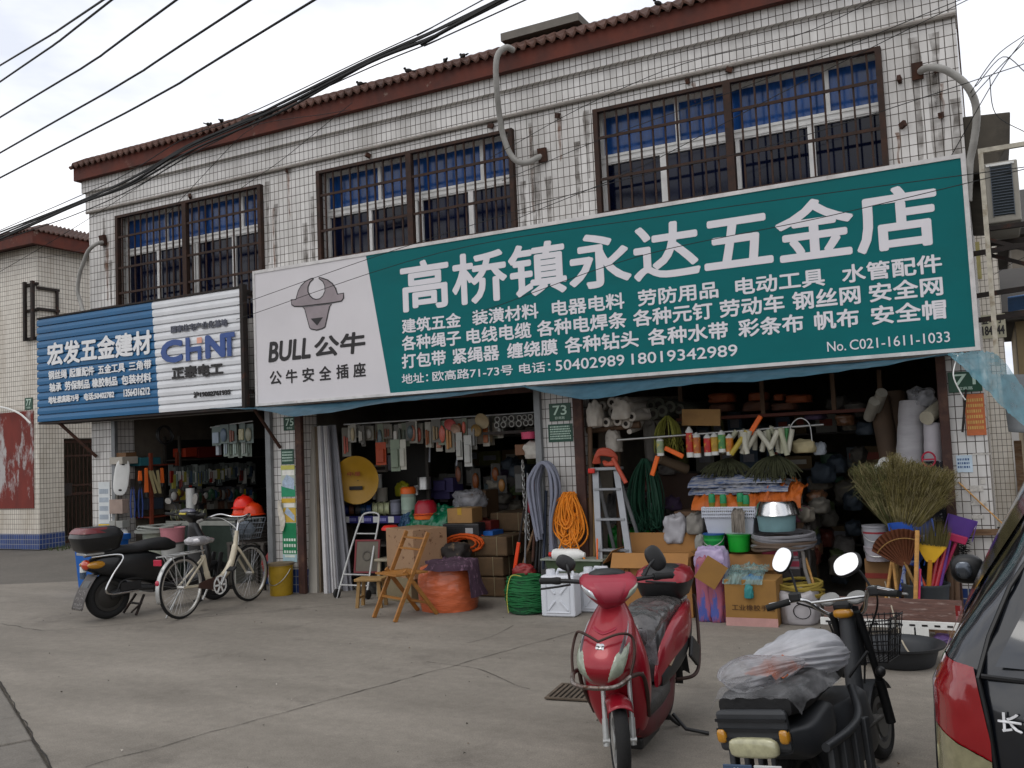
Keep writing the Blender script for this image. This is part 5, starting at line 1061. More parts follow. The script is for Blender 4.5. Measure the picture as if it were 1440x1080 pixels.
def rpatch(poly_fn, nu, nv, off): return MB().grid(lambda u, v: (lambda x, z: (x, rear(x, z, off), z))(*poly_fn(u, v)), nu, nv)
rpatch(lambda u, v: ((u-.5)*2*(.63-.17*v), 1.03+.31*v), 24, 12, .014).build('rear_window', CG, car, smooth=True)
LR = mat('car lamp red', '7d0d13', .12, var=.1, coat=1.)
for s in (-1, 1):
    xo = lambda u, z, s=s: s*(.775-u*(.098+.16*max(0, min(.17, 1.03-z))))
    zt = lambda u: 1.03-.006*u; zm = lambda u: .868-.052*u; zl = lambda u: .752-.062*u; zq = lambda u: .60-.03*u
    def lens(za, zb_): return lambda u, v: (lambda z: (xo(u, z), z))(za(u)+(zb_(u)-za(u))*v)
    tl_ = rpatch(lens(zm, zt), 14, 10, .016).build('tail_light', LR, car, smooth=True)
    rpatch(lens(zl, zm), 12, 8, .022).build('indicator_lens', mat('clear car lens', '8f8a6c', .1, .4, var=.3, scale=25, coat=1.), tl_, smooth=True)
    rpatch(lens(zq, zl), 12, 6, .016).build('lower_lens', LR, tl_, smooth=True)
for s in (-1, 1): MB().tube([(s*x, rear(x, z, .006), z) for x, z in ((.636, .56), (.64, .75), (.652, .9), (.668, 1.0), (.64, 1.09), (.59, 1.2), (.52, 1.30), (.46, 1.37))], .006, 6).build('hatch_gap', CTR, car)
MB().tube([(x, rear(x, 1.005, .008), 1.005-.02*(1-abs(x)/.66)) for x in [-.66+i*.066 for i in range(21)]], .006, 6).build('window_seal', CTR, car)
rpatch(lambda u, v: ((u-.5)*1.4, .30+.24*v), 24, 6, .03).build('bumper', CP, car, smooth=True)
MB().bb(-.26, .26, -1.81, -1.79, .60, .73).build('number_plate', mat('car plate blue', '1f3f8f', .4), car, bev=.004)
def onrear(mb, off): mb.v = [(x, rear(x, z, off)+(y+0), z) for x, y, z in mb.v]; return mb
onrear(MB().text('长安', -.632, -.53, .888, .932, 0, .04), .012).build('car_lettering', mat('silver lettering', 'd0d0d2', .3), car)
onrear(MB().text('余', -.56, -.47, 1.12, 1.20, 0, .04), .018).build('window_sticker', mat('red sticker', 'a83038', .5), car)
MB().tube(smoothpath([(0, rear(0, 1.0, .03), .99), (.1, rear(.1, 1.03, .035), 1.03), (.45, rear(.45, 1.07, .03), 1.06)], 5), .009, 6).build('rear_wiper', CTR, car)
# ================================================================ goods: shared builders
random.seed(21)
def rect(x0, yt, x1, yb, Y):
    """pixel box on the plane y = Y -> world x0, x1, z0, z1"""
    xc, yc = (x0+x1)/2, (yt+yb)/2
    return at(x0, yc, Y).x, at(x1, yc, Y).x, at(xc, yb, Y).z, at(xc, yt, Y).z
def MC(c, rough=.6, **k): return mat('goods '+c, c, rough, **k)
def carton(label, x0, yt, x1, yb, Y, d=.35, m=None, rz=0, ground=False, flaps=0, tape=None, name='carton', cat='carton', group=None, band=None):
    a, b_, z0, z1 = rect(x0, yt, x1, yb, Y)
    if ground: z1 -= z0; z0 = 0
    m = m or CARD; w, h = b_-a, z1-z0
    t = MB()
    if flaps: t.bb(-w/2, w/2, 0, .006, 0, h).bb(-w/2, w/2, d-.006, d, 0, h).bb(-w/2, -w/2+.006, .006, d-.006, 0, h).bb(w/2-.006, w/2, .006, d-.006, 0, h).bb(-w/2, w/2, 0, d, -.0, .006)
    else: t.bb(-w/2, w/2, 0, d, 0, h)
    o = tag(t.build(name, m, bev=.004, loc=((a+b_)/2, Y, z0), rz=rz), label, cat, group)
    if flaps:
        MB().box((0, -.05*flaps, h-.03), (w*.98, .004, .15), rx=-.55+1.57*0).build('flap', m, o); MB().box((0, d+.03, h+.08), (w*.98, .004, .19), rx=-.2).build('flap', m, o)
        MB().box((-w/2-.05, d/2, h-.01), (.15, d*.95, .004), ry=-.9).build('flap', m, o); MB().box((w/2+.05, d/2, h-.01), (.15, d*.95, .004), ry=.9).build('flap', m, o)
    elif tape is not False:
        MB().bb(-.025, .025, -.002, -.0005, h*.6, h).bb(-.025, .025, -.0005, d, h+.0005, h+.002).build('tape', mat('packing tape', 'a98d5c', .3, var=.1) if tape is None else tape, o)
    if band: MB().bb(-w/2-.001, w/2+.001, -.003, -.001, h*band[0], h*band[1]).build('printed_band', band[2], o)
    return o
def pail(label, x, yb, Y, r, h, m, z=None, band=None, lid=None, handle=True, open_=False, name='paint_pail', cat='pail'):
    p = at(x, yb, Y) if z is None else Vector((at(x, yb, Y).x, Y, z))
    t = thing(name, label, cat, p)
    MB().lathe([(.001, 0), (r*.88, 0), (r*.9, .01), (r, h*.93), (r*1.04, h*.94), (r*1.04, h), (r*.97, h), (r*.94, h*.9), (.001, h*.88)] if open_ else [(.001, 0), (r*.9, 0), (r*.92, .01), (r, h*.92), (r*1.05, h*.93), (r*1.05, h), (.001, h)], 28).build('body', m, t, smooth=True)
    if band: MB().lathe([(r*.935, h*.25), (r*.985, h*.75)], 28, cap=False).build('label_band', band, t, smooth=True)
    if lid: MB().lathe([(r*1.06, h*.95), (r*1.07, h*1.02), (r*.9, h*1.03), (.001, h*1.03)], 28).build('lid', lid, t, smooth=True)
    if handle: MB().tube([(r*1.03*math.cos(a), -r*1.03*math.sin(a)*1.0, h*.85-h*.5*math.sin(a)) for a in [math.pi*i/14 for i in range(15)]], .004, 6).build('handle', STEEL, t, smooth=True)
    return t
def coil(name, label, cat, c, R_, r_, turns, m, ax='z', jit=.02, h=.1, n=30, z=True, sq=1., group=None):
    """a tied coil of rope, hose or wire"""
    P = []; c = Vector(c); ph = random.random()*9
    for i in range(int(turns*n)+1):
        a = 2*math.pi*i/n; k = i/(turns*n); q = R_*(1+jit*3*noise.noise(Vector((i*.11, ph, 0)))); off = h*(.5+.5*math.sin(k*math.pi*5+ph))-h/2+jit*.6*noise.noise(Vector((i*.17, ph, 4)))
        u, v = q*math.cos(a), q*math.sin(a)*sq
        P.append({'z': Vector((u, v, off)), 'y': Vector((u, off, v)), 'x': Vector((off, u, v))}[ax])
    return tag(MB().tube(P, r_, 6).build(name, m, smooth=True, loc=c), label, cat, group)
def strands(mb, top, bottoms, r_, wob=.02, n=10):
    for b_ in bottoms:
        a = Vector(top)+Vector((random.uniform(-1, 1), random.uniform(-1, 1), 0))*wob; b_ = Vector(b_); s = random.random()*50
        mb.tube([a.lerp(b_, i/n)+Vector((noise.noise(Vector((i*.5, s, 0))), noise.noise(Vector((i*.5, s, 5))), 0))*wob*math.sin(i/n*math.pi) for i in range(n+1)], r_, 5)
def sack(name, label, x0, yt, x1, yb, Y, d, m, cat='sack', wob=.25, seed=0., ws=2., fine=.04, ground=False, nu=36, nv=22, sup=.7, z0=-.75):
    a, b_, zb, zt = rect(x0, yt, x1, yb, Y)
    if ground: zt -= zb; zb = 0
    return bag(name, label, ((a+b_)/2, Y+d/2, zb), ((b_-a)/2, d/2, (zt-zb)/(1-z0)), m, wob, seed, 0, ws, fine, nu, nv, z0, cat) if False else _sack(name, label, (a+b_)/2, Y+d/2, zb, (b_-a)/2, d/2, zt-zb, m, cat, wob, seed, ws, fine, nu, nv, sup, z0)
def _sack(name, label, x, y, z, rx, ry, h, m, cat, wob, seed, ws, fine, nu, nv, sup, z0):
    rz = h/(1-z0); b = MB().ell((0, 0, 0), (rx, ry, rz), nu, nv, 0, z0=z0, sup=sup); o = []
    for px_, py_, pz in b.v:
        d = Vector((px_/rx, py_/ry, pz/rz)); k = 1+wob*.6*noise.noise(d*ws+Vector((seed, seed*2, 0)))+fine*noise.noise(d*8+Vector((seed, 3, 0)))-fine*abs(noise.noise(Vector((d.x*6, d.y*6, d.z*2.5+seed))))*1.5
        o.append((px_*k, py_*k, pz*(k if pz > z0*rz*.98 else 1)-z0*rz))
    b.v = o
    return tag(b.build(name, m, smooth=2, loc=(x, y, z)), label, cat)
def cloth(name, label, x0, yt, x1, yb, Y, d, m, amp=.02, seed=0, cat='cloth', nu=40, nv=24, thick=.0):
    """folded, rumpled cloth lying as a low mound"""
    a, b_, z0, z1 = rect(x0, yt, x1, yb, Y); w, h = b_-a, z1-z0
    def fn(u, v):
        e = min(1, 5*min(u, 1-u))*min(1, 4*v) if v < .5 else min(1, 5*min(u, 1-u)); f = noise.noise(Vector((u*5, v*4, seed)))*amp+noise.noise(Vector((u*16, v*9, seed+3)))*amp*.7
        return (a+u*w+f*.4, Y-.02+v*d-f, z0+h*(.04+.96*math.sqrt(max(0, min(1, v*2.2))))*(.82+.18*e)+f*1.1*(.3+v))
    return tag(MB().grid(fn, nu, nv).build(name, m, smooth=2), label, cat)
def rolls(name, label, pts, r_, L, m, group, ang=(0, 1, 0), cat='roll', hole=.5):
    d = Vector(ang).normalized(); q = None
    for x, y, Y in pts:
        p = at(x, y, Y); k = random.uniform(.85, 1.15)
        if q is None:
            b = MB(); b.cyl((0, 0, 0), d*L, r_, n=20); q = tag(b.build(name, m, smooth=True, loc=p), label, cat, group)
            MB().cyl(-d*.002, d*.001, r_*hole, n=16).build('core', mat('dark roll core', '241f1b', .9), q)
        else: copy_thing(q, p, scale=k)
def stick(name, label, cat, a, b_, r_, m, n=10, group=None): return tag(MB().cyl(a, b_, r_, n=n).build(name, m, smooth=True), label, cat, group)
def shelf(name, label, x0, x1, y, d, levels, m, top, post=.03):
    t = thing(name, label, 'shelf', ((x0+x1)/2, y, 0)); w = x1-x0
    for z in levels: MB().bb(-w/2, w/2, 0, d, z-.02, z).build('board', m, t)
    for s in (-1, 1):
        for q in (0, d-post): MB().bb(s*w/2-post/2, s*w/2+post/2, q-.005, q+post, 0, top).build('post', m, t)
    return t
SHM = mat('old shelf steel', '4a4540', .7, .2, var=.3)
HANG = {}
def packet(kind, p, w, h, c, group, label, card='c8c4b8'):
    """a blister packet: card, clear bubble with the tool inside, hook"""
    k = (kind, c, card)
    if k in HANG:
        o = copy_thing(HANG[k], p, label=label, scale=(w/HANG[k]['w0'], 1, h/HANG[k]['h0']), rz=random.uniform(-.4, .4)); o['group'] = group; return o
    o = tag(MB().bb(-w/2, w/2, 0, .004, -h, 0).build('hanging_packet', MC(card, .6), loc=p, rz=random.uniform(-.3, .3)), label, 'packet', group)
    if kind == 0: MB().bb(-w*.36, w*.36, -.022, -.0005, -h*.88, -h*.3).build('content', MC(c, .35), o, bev=.006)
    elif kind == 1: MB().ell((0, -.014, -h*.55), (w*.35, .02, h*.36), 12, 8).build('content', MC(c, .35), o, smooth=True)
    else: MB().cyl((-w*.15, -.014, -h*.9), (-w*.15, -.014, -h*.3), w*.12, n=10).cyl((w*.15, -.014, -h*.85), (w*.15, -.014, -h*.35), w*.1, n=10).build('content', MC(c, .35), o, smooth=True)
    o['w0'] = w; o['h0'] = h; HANG[k] = o; return o
CLR = film_mat('clear wrap', 'b9bcc0', .35, .1, .2); FABR = mat('woven sack white', 'b5b1a8', .8, var=.2, scale=9, bump=.4, bs=120)
# ================================================================ shop 75 (left): the goods we see stand along its left wall
WX = -10.18
def atx(x, y, X=WX):
    d = ray(x, y); return CAM+d*((X-CAM.x)/d.x)
def wcarton(label, x0, yt, x1, yb, c, X=WX, d=.25, **k):
    xc, yc = (x0+x1)/2, (yt+yb)/2; y0, y1 = atx(x0, yc, X).y, atx(x1, yc, X).y; z0, z1 = atx(xc, yb, X).z, atx(xc, yt, X).z
    k.setdefault('name', 'small_carton'); k.setdefault('cat', 'carton'); k.setdefault('tape', False)
    nm, cat, grp, tp = k['name'], k['cat'], k.get('group'), k['tape']; w, h = y1-y0, z1-z0
    return tag(MB().bb(-w/2, w/2, 0, d, 0, h).build(nm, MC(c, .7), bev=.004, loc=(X, (y0+y1)/2, z0), rz=math.pi/2), label, cat, grp)
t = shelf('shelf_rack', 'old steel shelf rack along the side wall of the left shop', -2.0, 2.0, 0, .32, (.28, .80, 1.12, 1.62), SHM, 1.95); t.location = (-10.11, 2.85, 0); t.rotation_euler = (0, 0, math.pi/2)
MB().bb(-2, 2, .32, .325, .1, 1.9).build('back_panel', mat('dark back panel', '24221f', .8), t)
pst = thing('tool_rack', 'red painted tool rack standing just inside the left shop', 'rack', (-10.12, .52, 0), math.pi/2)
RO = mat('red oxide steel', '7a3420', .7, var=.2)
for x in (-.16, .30): MB().bb(x-.02, x+.02, 0, .04, 0, 1.72).build('post', RO, pst)
for z in (.40, .86, 1.56): MB().bb(-.18, .32, .04, .3, z-.015, z+.005).build('board', RO, pst)
for l, x0, yt, x1, yb, c in (('white long carton on the top shelf of the red rack', 172, 642, 194, 652, 'a39d92'), ('teal carton beside the white carton on the red rack', 197, 643, 211, 655, '2a6a74'), ('second teal carton at the end of the red rack', 212, 643, 226, 653, '24616c'), ('torn brown carton lid on top of the white carton', 177, 636, 192, 642, '6a4c30'),
    ('pale pink carton on the middle shelf of the red rack', 172, 702, 181, 722, '8f7d72'), ('small white carton on the lower shelf of the red rack', 172, 732, 183, 742, '8a8a84'), ('dull blue carton at the middle of the red rack', 208, 700, 230, 716, '2c3442')): wcarton(l, x0, yt, x1, yb, c, -10.15)
t = thing('glass_counter', 'old glass counter with a pale frame in the left shop', 'counter', (-9.32, .42, 0))
MB().bb(-.62, .62, 0, .03, .74, .80).bb(-.62, .62, .47, .5, .74, .80).bb(-.62, -.58, 0, .5, 0, .74).bb(.58, .62, 0, .5, 0, .74).bb(-.03, .03, 0, .03, 0, .74).bb(-.6, .6, .02, .48, 0, .06).build('frame', mat('pale counter frame', '8f9088', .6), t)
MB().bb(-.58, .58, .01, .02, .06, .74).bb(-.6, .6, .03, .47, .775, .785).build('pane', mat('counter glass', '39423c', .08, coat=.5), t)
t = tag(MB().ell((0, 0, 0), (.095, .012, .24), 24, 12, sup=.7).build('white_float_board', WHITE, smooth=True, loc=atx(171, 671, -10.2), rot=(0, .12, .9)), 'white oval plastering board with two dark holes hung in left shop', 'board')
for z in (-.17, .17): MB().ell((0, -.012, z), (.022, .004, .014), 12, 6).build('hole', INK, t)
stick('grey_pole', 'long grey pole leaning behind the white board', 'pole', atx(163, 745, -10.28), atx(167, 650, -10.3), .018, mat('weathered grey', '605c55', .8))
for i, (x, c, l) in enumerate(((187, '2a3f7a', 'long blue handled shears, left one on the red rack'), (198, '2a3f7a', 'long blue handled shears, right one on the red rack'))):
    t = thing('long_shears', l, 'tool', atx(x, 728, -10.1), 1.2); h_ = .42
    for s in (-1, 1): MB().tube([(s*.012, 0, h_*.95), (s*.03, 0, h_*.4), (s*.02, 0, 0)], .011, 8).build('handle', MC(c, .5), t, smooth=True)
    MB().box((0, 0, h_+.02), (.06, .02, .14)).build('blade', DARKIRON, t, bev=.005)
for x, y0, y1, l in ((206, 658, 697, 'orange hung tool on the red rack, left of the folding rules'), (228, 658, 682, 'orange hung tool on the red rack, right of the folding rules'), (197, 662, 678, 'short pale orange tool hung on the red rack beside the shears')):
    p = atx(x, y1, -10.09); t = thing('orange_tool', l, 'tool', p, 1.2); h_ = atx(x, y0, -10.09).z-p.z
    MB().box((0, 0, h_*.55), (.06, .025, h_*.9), taper=(.7, 1)).build('handle', ORANGEP, t, bev=.008); MB().cyl((0, 0, -.02), (0, 0, h_*.12), .03, n=12).build('tip', BLACK, t)
for x, a in ((214, .25), (219, .32), (223, .1)): tag(MB().box((0, 0, -.15), (.035, .012, .32), ry=-a).build('folding_rule', mat('pale rule wood', 'a0936a', .6), loc=atx(x, 662, -10.08), rz=1.2), 'pale yellow folding rule hanging from the red rack', 'rule', 'folding rules on the red rack')
p = Vector((-9.75, .68, .80)); stick('white_pipe', 'fat white plastic pipe standing on the glass counter', 'pipe', p, p+Vector((0, 0, .42)), .06, WHITE, 20)
spl = 'cable spools on the counter of the left shop'; q = None
for i in range(5):
    p = Vector((-9.88+.13*i, .52, .80))
    if q is None:
        q = thing('cable_spool', 'small pale cable spool in the row on the glass counter', 'spool', p, .5, spl)
        MB().lathe([(.001, -.035), (.075, -.035), (.075, -.028), (.04, -.028), (.04, .028), (.075, .028), (.075, .035), (.001, .035)], 22, (0, 0, .075), 'x').build('flange', MC('a5a582', .5), q, smooth=True); MB().lathe([(.062, -.027), (.062, .027)], 22, (0, 0, .075), 'x', cap=False).build('winding', MC('585a52', .6), q, smooth=True)
    else: copy_thing(q, p)
def drum(label, x, yb, Y, r_, h, c, wind, z=0.):
    t = thing('cable_drum', label, 'cable drum', Vector((at(x, yb, Y).x, Y, z)))
    for z0_ in (0, h-.03): MB().lathe([(.001, z0_), (r_, z0_), (r_, z0_+.03), (.001, z0_+.03)], 30).build('flange', MC(c, .6), t, smooth=True)
    MB().lathe([(r_*(.66+.02*(i % 2)), .03+(h-.06)*i/24) for i in range(25)], 26, cap=False).build('winding', MC(wind, .6, var=.2, scale=20), t, smooth=True); return t
drum('large drum of pale cable with loose turns on its top flange', 224, 790, -.05, .29, .40, '7d7f78', '8f9384', .34); drum('drum of grey cable under the large pale drum', 224, 800, -.05, .31, .335, '6f706c', '6a6b6a', 0)
drum('narrow drum of white cable beside the red rack', 190, 790, .02, .2, .56, '6a655e', 'a6a7a4', .0)
coil('cable_coil', 'loose coil of grey cable on the large drum', 'coil', Vector((at(224, 738, -.05).x, -.05, .765)), .25, .009, 6, MC('888a84', .5), jit=.05, h=.04)
for l, x, y, r_, c, h in (('pink plastic basin stack behind the bicycle saddle', 243, 762, .15, 'b07078', .18), ('white plastic pail under the pink basins', 243, 790, .14, '9a9a96', .22)): pail(l, x, y, -.15, r_, h, MC(c, .5), handle=False, open_=True, name='plastic_basin', cat='basin')
tag(MB().lathe([(.001, 0), (.085, 0), (.09, .02), (.03, .025), (.001, .025)], 22, ax='y').build('cable_reel', WHITE, smooth=True, loc=at(172, 752, -.02)), 'round white cable reel hung beside the blue bin', 'reel')
for l, x0, yt, x1, yb, c in (('orange red carton on the upper shelf of the left shop', 261, 630, 277, 642, '9a2f12'), ('dark red carton on the upper shelf of the left shop', 279, 628, 312, 643, '6a1a12')): wcarton(l, x0, yt, x1, yb, c, -10.05)
gr = 'packets hanging in the left shop'
for i, (x, y, c) in enumerate(((318, 622, '9daab0'), (324, 624, '9fb09c'), (331, 622, 'a3b4aa'), (337, 624, '9fb09c'), (343, 621, 'aaafa8'), (349, 622, 'a3b4aa'))): packet(2, at(x, y-9, .25+.05*(i % 2)), .09, .26, c, gr, 'clear packet of white brushes hanging at the top right of the left shop', '7f8a80')
for i, (x, y, c) in enumerate(((304, 600, '8a97a4'), (315, 597, '5a6a7a'), (327, 597, '7a4a3a'), (340, 595, 'a59f7c'), (350, 596, '8a8a78'))): packet(i % 3, at(x, y, .2), .15, .24, c, gr, 'larger packet hanging at the top right of the left shop', '65706c')
stick('hanging_bar', 'steel bar carrying the packets of the left shop', 'bar', at(296, 601, .22), at(356, 592, .22), .01, STEEL); stick('hanging_bar', 'lower steel bar carrying the brush packets of the left shop', 'bar', at(300, 616, .28), at(356, 611, .28), .01, STEEL)
carton('white long carton hung upright at the left of the packets', 303, 598, 307, 640, .24, .05, MC('9aa0a6', .6), name='hanging_box', cat='box', tape=False)
tg = 'small tools hanging on the side rack of the left shop'
for i in range(44):
    x = 240+i*2.7+random.uniform(-1, 1); y = 655+random.uniform(-2, 3)-(i*.10); c = random.choice(['6a7a72', 'aaaaa4', '3c4c60', '7a2018', '5c6a66', 'b0b0a8', '36404c', '8f8a40']); o = packet(random.choice((0, 2)), atx(x, y, -10.04), .09, random.uniform(.16, .34), c, tg, 'small tool hanging in the row on the side rack of the left shop', random.choice(['3e4240', '6a706c'])); o.rotation_euler[2] += 1.35
for i in range(34):
    x = 244+i*3.4+random.uniform(-1.5, 1.5); y = 688+random.uniform(-4, 4)-i*.1; c = random.choice(['2f4a6a', '9a8a2c', '7a7a76', '31503a', 'a8a6a0', '5a3a2a']); o = packet(random.choice((0, 1)), atx(x, y, -10.04), .12, random.uniform(.12, .22), c, tg, 'small boxed item in the lower row of the left side rack', random.choice(['36363a', '55524c'])); o.rotation_euler[2] += 1.35
for i in range(22):
    x = 246+i*5.; w = random.randint(4, 6); h = random.randint(6, 14); wcarton('small dim box on a low shelf of the left side rack', x, 716-h, x+w, 717-.1*i, random.choice(['4a5a68', '7a756c', '9a9890', '3a3c44', '5f6f4a', '6a4a3a']), -10.1, .2, name='small_box', cat='box', group='boxes on the left side rack')
tag(MB().bb(-.03, .03, 0, .02, 0, .3).build('red_screwdriver', REDP, loc=atx(267, 685, -10.05), rz=1.3), 'red tool handle standing out among the dark tools of the left shop', 'tool')
for i, (x, y, c) in enumerate(((343, 712, 'd2200f'), (342, 722, 'd23a10'), (356, 722, 'c8380f'))):
    t = tag(MB().lathe([(.001, .13), (.06, .122), (.105, .085), (.125, .03), (.128, .0), (.15, -.012), (.15, -.018), (.12, -.01)], 26).build('safety_helmet', MC(c, .35), smooth=True, loc=at(x, y, .12)), ['red safety helmet topmost in the left shop', 'orange red safety helmet under the red one', 'orange safety helmet beside the stacked pair'][i], 'helmet')
    MB().tube([(0, -.1, .10), (0, 0, .14), (0, .1, .10)], .008, 6).build('ridge', MC(c, .35), t)
for i in range(7): coil('wire_coil', 'coil of dark steel wire in the stack by the door of the left shop', 'coil', at(366, 738+i*5.6, .3), .24, .006, 5, mat('dark wire', '2c2622', .6, .4), jit=.05, h=.03, group='stacked wire coils')
t = thing('wire_table', 'low table carrying the coils of dark wire', 'table', (at(366, 780, .3).x, .3, 0)); MB().bb(-.3, .3, -.26, .28, .54, .57).build('tabletop', SHM, t)
for sx_ in (-1, 1):
    for sy in (-1, 1): MB().bb(sx_*.27-.02, sx_*.27+.02, sy*.24-.02, sy*.24+.02, 0, .54).build('leg', SHM, t)
def chain(label, x, yt, yb, Y, s=.022):
    t = at(x, yt, Y); z1 = at(x, yb, Y).z; n = int((t.z-z1)/(s*1.5)); b = MB()
    for i in range(n):
        P = [(math.cos(a)*s*.5 if i % 2 else 0, 0 if i % 2 else math.cos(a)*s*.5, -i*s*1.5+math.sin(a)*s) for a in [2*math.pi*k/8 for k in range(8)]]; b.tube(P, s*.17, 5, closed=True)
    return tag(b.build('hanging_chain', STEEL, loc=t), label, 'chain')
chain('steel chain hanging on the left of the left shop door post', 373.5, 597, 728, .0); chain('steel chain hanging between the other two by the door post', 377, 597, 712, .01); chain('longest steel chain hanging next to the grey door post', 380, 600, 742, -.01)
tag(MB().bb(0, .004, 0, .3, 0, .32).build('white_board_sheet', MC('8f9498', .5), loc=at(332, 780, .1), rot=(0, .25, .6)), 'pale sheet of board leaning in the left shop behind the bicycle', 'board')
coil('hanging_cable', 'black cable coil hanging from the ceiling of the left shop', 'cable', atx(232, 612, -9.9), .12, .012, 3, BLACK, 'x', .03, .04)
# blue bin and yellow bucket outside
t = thing('blue_bin', 'blue plastic crate bin behind the black scooter', 'bin', Vector((at(143, 775, -.45).x, -.45, 0)), .2)
MB().loft([[(-w, -d, z), (w, -d, z), (w, d, z), (-w, d, z)] for w, d, z in ((.20, .16, 0), (.25, .2, .62), (.27, .22, .63), (.27, .22, .70), (.255, .205, .70), (.21, .17, .05))]).build('body', BLUEP, t, bev=.012); MB().bb(-.27, .27, -.225, -.221, .60, .66).build('rim_grip', BLUEP, t)
pail('yellow metal bucket with a wire handle at the foot of the poster pier', 396, 836, -.16, .14, .36, mat('yellow bucket paint', '9a7c1c', .45, .1, var=.2, scale=8, col2='5c4a20', mix=(.6, .75)), z=0, open_=False, lid=mat('rusty lid', '6d5e48', .7), name='metal_bucket', cat='bucket')
sack('cloth_bundle', 'small red and blue cloth bundle beside the yellow bucket', 366, 782, 383, 822, -.05, .2, mat('red blue cloth', '7c2a26', .85, var=.3, scale=9, col2='27406e', mix=(.5, .55)), 'bundle', .6, 3., ground=False)
# ================================================================ shop 73 (middle)
lb = 'long white plastic profiles leaning at the left of the middle shop'
def lean(name, label, xb, yb, xt, yt, Yb, Yt, w, th, m, group=None, cat='profile'):
    a, b_ = at(xb, yb, Yb), at(xt, yt, Yt); d = b_-a; L_ = d.length
    o = MB().box((0, 0, L_/2), (w, th, L_)).build(name, m, loc=a, bev=.003); o.rotation_euler = d.to_track_quat('Z', 'X').to_euler()
    # keep the broad face outward
    q = d.normalized(); xa = Vector((1, 0, 0)); xa = (xa-q*xa.dot(q)).normalized(); ya = q.cross(xa); o.rotation_euler = Matrix((xa, ya, q)).transposed().to_euler()
    return tag(o, label, cat, group)
WB = mat('wrapped board', '9a958c', .7, var=.2, scale=3, stretch=(3, 3, .6)); WP = mat('white profile', 'c2c0c0', .45, var=.1); GPF = mat('grey profile', '85858a', .5, var=.15)
lean('wrapped_board', 'wide paper wrapped board leaning against the brown door post', 442, 836, 436, 600, .06, .22, .13, .05, WB, cat='board')
lean('wrapped_board', 'narrow brown edged board beside the wide wrapped board', 451, 836, 446, 600, .1, .25, .05, .05, mat('brown board', '6f6150', .7, var=.3), cat='board')
for i, (xb, xt, m) in enumerate(((459, 449, WP), (463.5, 452, GPF), (468, 455, WP), (472, 457, WP), (476, 460, GPF))): lean('plastic_profile', 'long slim white plastic profile leaning in the bundle at the left door', xb, 837+.3*i, xt, 599, .04+.03*i, .24+.02*i, .045, .03, m, lb)
for i, (xb, xt) in enumerate(((487, 466), (493, 469), (482, 463))): lean('grey_profile', 'broad grey plastic profile behind the white ones', xb, 834, xt, 598, .25+.05*i, .4, .07, .02, GPF, 'broad grey profiles behind the white ones')
t = thing('satellite_dish', 'round yellow satellite dish facing out of the middle shop', 'dish', at(501, 675, .5), rot=(.05, 0, .25))
MB().lathe([(.001, .05), (.10, .042), (.2, .018), (.275, -.012), (.29, -.014), (.29, -.006), (.2, .028), (.001, .06)], 36, ax='y').build('reflector', mat('yellow dish paint', 'a37a14', .4, var=.1), t, smooth=True)
MB().text('中星', -.11, .06, .05, .10, .0, .05).build('dish_lettering', mat('faint red print', '8a3c18', .6), t)
MB().bb(-.10, .07, .012, .014, -.12, -.075).build('dish_label', INK, t); MB().cyl((0, .06, 0), (0, .25, -.25), .02, n=8).build('arm', DARKIRON, t)
a, b_, z0, z1 = rect(470, 726, 577, 735, .66)
t = thing('goods_shelf', 'steel shelf with a blue price strip along its front in the middle shop', 'shelf', ((a+b_)/2, .66, 0)); w = b_-a
MB().bb(-w/2, w/2, 0, .45, z1-.01, z1).bb(-w/2, w/2, 0, .45, z1-.36, z1-.34).bb(-w/2, w/2, 0, .45, .1, .12).build('board', SHM, t); MB().bb(-w/2, w/2, -.012, -.001, z0-.005, z1+.004).build('price_strip', mat('blue price strip', '2b2a6a', .5, var=.15), t)
for i in range(4): MB().bb(-w/2+.16+i*.22, -w/2+.24+i*.22, -.016, -.0125, z0+.002, z1-.002).build('price_tag', WHITE, t)
b = MB()
for i in range(4): 
    for j in range(5): b.bb(-w/2+.02+i*.22+j*.022, -w/2+.036+i*.22+j*.022, -.0145, -.0125, z0+.018, z1-.02)
b.build('strip_print', mat('pale violet print', '8a88c0', .6), t)
for s in (-1, 1): MB().bb(s*w/2-.02, s*w/2+.02, .4, .44, 0, 1.95).build('post', SHM, t)
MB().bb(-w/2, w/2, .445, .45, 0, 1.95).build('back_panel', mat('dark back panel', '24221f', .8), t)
spg = 'cable spools above the blue price strip'
sc_ = [(479, '9aa06a'), (488, '1c2a6a'), (496, '5a3a2a'), (505, '2a2a30'), (512, '16324e'), (520, '1c3a6a'), (529, 'a9ac86'), (537, 'a9ac86'), (545, 'b0b48e')]
for i, (x, c) in enumerate(sc_):
    r_ = .075 if c not in ('a9ac86', 'b0b48e') else .085; Yq = .76
    p = Vector((at(x, 722, Yq).x, Yq, z1))
    t = thing('wire_spool', ['pale green wire spool leftmost over the price strip', 'navy wire spool second over the price strip', 'brown wire spool over the price strip', 'black wire spool over the price strip', 'teal blue wire spool over the price strip', 'blue wire spool beside the cream ones', 'cream wire spool nearest to the blue one', 'smaller cream wire spool between two others', 'cream wire spool next to the grey tin'][i], 'spool', p, .45)
    MB().lathe([(.001, -.03), (r_, -.03), (r_, -.024), (r_*.5, -.024), (r_*.5, .024), (r_, .024), (r_, .03), (.001, .03)], 24, (0, 0, r_), 'x').build('flange', MC(c, .45), t, smooth=True); MB().lathe([(r_*.84, -.023), (r_*.84, .023)], 22, (0, 0, r_), 'x', cap=False).build('winding', MC(c if c[0] != '2' else '3a3a3e', .6, var=.3, scale=40), t, smooth=True)
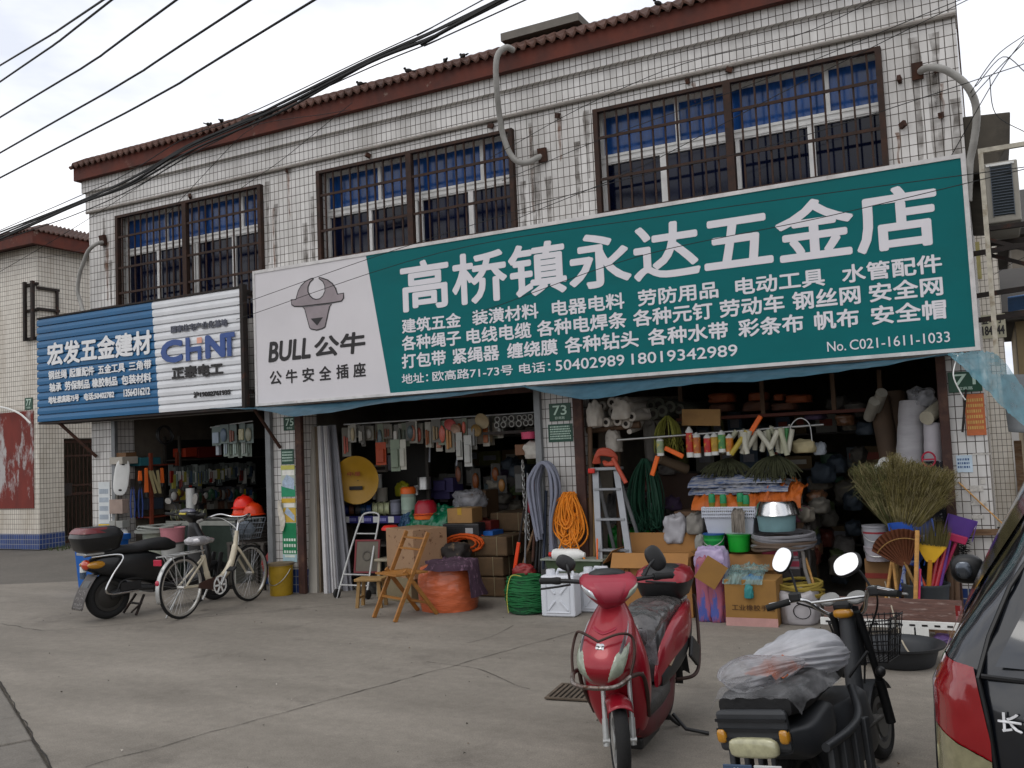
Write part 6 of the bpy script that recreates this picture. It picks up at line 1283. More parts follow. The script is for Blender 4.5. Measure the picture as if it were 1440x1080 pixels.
def tin(label, x, yt, yb, Y, r_, m, band=None, name='tin_can', cat='tin', cap=None):
    p = at(x, yb, Y); h = at(x, yt, Y).z-p.z; t = thing(name, label, cat, p)
    MB().lathe([(.001, 0), (r_, 0), (r_, .006), (r_*.985, .01), (r_*.985, h-.012), (r_*1.01, h-.01), (r_*1.01, h), (r_*.9, h), (r_*.88, h-.006), (.001, h-.006)], 28).build('body', m, t, smooth=True)
    if band: MB().lathe([(r_*.992, h*.2), (r_*.992, h*.8)], 28, cap=False).build('label_band', band, t, smooth=True)
    if cap: MB().lathe([(r_*1.03, h-.01), (r_*1.03, h+.05), (r_*.8, h+.07), (.001, h+.07)], 28).build('cap', cap, t, smooth=True)
    return t
tin('grey printed tin at the end of the spool row', 557, 703, 723, .72, .065, MC('6a6c78', .5), MC('7c7e8c', .5)); tin('white ribbed cylinder stacked behind the spools', 531, 667, 702, 1.0, .065, WHITE); tin('second white canister below the ribbed cylinder', 537, 686, 705, .95, .075, MC('a09a90', .5))
tin('pale green box tin with an orange cap', 575, 693, 722, .68, .088, MC('8d9a8c', .5), MC('9fb3a2', .5), cap=ORANGEP); tin('silver metal pot on top of the goods', 597, 671, 688, 1.0, .085, STEEL, name='metal_pot', cat='pot'); tin('small silver tin left of the metal pot', 586, 683, 696, .95, .035, STEEL)
sack('yellow_bag', 'small yellow plastic bag on the shelf of the middle shop', 553, 678, 571, 698, 1.0, .14, mat('yellow bag film', '8f8c22', .35, var=.2), 'bag', .5, 2.); carton('small dark wooden crate beside the white canister', 538, 668, 556, 690, 1.3, .2, MC('3b2418', .8), name='small_crate', cat='crate', tape=False)
carton('small white carton with a black mark on the upper ledge', 526, 653, 542, 664, 1.05, .2, MC('8d857c', .7), name='small_carton', band=(.3, .7, MC('3c3634', .8))); carton('small blue carton above the white marked one', 532, 641, 541, 651, 1.05, .2, MC('4a6a84', .7), name='small_carton', tape=False); carton('narrow pale carton on the upper ledge', 545, 640, 551, 662, 1.05, .15, MC('7a7a80', .7), name='small_carton', tape=False)
for i, (x0, yt, x1, yb) in enumerate(((609, 676, 625, 690), (624, 672, 637, 692), (610, 688, 632, 702), (596, 686, 612, 700))): carton(['purple carton left in the dim stack', 'taller purple carton at the right of the dim stack', 'wide purple carton at the bottom of the dim stack', 'dull violet carton beside the metal pot'][i], x0, yt, x1, yb, 1.2+.04*i, .25, MC('3c3560', .6), name='purple_carton', tape=False)
t = tag(MB().lathe([(.001, .16), (.09, .15), (.125, .1), (.135, .0), (.155, -.01), (.13, -.012)], 24).build('safety_helmet', MC('a01828', .35), smooth=True, loc=at(599, 722, .55)), 'crimson safety helmet wrapped in film in the middle shop', 'helmet'); MB().lathe([(.137, -.06), (.14, .0), (.12, .02)], 24, cap=False).build('lower_rim', ORANGEP, t, smooth=True)
cloth('green_plastic_bag', 'crumpled green plastic bag over the goods of the middle shop', 571, 716, 632, 745, .45, .35, mat('green bag film', '0f6a48', .3, var=.25, coat=.3), .05, 2., 'bag'); cloth('blue_plastic_bag', 'blue grey plastic bag left of the green bag', 560, 724, 588, 742, .5, .25, mat('blue bag film', '3a5a78', .3, var=.3), .05, 6., 'bag')
carton('small carton with yellow tape on the heap of goods', 630, 715, 663, 738, .3, .28, CARD, tape=mat('yellow tape', 'b08a1c', .4), rz=.1); sack('clear_film_bag', 'bag of clear film behind the taped carton', 632, 690, 670, 715, .6, .3, BAGC, 'bag', .6, 8.); carton('tall brown carton behind the clear film', 660, 690, 684, 728, .9, .3, MC('5c4630', .8), tape=False)
t = thing('tool_case', 'black ribbed tool case with a white label', 'case', at(648, 757, .22), .1); MB().bb(-.22, .22, 0, .2, 0, .16).build('body', BLACK, t, bev=.02)
b = MB()
for i in range(7): b.bb(-.21, .05, -.006, -.001, .02+i*.02, .03+i*.02)
b.build('ribs', BLACK, t); MB().bb(.06, .15, -.006, -.002, .05, .11).build('case_label', MC('9a9a9a', .5), t); MB().tube([(-.06, .1, .16), (-.05, .1, .2), (.05, .1, .2), (.06, .1, .16)], .01, 8).build('handle', BLACK, t)
def hank(name, label, x0, yt, x1, yb, Y, m, r_, n=26, cat='rope'):
    """rope wound lengthwise into a fat bundle"""
    a, b_, z0, z1 = rect(x0, yt, x1, yb, Y); w, h = (b_-a)/2, (z1-z0)/2; P = []
    for i in range(n*14):
        t_ = 2*math.pi*i/14; k = (i/14/n); q = .75+.25*math.sin(k*40); y = math.sin(k*math.pi*7)*h*.9
        P.append((w*math.cos(t_)*q*.98, y*.8, h*math.sin(t_)*q+noise.noise(Vector((i*.1, 2, 0)))*.01))
    return tag(MB().tube(P, r_, 5).build(name, m, smooth=True, loc=((a+b_)/2, Y+h, (z0+z1)/2)), label, cat)
OR = mat('orange rope', 'c8500f', .7, var=.2, scale=30, bump=.5, bs=120); hank('orange_rope', 'orange rope bundle lying on the tied cartons', 622, 752, 678, 778, .15, OR, .010, 22); hank('orange_rope', 'small orange rope coil at the left of the bundle', 610, 762, 622, 780, .12, OR, .010, 8)
carton('upper blue crate on the tied cartons', 672, 747, 693, 764, .35, .25, BLUEP, name='blue_crate', cat='crate', tape=False); carton('lower blue crate on the tied cartons', 672, 767, 693, 788, .35, .25, MC('173f74', .5), name='blue_crate', cat='crate', tape=False)
carton('red carton behind the black tool case', 668, 733, 690, 745, .5, .2, MC('6a1c14', .7), tape=False)
# tied brown bundles running back along the right of the aisle
TW_ = mat('pale twine', '8f8568', .8); bg = 'tied brown cartons stacked along the aisle of the middle shop'; q = None
for k in range(5):
    for lv in range(4 if k else 3):
        x = -4.93+.05*random.uniform(-1, 1)+.02*k; y = .22+.50*k; z = .005+.215*lv; w, d, h = .48, .46, .205
        if q is None:
            q = tag(MB().bb(-w/2, w/2, 0, d, 0, h).build('tied_carton', mat('brown bundle', '5a4630', .85, var=.3, scale=6), bev=.018, loc=(x, y, z)), 'brown carton tied with twine in the stack along the aisle', 'carton', bg)
            b = MB()
            for tx in (-.14, .12): b.tube([(tx, -.003, 0), (tx, -.003, h+.002), (tx, d, h+.002)], .003, 4)
            b.tube([(w/2+.002, .14, 0), (w/2+.002, .14, h)], .003, 4).tube([(w/2+.002, .32, 0), (w/2+.002, .32, h)], .003, 4).build('twine_ties', TW_, q)
        else: copy_thing(q, (x, y, z), random.uniform(-.05, .05))
# foreground of shop 73: wrapped roll, cloth, chair, stools, trolley, floral carton
PKF = mat('salmon wrapped roll', 'c0603a', .35, var=.18, scale=7, coat=.35, bump=.5, bs=18, stretch=(1, 1, 4)); rp = onz(612, 862)
b = MB(); rr = .30; n = 48; ht = .42
def wrapf(u, v):
    a = 2*math.pi*u; k = 1+.035*noise.noise(Vector((math.cos(a)*3, math.sin(a)*3, v*9)))+.018*noise.noise(Vector((math.cos(a)*9, math.sin(a)*9, v*18)))
    if v < .78: z = v/.78*ht; q = rr*k*(.93+.1*math.sin(v/.78*math.pi))
    else: t_ = (v-.78)/.22; z = ht+.03*math.sin(t_*2.5)-.01*t_; q = rr*k*(1-.9*t_)*.94
    return (q*math.cos(a), q*math.sin(a), z)
b.grid(wrapf, 64, 40, cu=True)
tag(b.build('wrapped_roll', PKF, smooth=2, loc=(rp.x, rp.y+.27, 0)), 'fat salmon roll wrapped in plastic film in front of the middle shop', 'roll')
def drape(u, v):
    a = -.4+u*2.4; r_ = .05+v*.34; x = r_*math.cos(a-1.6+.25*math.sin(v*9))*1.05; y = r_*math.sin(a-1.6)*.9; z = ht+.09-.05*v*v+.03*noise.noise(Vector((u*6, v*5, 3)))-(max(0, v-.72)*1.1 if u > .55 else max(0, v-.9)*.4)
    return (x, y, z)
tag(MB().grid(drape, 40, 30).build('checked_cloth', mat('dark checked cloth', '3a2634', .9, var=.4, scale=40, stretch=(1, 1, .2), col2='6a5060', mix=(.55, .6)), smooth=2, loc=(rp.x+.03, rp.y+.25, 0)), 'dark purple checked cloth draped over the wrapped roll', 'cloth')
sack('black_bag', 'black and tan bag lying above the checked cloth', 614, 765, 650, 790, -.1, .25, mat('black bag cloth', '262220', .8, var=.4, scale=6, col2='6b5a44', mix=(.6, .66)), 'bag', .5, 4.); sack('clear_film_bag', 'blue tinted clear film bag behind the folding chair', 595, 750, 612, 800, .05, .25, film_mat('blue clear film', '6a7f9a', .6, .15, .25), 'bag', .5, 2.)
cp = onz(566, 868); ch = thing('folding_chair', 'wooden folding chair standing open before the floral carton', 'chair', (cp.x, cp.y+.05, 0), -.40)
def slat(mb, a, b_, w, t_):
    a, b_ = Vector(a), Vector(b_); d = b_-a; q = d.normalized(); xa = Vector((1, 0, 0)) if abs(q.x) < .9 else Vector((0, 1, 0)); xa = (xa-q*xa.dot(q)).normalized(); ya = q.cross(xa); h = []
    for p in (a, b_): h += [p+xa*w/2*i+ya*t_/2*j for i, j in ((-1, -1), (1, -1), (1, 1), (-1, 1))]
    mb.add(h, [(3, 2, 1, 0), (4, 5, 6, 7), (0, 1, 5, 4), (1, 2, 6, 5), (2, 3, 7, 6), (3, 0, 4, 7)]); return mb
W2 = mat('varnished chair wood', '8f5f28', .45, var=.25, scale=6, stretch=(1, 1, 6)); W3 = mat('raw stool wood', '8c6e42', .7, var=.25, scale=6)
for s in (-1, 1):
    slat(MB(), (s*.19, -.24, 0), (s*.19, .17, .80), .022, .042).build('back_leg', W2, ch, bev=.004); slat(MB(), (s*.165, .26, 0), (s*.165, -.10, .46), .022, .04).build('front_leg', W2, ch, bev=.004)
for z, y in ((.74, .145), (.64, .09)): slat(MB(), (-.18, y, z), (.18, y, z), .045, .014).build('back_rail', W2, ch, bev=.003)
for i in range(5): MB().bb(-.19, .19, -.21+.075*i, -.145+.075*i, .415, .432).build('seat_slat', W2, ch, bev=.003)
for y, z in ((-.14, .2), (.17, .12)): slat(MB(), (-.18, y, z), (.18, y, z), .02, .02).build('stretcher', W2, ch)
def stool(label, x, y, rz, h=.30, w=.15, m=W3):
    p = onz(x, y); t = thing('wooden_stool', label, 'stool', (p.x, p.y, 0), rz); MB().bb(-w, w, -w*.75, w*.75, h-.03, h).build('seat', m, t, bev=.008)
    for sx_ in (-1, 1):
        for sy in (-1, 1): slat(MB(), (sx_*w*.85, sy*w*.6, 0), (sx_*w*.7, sy*w*.5, h-.03), .035, .03).build('leg', m, t, bev=.003)
    for sx_ in (-1, 1): slat(MB(), (sx_*w*.8, -w*.55, .1), (sx_*w*.8, w*.55, .1), .02, .02).build('stretcher', m, t)
stool('low raw wood stool left of the folding chair', 523, 853, .3); stool('taller pale stool hidden behind the folding chair', 553, 838, .1, .42, .16, mat('pale stool paint', '958c78', .6, var=.2))
FLOR = mat('floral carton print', '94765a', .75, var=.1, scale=3, col2='5c3a24', mix=(.58, .62)); FLOR.node_tree.nodes['Noise Texture.001'].inputs['Scale'].default_value = 16
carton('large carton printed with small brown flowers behind the chair', 531, 744, 594, 812, -.25, .42, FLOR, rz=-.45, tape=False, name='floral_carton'); stick('carton_stand', 'low pale crate under the floral carton', 'crate', (0, 0, -5), (0, 0, -4.9), .01, W3) if False else None
carton('pale low crate carrying the floral carton', 530, 811, 585, 845, -.25, .4, MC('7d7158', .8), ground=True, tape=False, name='low_crate', cat='crate', rz=-.3)
t = thing('hand_trolley', 'white tubular folding hand trolley leaning at the shelf', 'trolley', onz(505, 836), .0); t.location = (onz(505, 836).x+.1, .0, 0)
MB().tube(smoothpath([(-.2, -.22, 0), (-.16, .0, .5), (-.13, .16, .82), (-.08, .2, .90), (.08, .2, .90), (.13, .16, .82), (.16, 0, .5), (.2, -.22, 0)], 6), .011, 8).build('frame', mat('white tube', 'b8b8b6', .35), t, smooth=True); MB().tube([(-.18, -.12, .25), (.18, -.12, .25)], .008, 6).tube([(-.19, -.17, .14), (.19, -.17, .14)], .008, 6).tube([(-.15, .1, .68), (.15, .1, .68)], .008, 6).build('cross_bar', mat('white tube', 'b8b8b6'), t)
for s in (-1, 1): MB().lathe([(.001, -.015), (.05, -.015), (.05, .015), (.001, .015)], 18, (s*.21, -.2, .05), 'x').build('wheel', RUBBER, t)
t = tag(MB().bb(-.15, .15, 0, .03, 0, .37).build('red_edged_tray', MC('5f594f', .7), loc=at(515, 806, -.05), rot=(-.18, 0, .15)), 'grey board with red edges standing against the trolley', 'board'); MB().bb(-.155, -.135, -.006, .0, 0, .37).bb(.135, .155, -.006, 0, 0, .37).bb(-.135, .135, -.006, 0, 0, .02).bb(-.135, .135, -.006, 0, .35, .37).build('edge', MC('6a1c20', .5), t); MB().lathe([(.04, 0), (.05, -.004), (.06, 0)], 20, (0, -.003, .19), 'y', cap=False).build('moulding', MC('4b463e', .7), t)
tag(MB().lathe([(.001, 0), (.1, .0), (.1, .02), (.07, .05), (.001, .055)], 24).build('plastic_cover', REDP, smooth=True, loc=at(549, 745, .1)), 'red plastic cover lying on top of the floral carton', 'cover')
sack('dark_bundle', 'dim bundle under the trolley', 496, 820, 530, 838, .1, .2, MC('3a3936', .8), 'bundle', .5, 1.)
# hanging row at the top of shop 73
stick('hanging_bar', 'steel bar carrying the row of packets at the top of the middle shop', 'bar', at(484, 597, .35), at(752, 580, .35), .012, STEEL); hg = 'packets hanging at the top of the middle shop'; random.seed(5)
cs = ['8a4a1c', 'a89a7c', '6a6a68', 'b0aca0', '97604a', '5c6458', 'a8a49a', '7c6a4a', 'b35a4a', '8f8c86', 'a4743c', '4c5a5c']
for i in range(44):
    x = 486+i*5.0+random.uniform(-2, 2); y = 597-(x-484)*.063+random.uniform(0, 6); w = random.uniform(.06, .13); h = random.uniform(.16, .36); packet(random.choice((0, 1, 2)), at(x, y, .33+random.uniform(-.1, .25)), w, h, random.choice(cs), hg, 'packet hanging in the crowded row at the top of the middle shop', random.choice(['77746a', '8f8c82', '5c5a54', '9b978c', '6a7060']))
for i, (x, y, w, h, c, l) in enumerate(((535, 622, .17, .26, '8f3512', 'orange red printed packet hanging lowest on the left of the row'), (555, 618, .12, .36, '6f7a68', 'grey green box hanging in the row beside the orange packet'), (566, 618, .1, .34, 'a8a69a', 'white printed box hanging beside the grey green one'), (645, 608, .09, .3, '9a9a94', 'white long carton hanging right of centre in the row'), (657, 612, .1, .34, '9f9f9a', 'white printed carton hanging at the right of the row'))):
    o = packet(0, at(x, y, .2), w, h, c, None, l, c); o.name = 'hanging_box'
    if 'group' in o: del o['group']
stick('grey_tube', 'thin grey tube hanging below the packets', 'tube', at(604, 650, .6), at(605, 612, .6), .012, GREYP); stick('grey_tube', 'longer thin grey tube hanging right of the first', 'tube', at(642, 655, .6), at(646, 615, .6), .012, GREYP)
for i, (x, y, c, r_) in enumerate(((633, 597, 'a04a48', .07), (641, 603, '8f7462', .06), (678, 592, '9a8a6c', .09), (670, 605, '7a6238', .07))):
    tag(MB().lathe([(.001, .04), (r_*.7, .03), (r_, 0), (r_*.96, -.01), (r_*.6, .015), (.001, .02)], 20, ax='y').build('hanging_bowl', MC(c, .5), smooth=True, loc=at(x, y, .2), rot=(.5, .3*i, .2)), ['pink round brush hanging in the row', 'tan round pad hanging beside the pink brush', 'straw coloured bowl hanging at the right of the row', 'brown pad hanging under the straw bowl'][i], 'bowl')
pg = 'white pipe lengths stored under the ceiling at the right of the middle shop'
rolls('pipe_length', 'white pipe end in the stack under the ceiling of the middle shop', [(700+i*9.5+random.uniform(-2, 2), 598-i*.8-(j*8), .15+.05*j) for j in range(2) for i in range(7)], .032, 1.4, MC('8f8d86', .5), pg, (.05, 1, .02), 'pipe', .7)
tag(MB().box((0, 0, 0), (.8, 1.3, .03)).build('pipe_rack', DARKIRON, loc=at(728, 606, .1)+Vector((0, .6, -.01))), 'dark rack board carrying the pipe lengths', 'rack')
# right edge of shop 73
chain('long steel chain at the right side of the middle shop', 735, 650, 755, .1, .03); chain('dark chain hanging lower among the tools', 742, 715, 765, .06, .028)
GH = mat('grey hose', '6f7280', .5, var=.15); P = []; random.seed(3)
b = MB()
for i in range(13):
    c = at(767, 690, -.14); k = i/12; wd = .07+.10*k+random.uniform(-.01, .01); tp = .26+.03*random.random(); y = -.14+.05*math.sin(i*2.1)
    Q = [(c.x-wd*.5-.02, y, c.z-.38-.12*random.random()), (c.x-wd-.02, y, c.z+.02), (c.x-wd*.75, y, c.z+.19*tp/.28), (c.x+.0, y, c.z+tp), (c.x+wd*.7, y, c.z+.19*tp/.28), (c.x+wd*.9, y, c.z-.02), (c.x+wd*.25+.03, y, c.z-.32), (c.x+.05+random.uniform(-.03, .03), y, c.z-.62-.15*random.random())]
    b.tube(smoothpath(Q, 6), .0125, 8)
tag(b.build('grey_hose', GH, smooth=True), 'grey hose looped and hung at the left edge of the 73 pier', 'hose')
YR = mat('orange nylon rope', 'd27a10', .6, var=.2, scale=25, bump=.4, bs=140); b = MB(); random.seed(11); c = at(800, 692, -.13)
for i in range(34):
    w = random.uniform(.02, .14); l = random.uniform(.22, .52); x = c.x+random.uniform(-.07, .07); y = -.13+random.uniform(-.05, .04); s = random.choice((-1, 1))
    b.tube(smoothpath([(c.x+random.uniform(-.07, .07), y, c.z-.02), (x-w*s*.5, y, c.z-l*.4), (x-w*s, y, c.z-l*.85), (x, y-.01, c.z-l-.03), (x+w*s*.9, y, c.z-l*.8), (x+w*s*.5, y, c.z-l*.3), (c.x+random.uniform(-.05, .05), y, c.z)], 5), .0085, 6)
for dx, l in ((-.15, .72), (.02, .75), (.14, .66)): b.tube(smoothpath([(c.x, -.16, c.z-.3), (c.x+dx*.6, -.18, c.z-.5), (c.x+dx*.9, -.2, c.z-l*.9), (c.x+dx+.05, -.22, c.z-l)], 6), .0085, 6)
tag(b.build('orange_rope', YR, smooth=True), 'bright orange nylon rope hung in a thick hank on the 73 pier', 'rope')
sack('red_mesh_bag', 'red mesh bag hanging among the grey hose', 738, 697, 755, 722, -.05, .12, MC('8a2430', .6), 'bag', .4, 1.); tag(MB().lathe([(.001, 0), (.085, 0), (.09, .07), (.001, .08)], 20).build('pink_tape_roll', MC('b03a5a', .4), smooth=True, loc=at(745, 617, .05)), 'pink tape roll hanging above the steel chain', 'tape roll'); sack('white_sack', 'white printed plastic bag at the top of the chain', 734, 620, 762, 645, .02, .15, FABR, 'bag', .5, 7.); carton('brown leather pad beside the white plastic bag', 724, 625, 742, 640, .1, .05, MC('6a4830', .7), name='leather_pad', cat='pad', tape=False)
t = thing('hand_saw', 'orange handled tool hanging by the grey hose', 'tool', at(724, 800, -.02), rot=(0, .22, 0)); MB().bb(-.02, .02, -.012, .012, 0, .28).build('handle', mat('bright orange plastic', 'e0451c', .4), t, bev=.008); MB().cyl((0, 0, .28), (0, 0, .62), .012, n=8).build('shaft', DARKIRON, t)
for i, (xb, yb, xt, yt, m, l) in enumerate(((730, 812, 752, 742, WOODD, 'thick wooden handle leaning by the green rope'), (738, 800, 742, 665, GPOST, 'grey iron rod hanging beside the chain'), (753, 800, 760, 690, BLACK, 'black rubber hose hanging beside the grey hose'), (758, 805, 763, 690, BLACK, 'second black rubber hose beside the first'), (749, 790, 756, 680, RUST, 'rusty rod leaning between the hoses'), (764, 800, 768, 690, mat('navy hose', '1a2438', .6), 'navy hose hanging next to the pier'))): stick('leaning_rod', l, 'rod', at(xb, yb, -.08-.02*i), at(xt, yt, -.02), .014 if i != 1 else .01, m)
# green rope coil, jerrycans, green trough
p = onz(733, 865); GR = mat('green nylon rope', '0b5a2c', .6, var=.3, scale=20, bump=.3, bs=140); b = MB(); random.seed(2)
for i in range(26):
    z = .03+.30*i/25; rr = .185+.03*math.sin(i/25*math.pi)+random.uniform(-.008, .008); b.tube([(rr*math.cos(a)*(1+.02*math.sin(a*5+i)), rr*.8*math.sin(a), z+.02*noise.noise(Vector((math.cos(a)*2, math.sin(a)*2, i*.7)))) for a in [2*math.pi*k/32 for k in range(32)]], .0085, 6, closed=True)
    if i > 20: b.tube([(rr*.75*math.cos(a), rr*.6*math.sin(a), z+.02) for a in [2*math.pi*k/24 for k in range(24)]], .0085, 6, closed=True)
gc = tag(b.build('green_rope_coil', GR, smooth=True, loc=(p.x, p.y+.14, 0)), 'fat coil of green nylon rope on the ground by the 73 pier', 'rope'); MB().lathe([(.165, .01), (.16, .32)], 24, cap=True).build('coil_core', mat('green core', '083c20', .8), gc)
MB().tube(smoothpath([(-.12, -.17, .02), (-.125, -.175, .2), (-.1, -.12, .36), (.02, -.1, .35)], 5), .004, 5).build('yellow_tie', MC('b0a848', .5), gc)
sack('red_scrap', 'small red plastic scrap lying on the green rope coil', 718, 795, 745, 812, -.4, .18, MC('7a2020', .5), 'bag', .6, 2.)
def jerrycan(label, x, yb, w, h, rz):
    p = onz(x, yb); t = thing('jerrycan', label, 'jerrycan', (p.x, p.y+.1, 0), rz); m = mat('white jerrycan plastic', 'c9ccd2', .38, var=.06, scale=3)
    MB().loft([[(-w/2*k, -.1*k, z), (w/2*k, -.1*k, z), (w/2*k, .1*k, z), (-w/2*k, .1*k, z)] for z, k in ((0, .94), (.015, 1), (h*.45, 1.01), (h*.86, 1), (h*.93, .97))]).build('body', m, t, bev=.025)
    b = MB()
    for s in (-1, 1): slat(b, (-w*.3*s, -.103, h*.15), (-w*.08*s, -.106, h*.36), .018, .012); slat(b, (-w*.3*s, -.103, h*.72), (-w*.08*s, -.106, h*.52), .018, .012)
    b.bb(-w*.36, w*.36, -.108, -.1, h*.09, h*.12).bb(-w*.36, w*.36, -.108, -.1, h*.76, h*.79).bb(-w*.36, -w*.33, -.108, -.1, h*.12, h*.76).bb(w*.33, w*.36, -.108, -.1, h*.12, h*.76).build('moulding', m, t, bev=.004)
    MB().lathe([(.001, h*.92), (.045, h*.92), (.045, h*1.02), (.04, h*1.04), (.001, h*1.04)], 20, (-w*.28, 0, 0)).build('cap', m, t, smooth=True); MB().tube([(-w*.1, 0, h*.93), (-w*.05, 0, h*1.03), (w*.35, 0, h*1.03), (w*.4, 0, h*.93)], .016, 8).build('handle', m, t, smooth=True)
jerrycan('white plastic jerrycan beside the green rope coil', 784, 868, .33, .41, .1); jerrycan('white plastic jerrycan partly behind the red scooter', 836, 862, .3, .40, .05)
a, b_, z0, z1 = rect(768, 783, 842, 815, -.25); t = tag(MB().loft([[(-.26, -.13, 0), (.26, -.13, 0), (.26, .13, 0), (-.26, .13, 0)], [(-.3, -.16, .2), (.3, -.16, .2), (.3, .16, .2), (-.3, .16, .2)]]).build('green_trough', mat('dull green trough', '47563c', .6, var=.2), loc=((a+b_)/2, -.08, z0-.02), bev=.01), 'dull green plastic trough behind the jerrycans', 'trough'); MB().bb(-.33, .33, -.19, .19, .2, .215).build('rim', MC('8a8f84', .5), t)
tag(MB().bb(-.2, .2, -.1, .12, 0, z0-.02).build('trough_crate', WOODD, loc=((a+b_)/2, -.08, 0)), 'old wooden crate under the green trough', 'crate')
t = thing('white_bottle', 'white plastic bottle lying on the green trough', 'bottle', at(800, 780, -.2)); MB().lathe([(.001, -.17), (.05, -.165), (.058, -.14), (.058, .1), (.03, .15), (.022, .17), (.001, .172)], 20, ax='x').build('bottle_body', WHITE, t, smooth=True); MB().lathe([(.024, -.21), (.024, -.172), (.001, -.17)], 14, ax='x').build('bottle_cap', REDP, t)

# dim stock on the back shelves of the middle shop
random.seed(77)
def backstock(name, x0, x1, y, levels, group, label, shl, n):
    t = shelf('back_shelf', shl, x0, x1, y, .4, levels, SHM, levels[-1]+.35); q = {}
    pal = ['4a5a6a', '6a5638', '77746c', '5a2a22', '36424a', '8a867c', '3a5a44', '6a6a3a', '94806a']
    for z in levels:
        x = x0+.05
        while x < x1-.2:
            w, h, d = random.uniform(.12, .34), random.uniform(.12, .32), random.uniform(.2, .36); c = random.choice(pal)
            if random.random() < .25:
                r_ = min(w, d)/2; o = MB().lathe([(.001, 0), (r_, 0), (r_, h*.9), (r_*.6, h), (.001, h)], 18).build('stock_tin', MC(c, .45), smooth=True, loc=(x+r_, y+.2, z))
            else: o = MB().bb(-w/2, w/2, -d/2, d/2, 0, h).build('stock_box', MC(c, .7), loc=(x+w/2, y+.2, z), rz=random.uniform(-.08, .08), bev=.004); MB().bb(-w*.3, w*.3, -d/2-.002, -d/2-.0005, h*.35, h*.7).build('box_label', MC(random.choice(['a8a498', '8a8a90', '9a4a3a']), .6), o)
            tag(o, label, 'stock', group); x += w+random.uniform(.01, .12)
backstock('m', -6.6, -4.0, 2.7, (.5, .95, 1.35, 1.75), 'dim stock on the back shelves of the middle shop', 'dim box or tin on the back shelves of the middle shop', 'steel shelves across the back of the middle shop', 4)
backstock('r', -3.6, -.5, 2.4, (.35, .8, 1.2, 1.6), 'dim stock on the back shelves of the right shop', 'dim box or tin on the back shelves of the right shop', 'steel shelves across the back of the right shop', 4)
for i in range(12):
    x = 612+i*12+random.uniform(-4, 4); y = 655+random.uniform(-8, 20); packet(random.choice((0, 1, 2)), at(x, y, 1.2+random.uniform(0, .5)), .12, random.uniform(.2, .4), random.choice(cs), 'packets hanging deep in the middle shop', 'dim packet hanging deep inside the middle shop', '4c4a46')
# ================================================================ shop 71 (right)
random.seed(31)
BAM = mat('bamboo', '8a6a3a', .6, var=.25, scale=9); WOODP = mat('rough timber', '5c4634', .8, var=.35, scale=8, stretch=(4, 4, .6))
for i, (xb, yb, xt, yt, r_, m, l) in enumerate(((833, 845, 829, 575, .025, WOODP, 'thick timber pole standing by the 73 pier'), (829, 840, 826, 700, .016, YELLOWP, 'yellow bamboo pole leaning by the 73 pier'), (838, 845, 832, 640, .02, BAM, 'brown bamboo pole right of the timber pole'), (872, 770, 868, 600, .03, WOODP, 'timber post behind the stepladder'))): stick('timber_pole', l, 'pole', at(xb, yb, -.05+.1*(i == 3)*4), at(xt, yt, .05+.1*(i == 3)*4), r_, m)
ROLLW = mat('rolled white sheet', 'a7a096', .8, var=.2, scale=8)
rolls('rolled_sheet', 'rolled white plastic sheet end among the rolls at the top left of the right shop', [(833, 595, .05), (846, 571, .15), (860, 566, .12), (874, 574, .1), (888, 586, .08), (852, 594, .05), (868, 592, .1), (862, 579, .2), (880, 596, .12), (898, 583, .3), (845, 583, .25), (905, 580, .35)], .052, 1.6, ROLLW, 'rolled sheets at the top left of the right shop', (.15, 1, .03), 'roll', .5)
q = sack('white_sheet_bundle', 'bunched white sheet over the roll ends by the 73 pier', 822, 564, 842, 600, -.05, .2, ROLLW, 'bundle', .5, 2.); sack('white_sheet_bundle', 'bunched white sheet hanging between the roll ends', 858, 560, 884, 590, .0, .2, ROLLW, 'bundle', .6, 6.)
sack('white_sheet_bundle', 'pale bundle hanging under the rolls above the stepladder', 848, 605, 868, 636, .1, .2, ROLLW, 'bundle', .5, 9.); stick('timber_beam', 'timber beam carrying the rolled sheets', 'beam', at(820, 606, .2), at(900, 597, .2), .035, WOODP); stick('rolled_tube', 'white tube poking out below the rolls', 'tube', at(885, 607, .1), at(905, 600, .6), .025, ROLLW)
rolls('rolled_sheet_dim', 'dim green grey roll end beside the white rolls', [(918, 582, .4), (931, 578, .4), (942, 572, .45), (926, 569, .5), (955, 575, .5), (915, 570, .5)], .06, 1.2, MC('4a4a40', .8), 'dim rolls beside the white ones', (.1, 1, 0), 'roll', .5)
# stepladder
t = thing('stepladder', 'aluminium stepladder with a red top corner standing in the right shop', 'ladder', (at(865, 800, .0).x, .0, 0)); AL2 = mat('dull aluminium', '8d8f92', .45, .5, var=.15)
zt = at(862, 661, .0).z; x0 = at(835, 662, 0).x-t.location.x; x1 = at(870, 662, 0).x-t.location.x; xb0 = at(846, 800, -.25).x-t.location.x; xb1 = at(895, 800, -.25).x-t.location.x
for a, c in ((x0+.02, xb0), (x1-.02, xb1)): slat(MB(), (c, -.28, 0), (a, 0, zt), .065, .03).build('rail', AL2, t, bev=.004); slat(MB(), (c, .35, 0), (a, .04, zt-.05), .03, .02).build('rear_leg', AL2, t)
for k in range(1, 5):
    f = k/4.6; z = zt*f; MB().bb(xb0+(x0-xb0)*f, xb1+(x1-xb1)*f, -.28*(1-f)-.03, -.28*(1-f)+.05, z-.02, z).build('step', AL2, t)
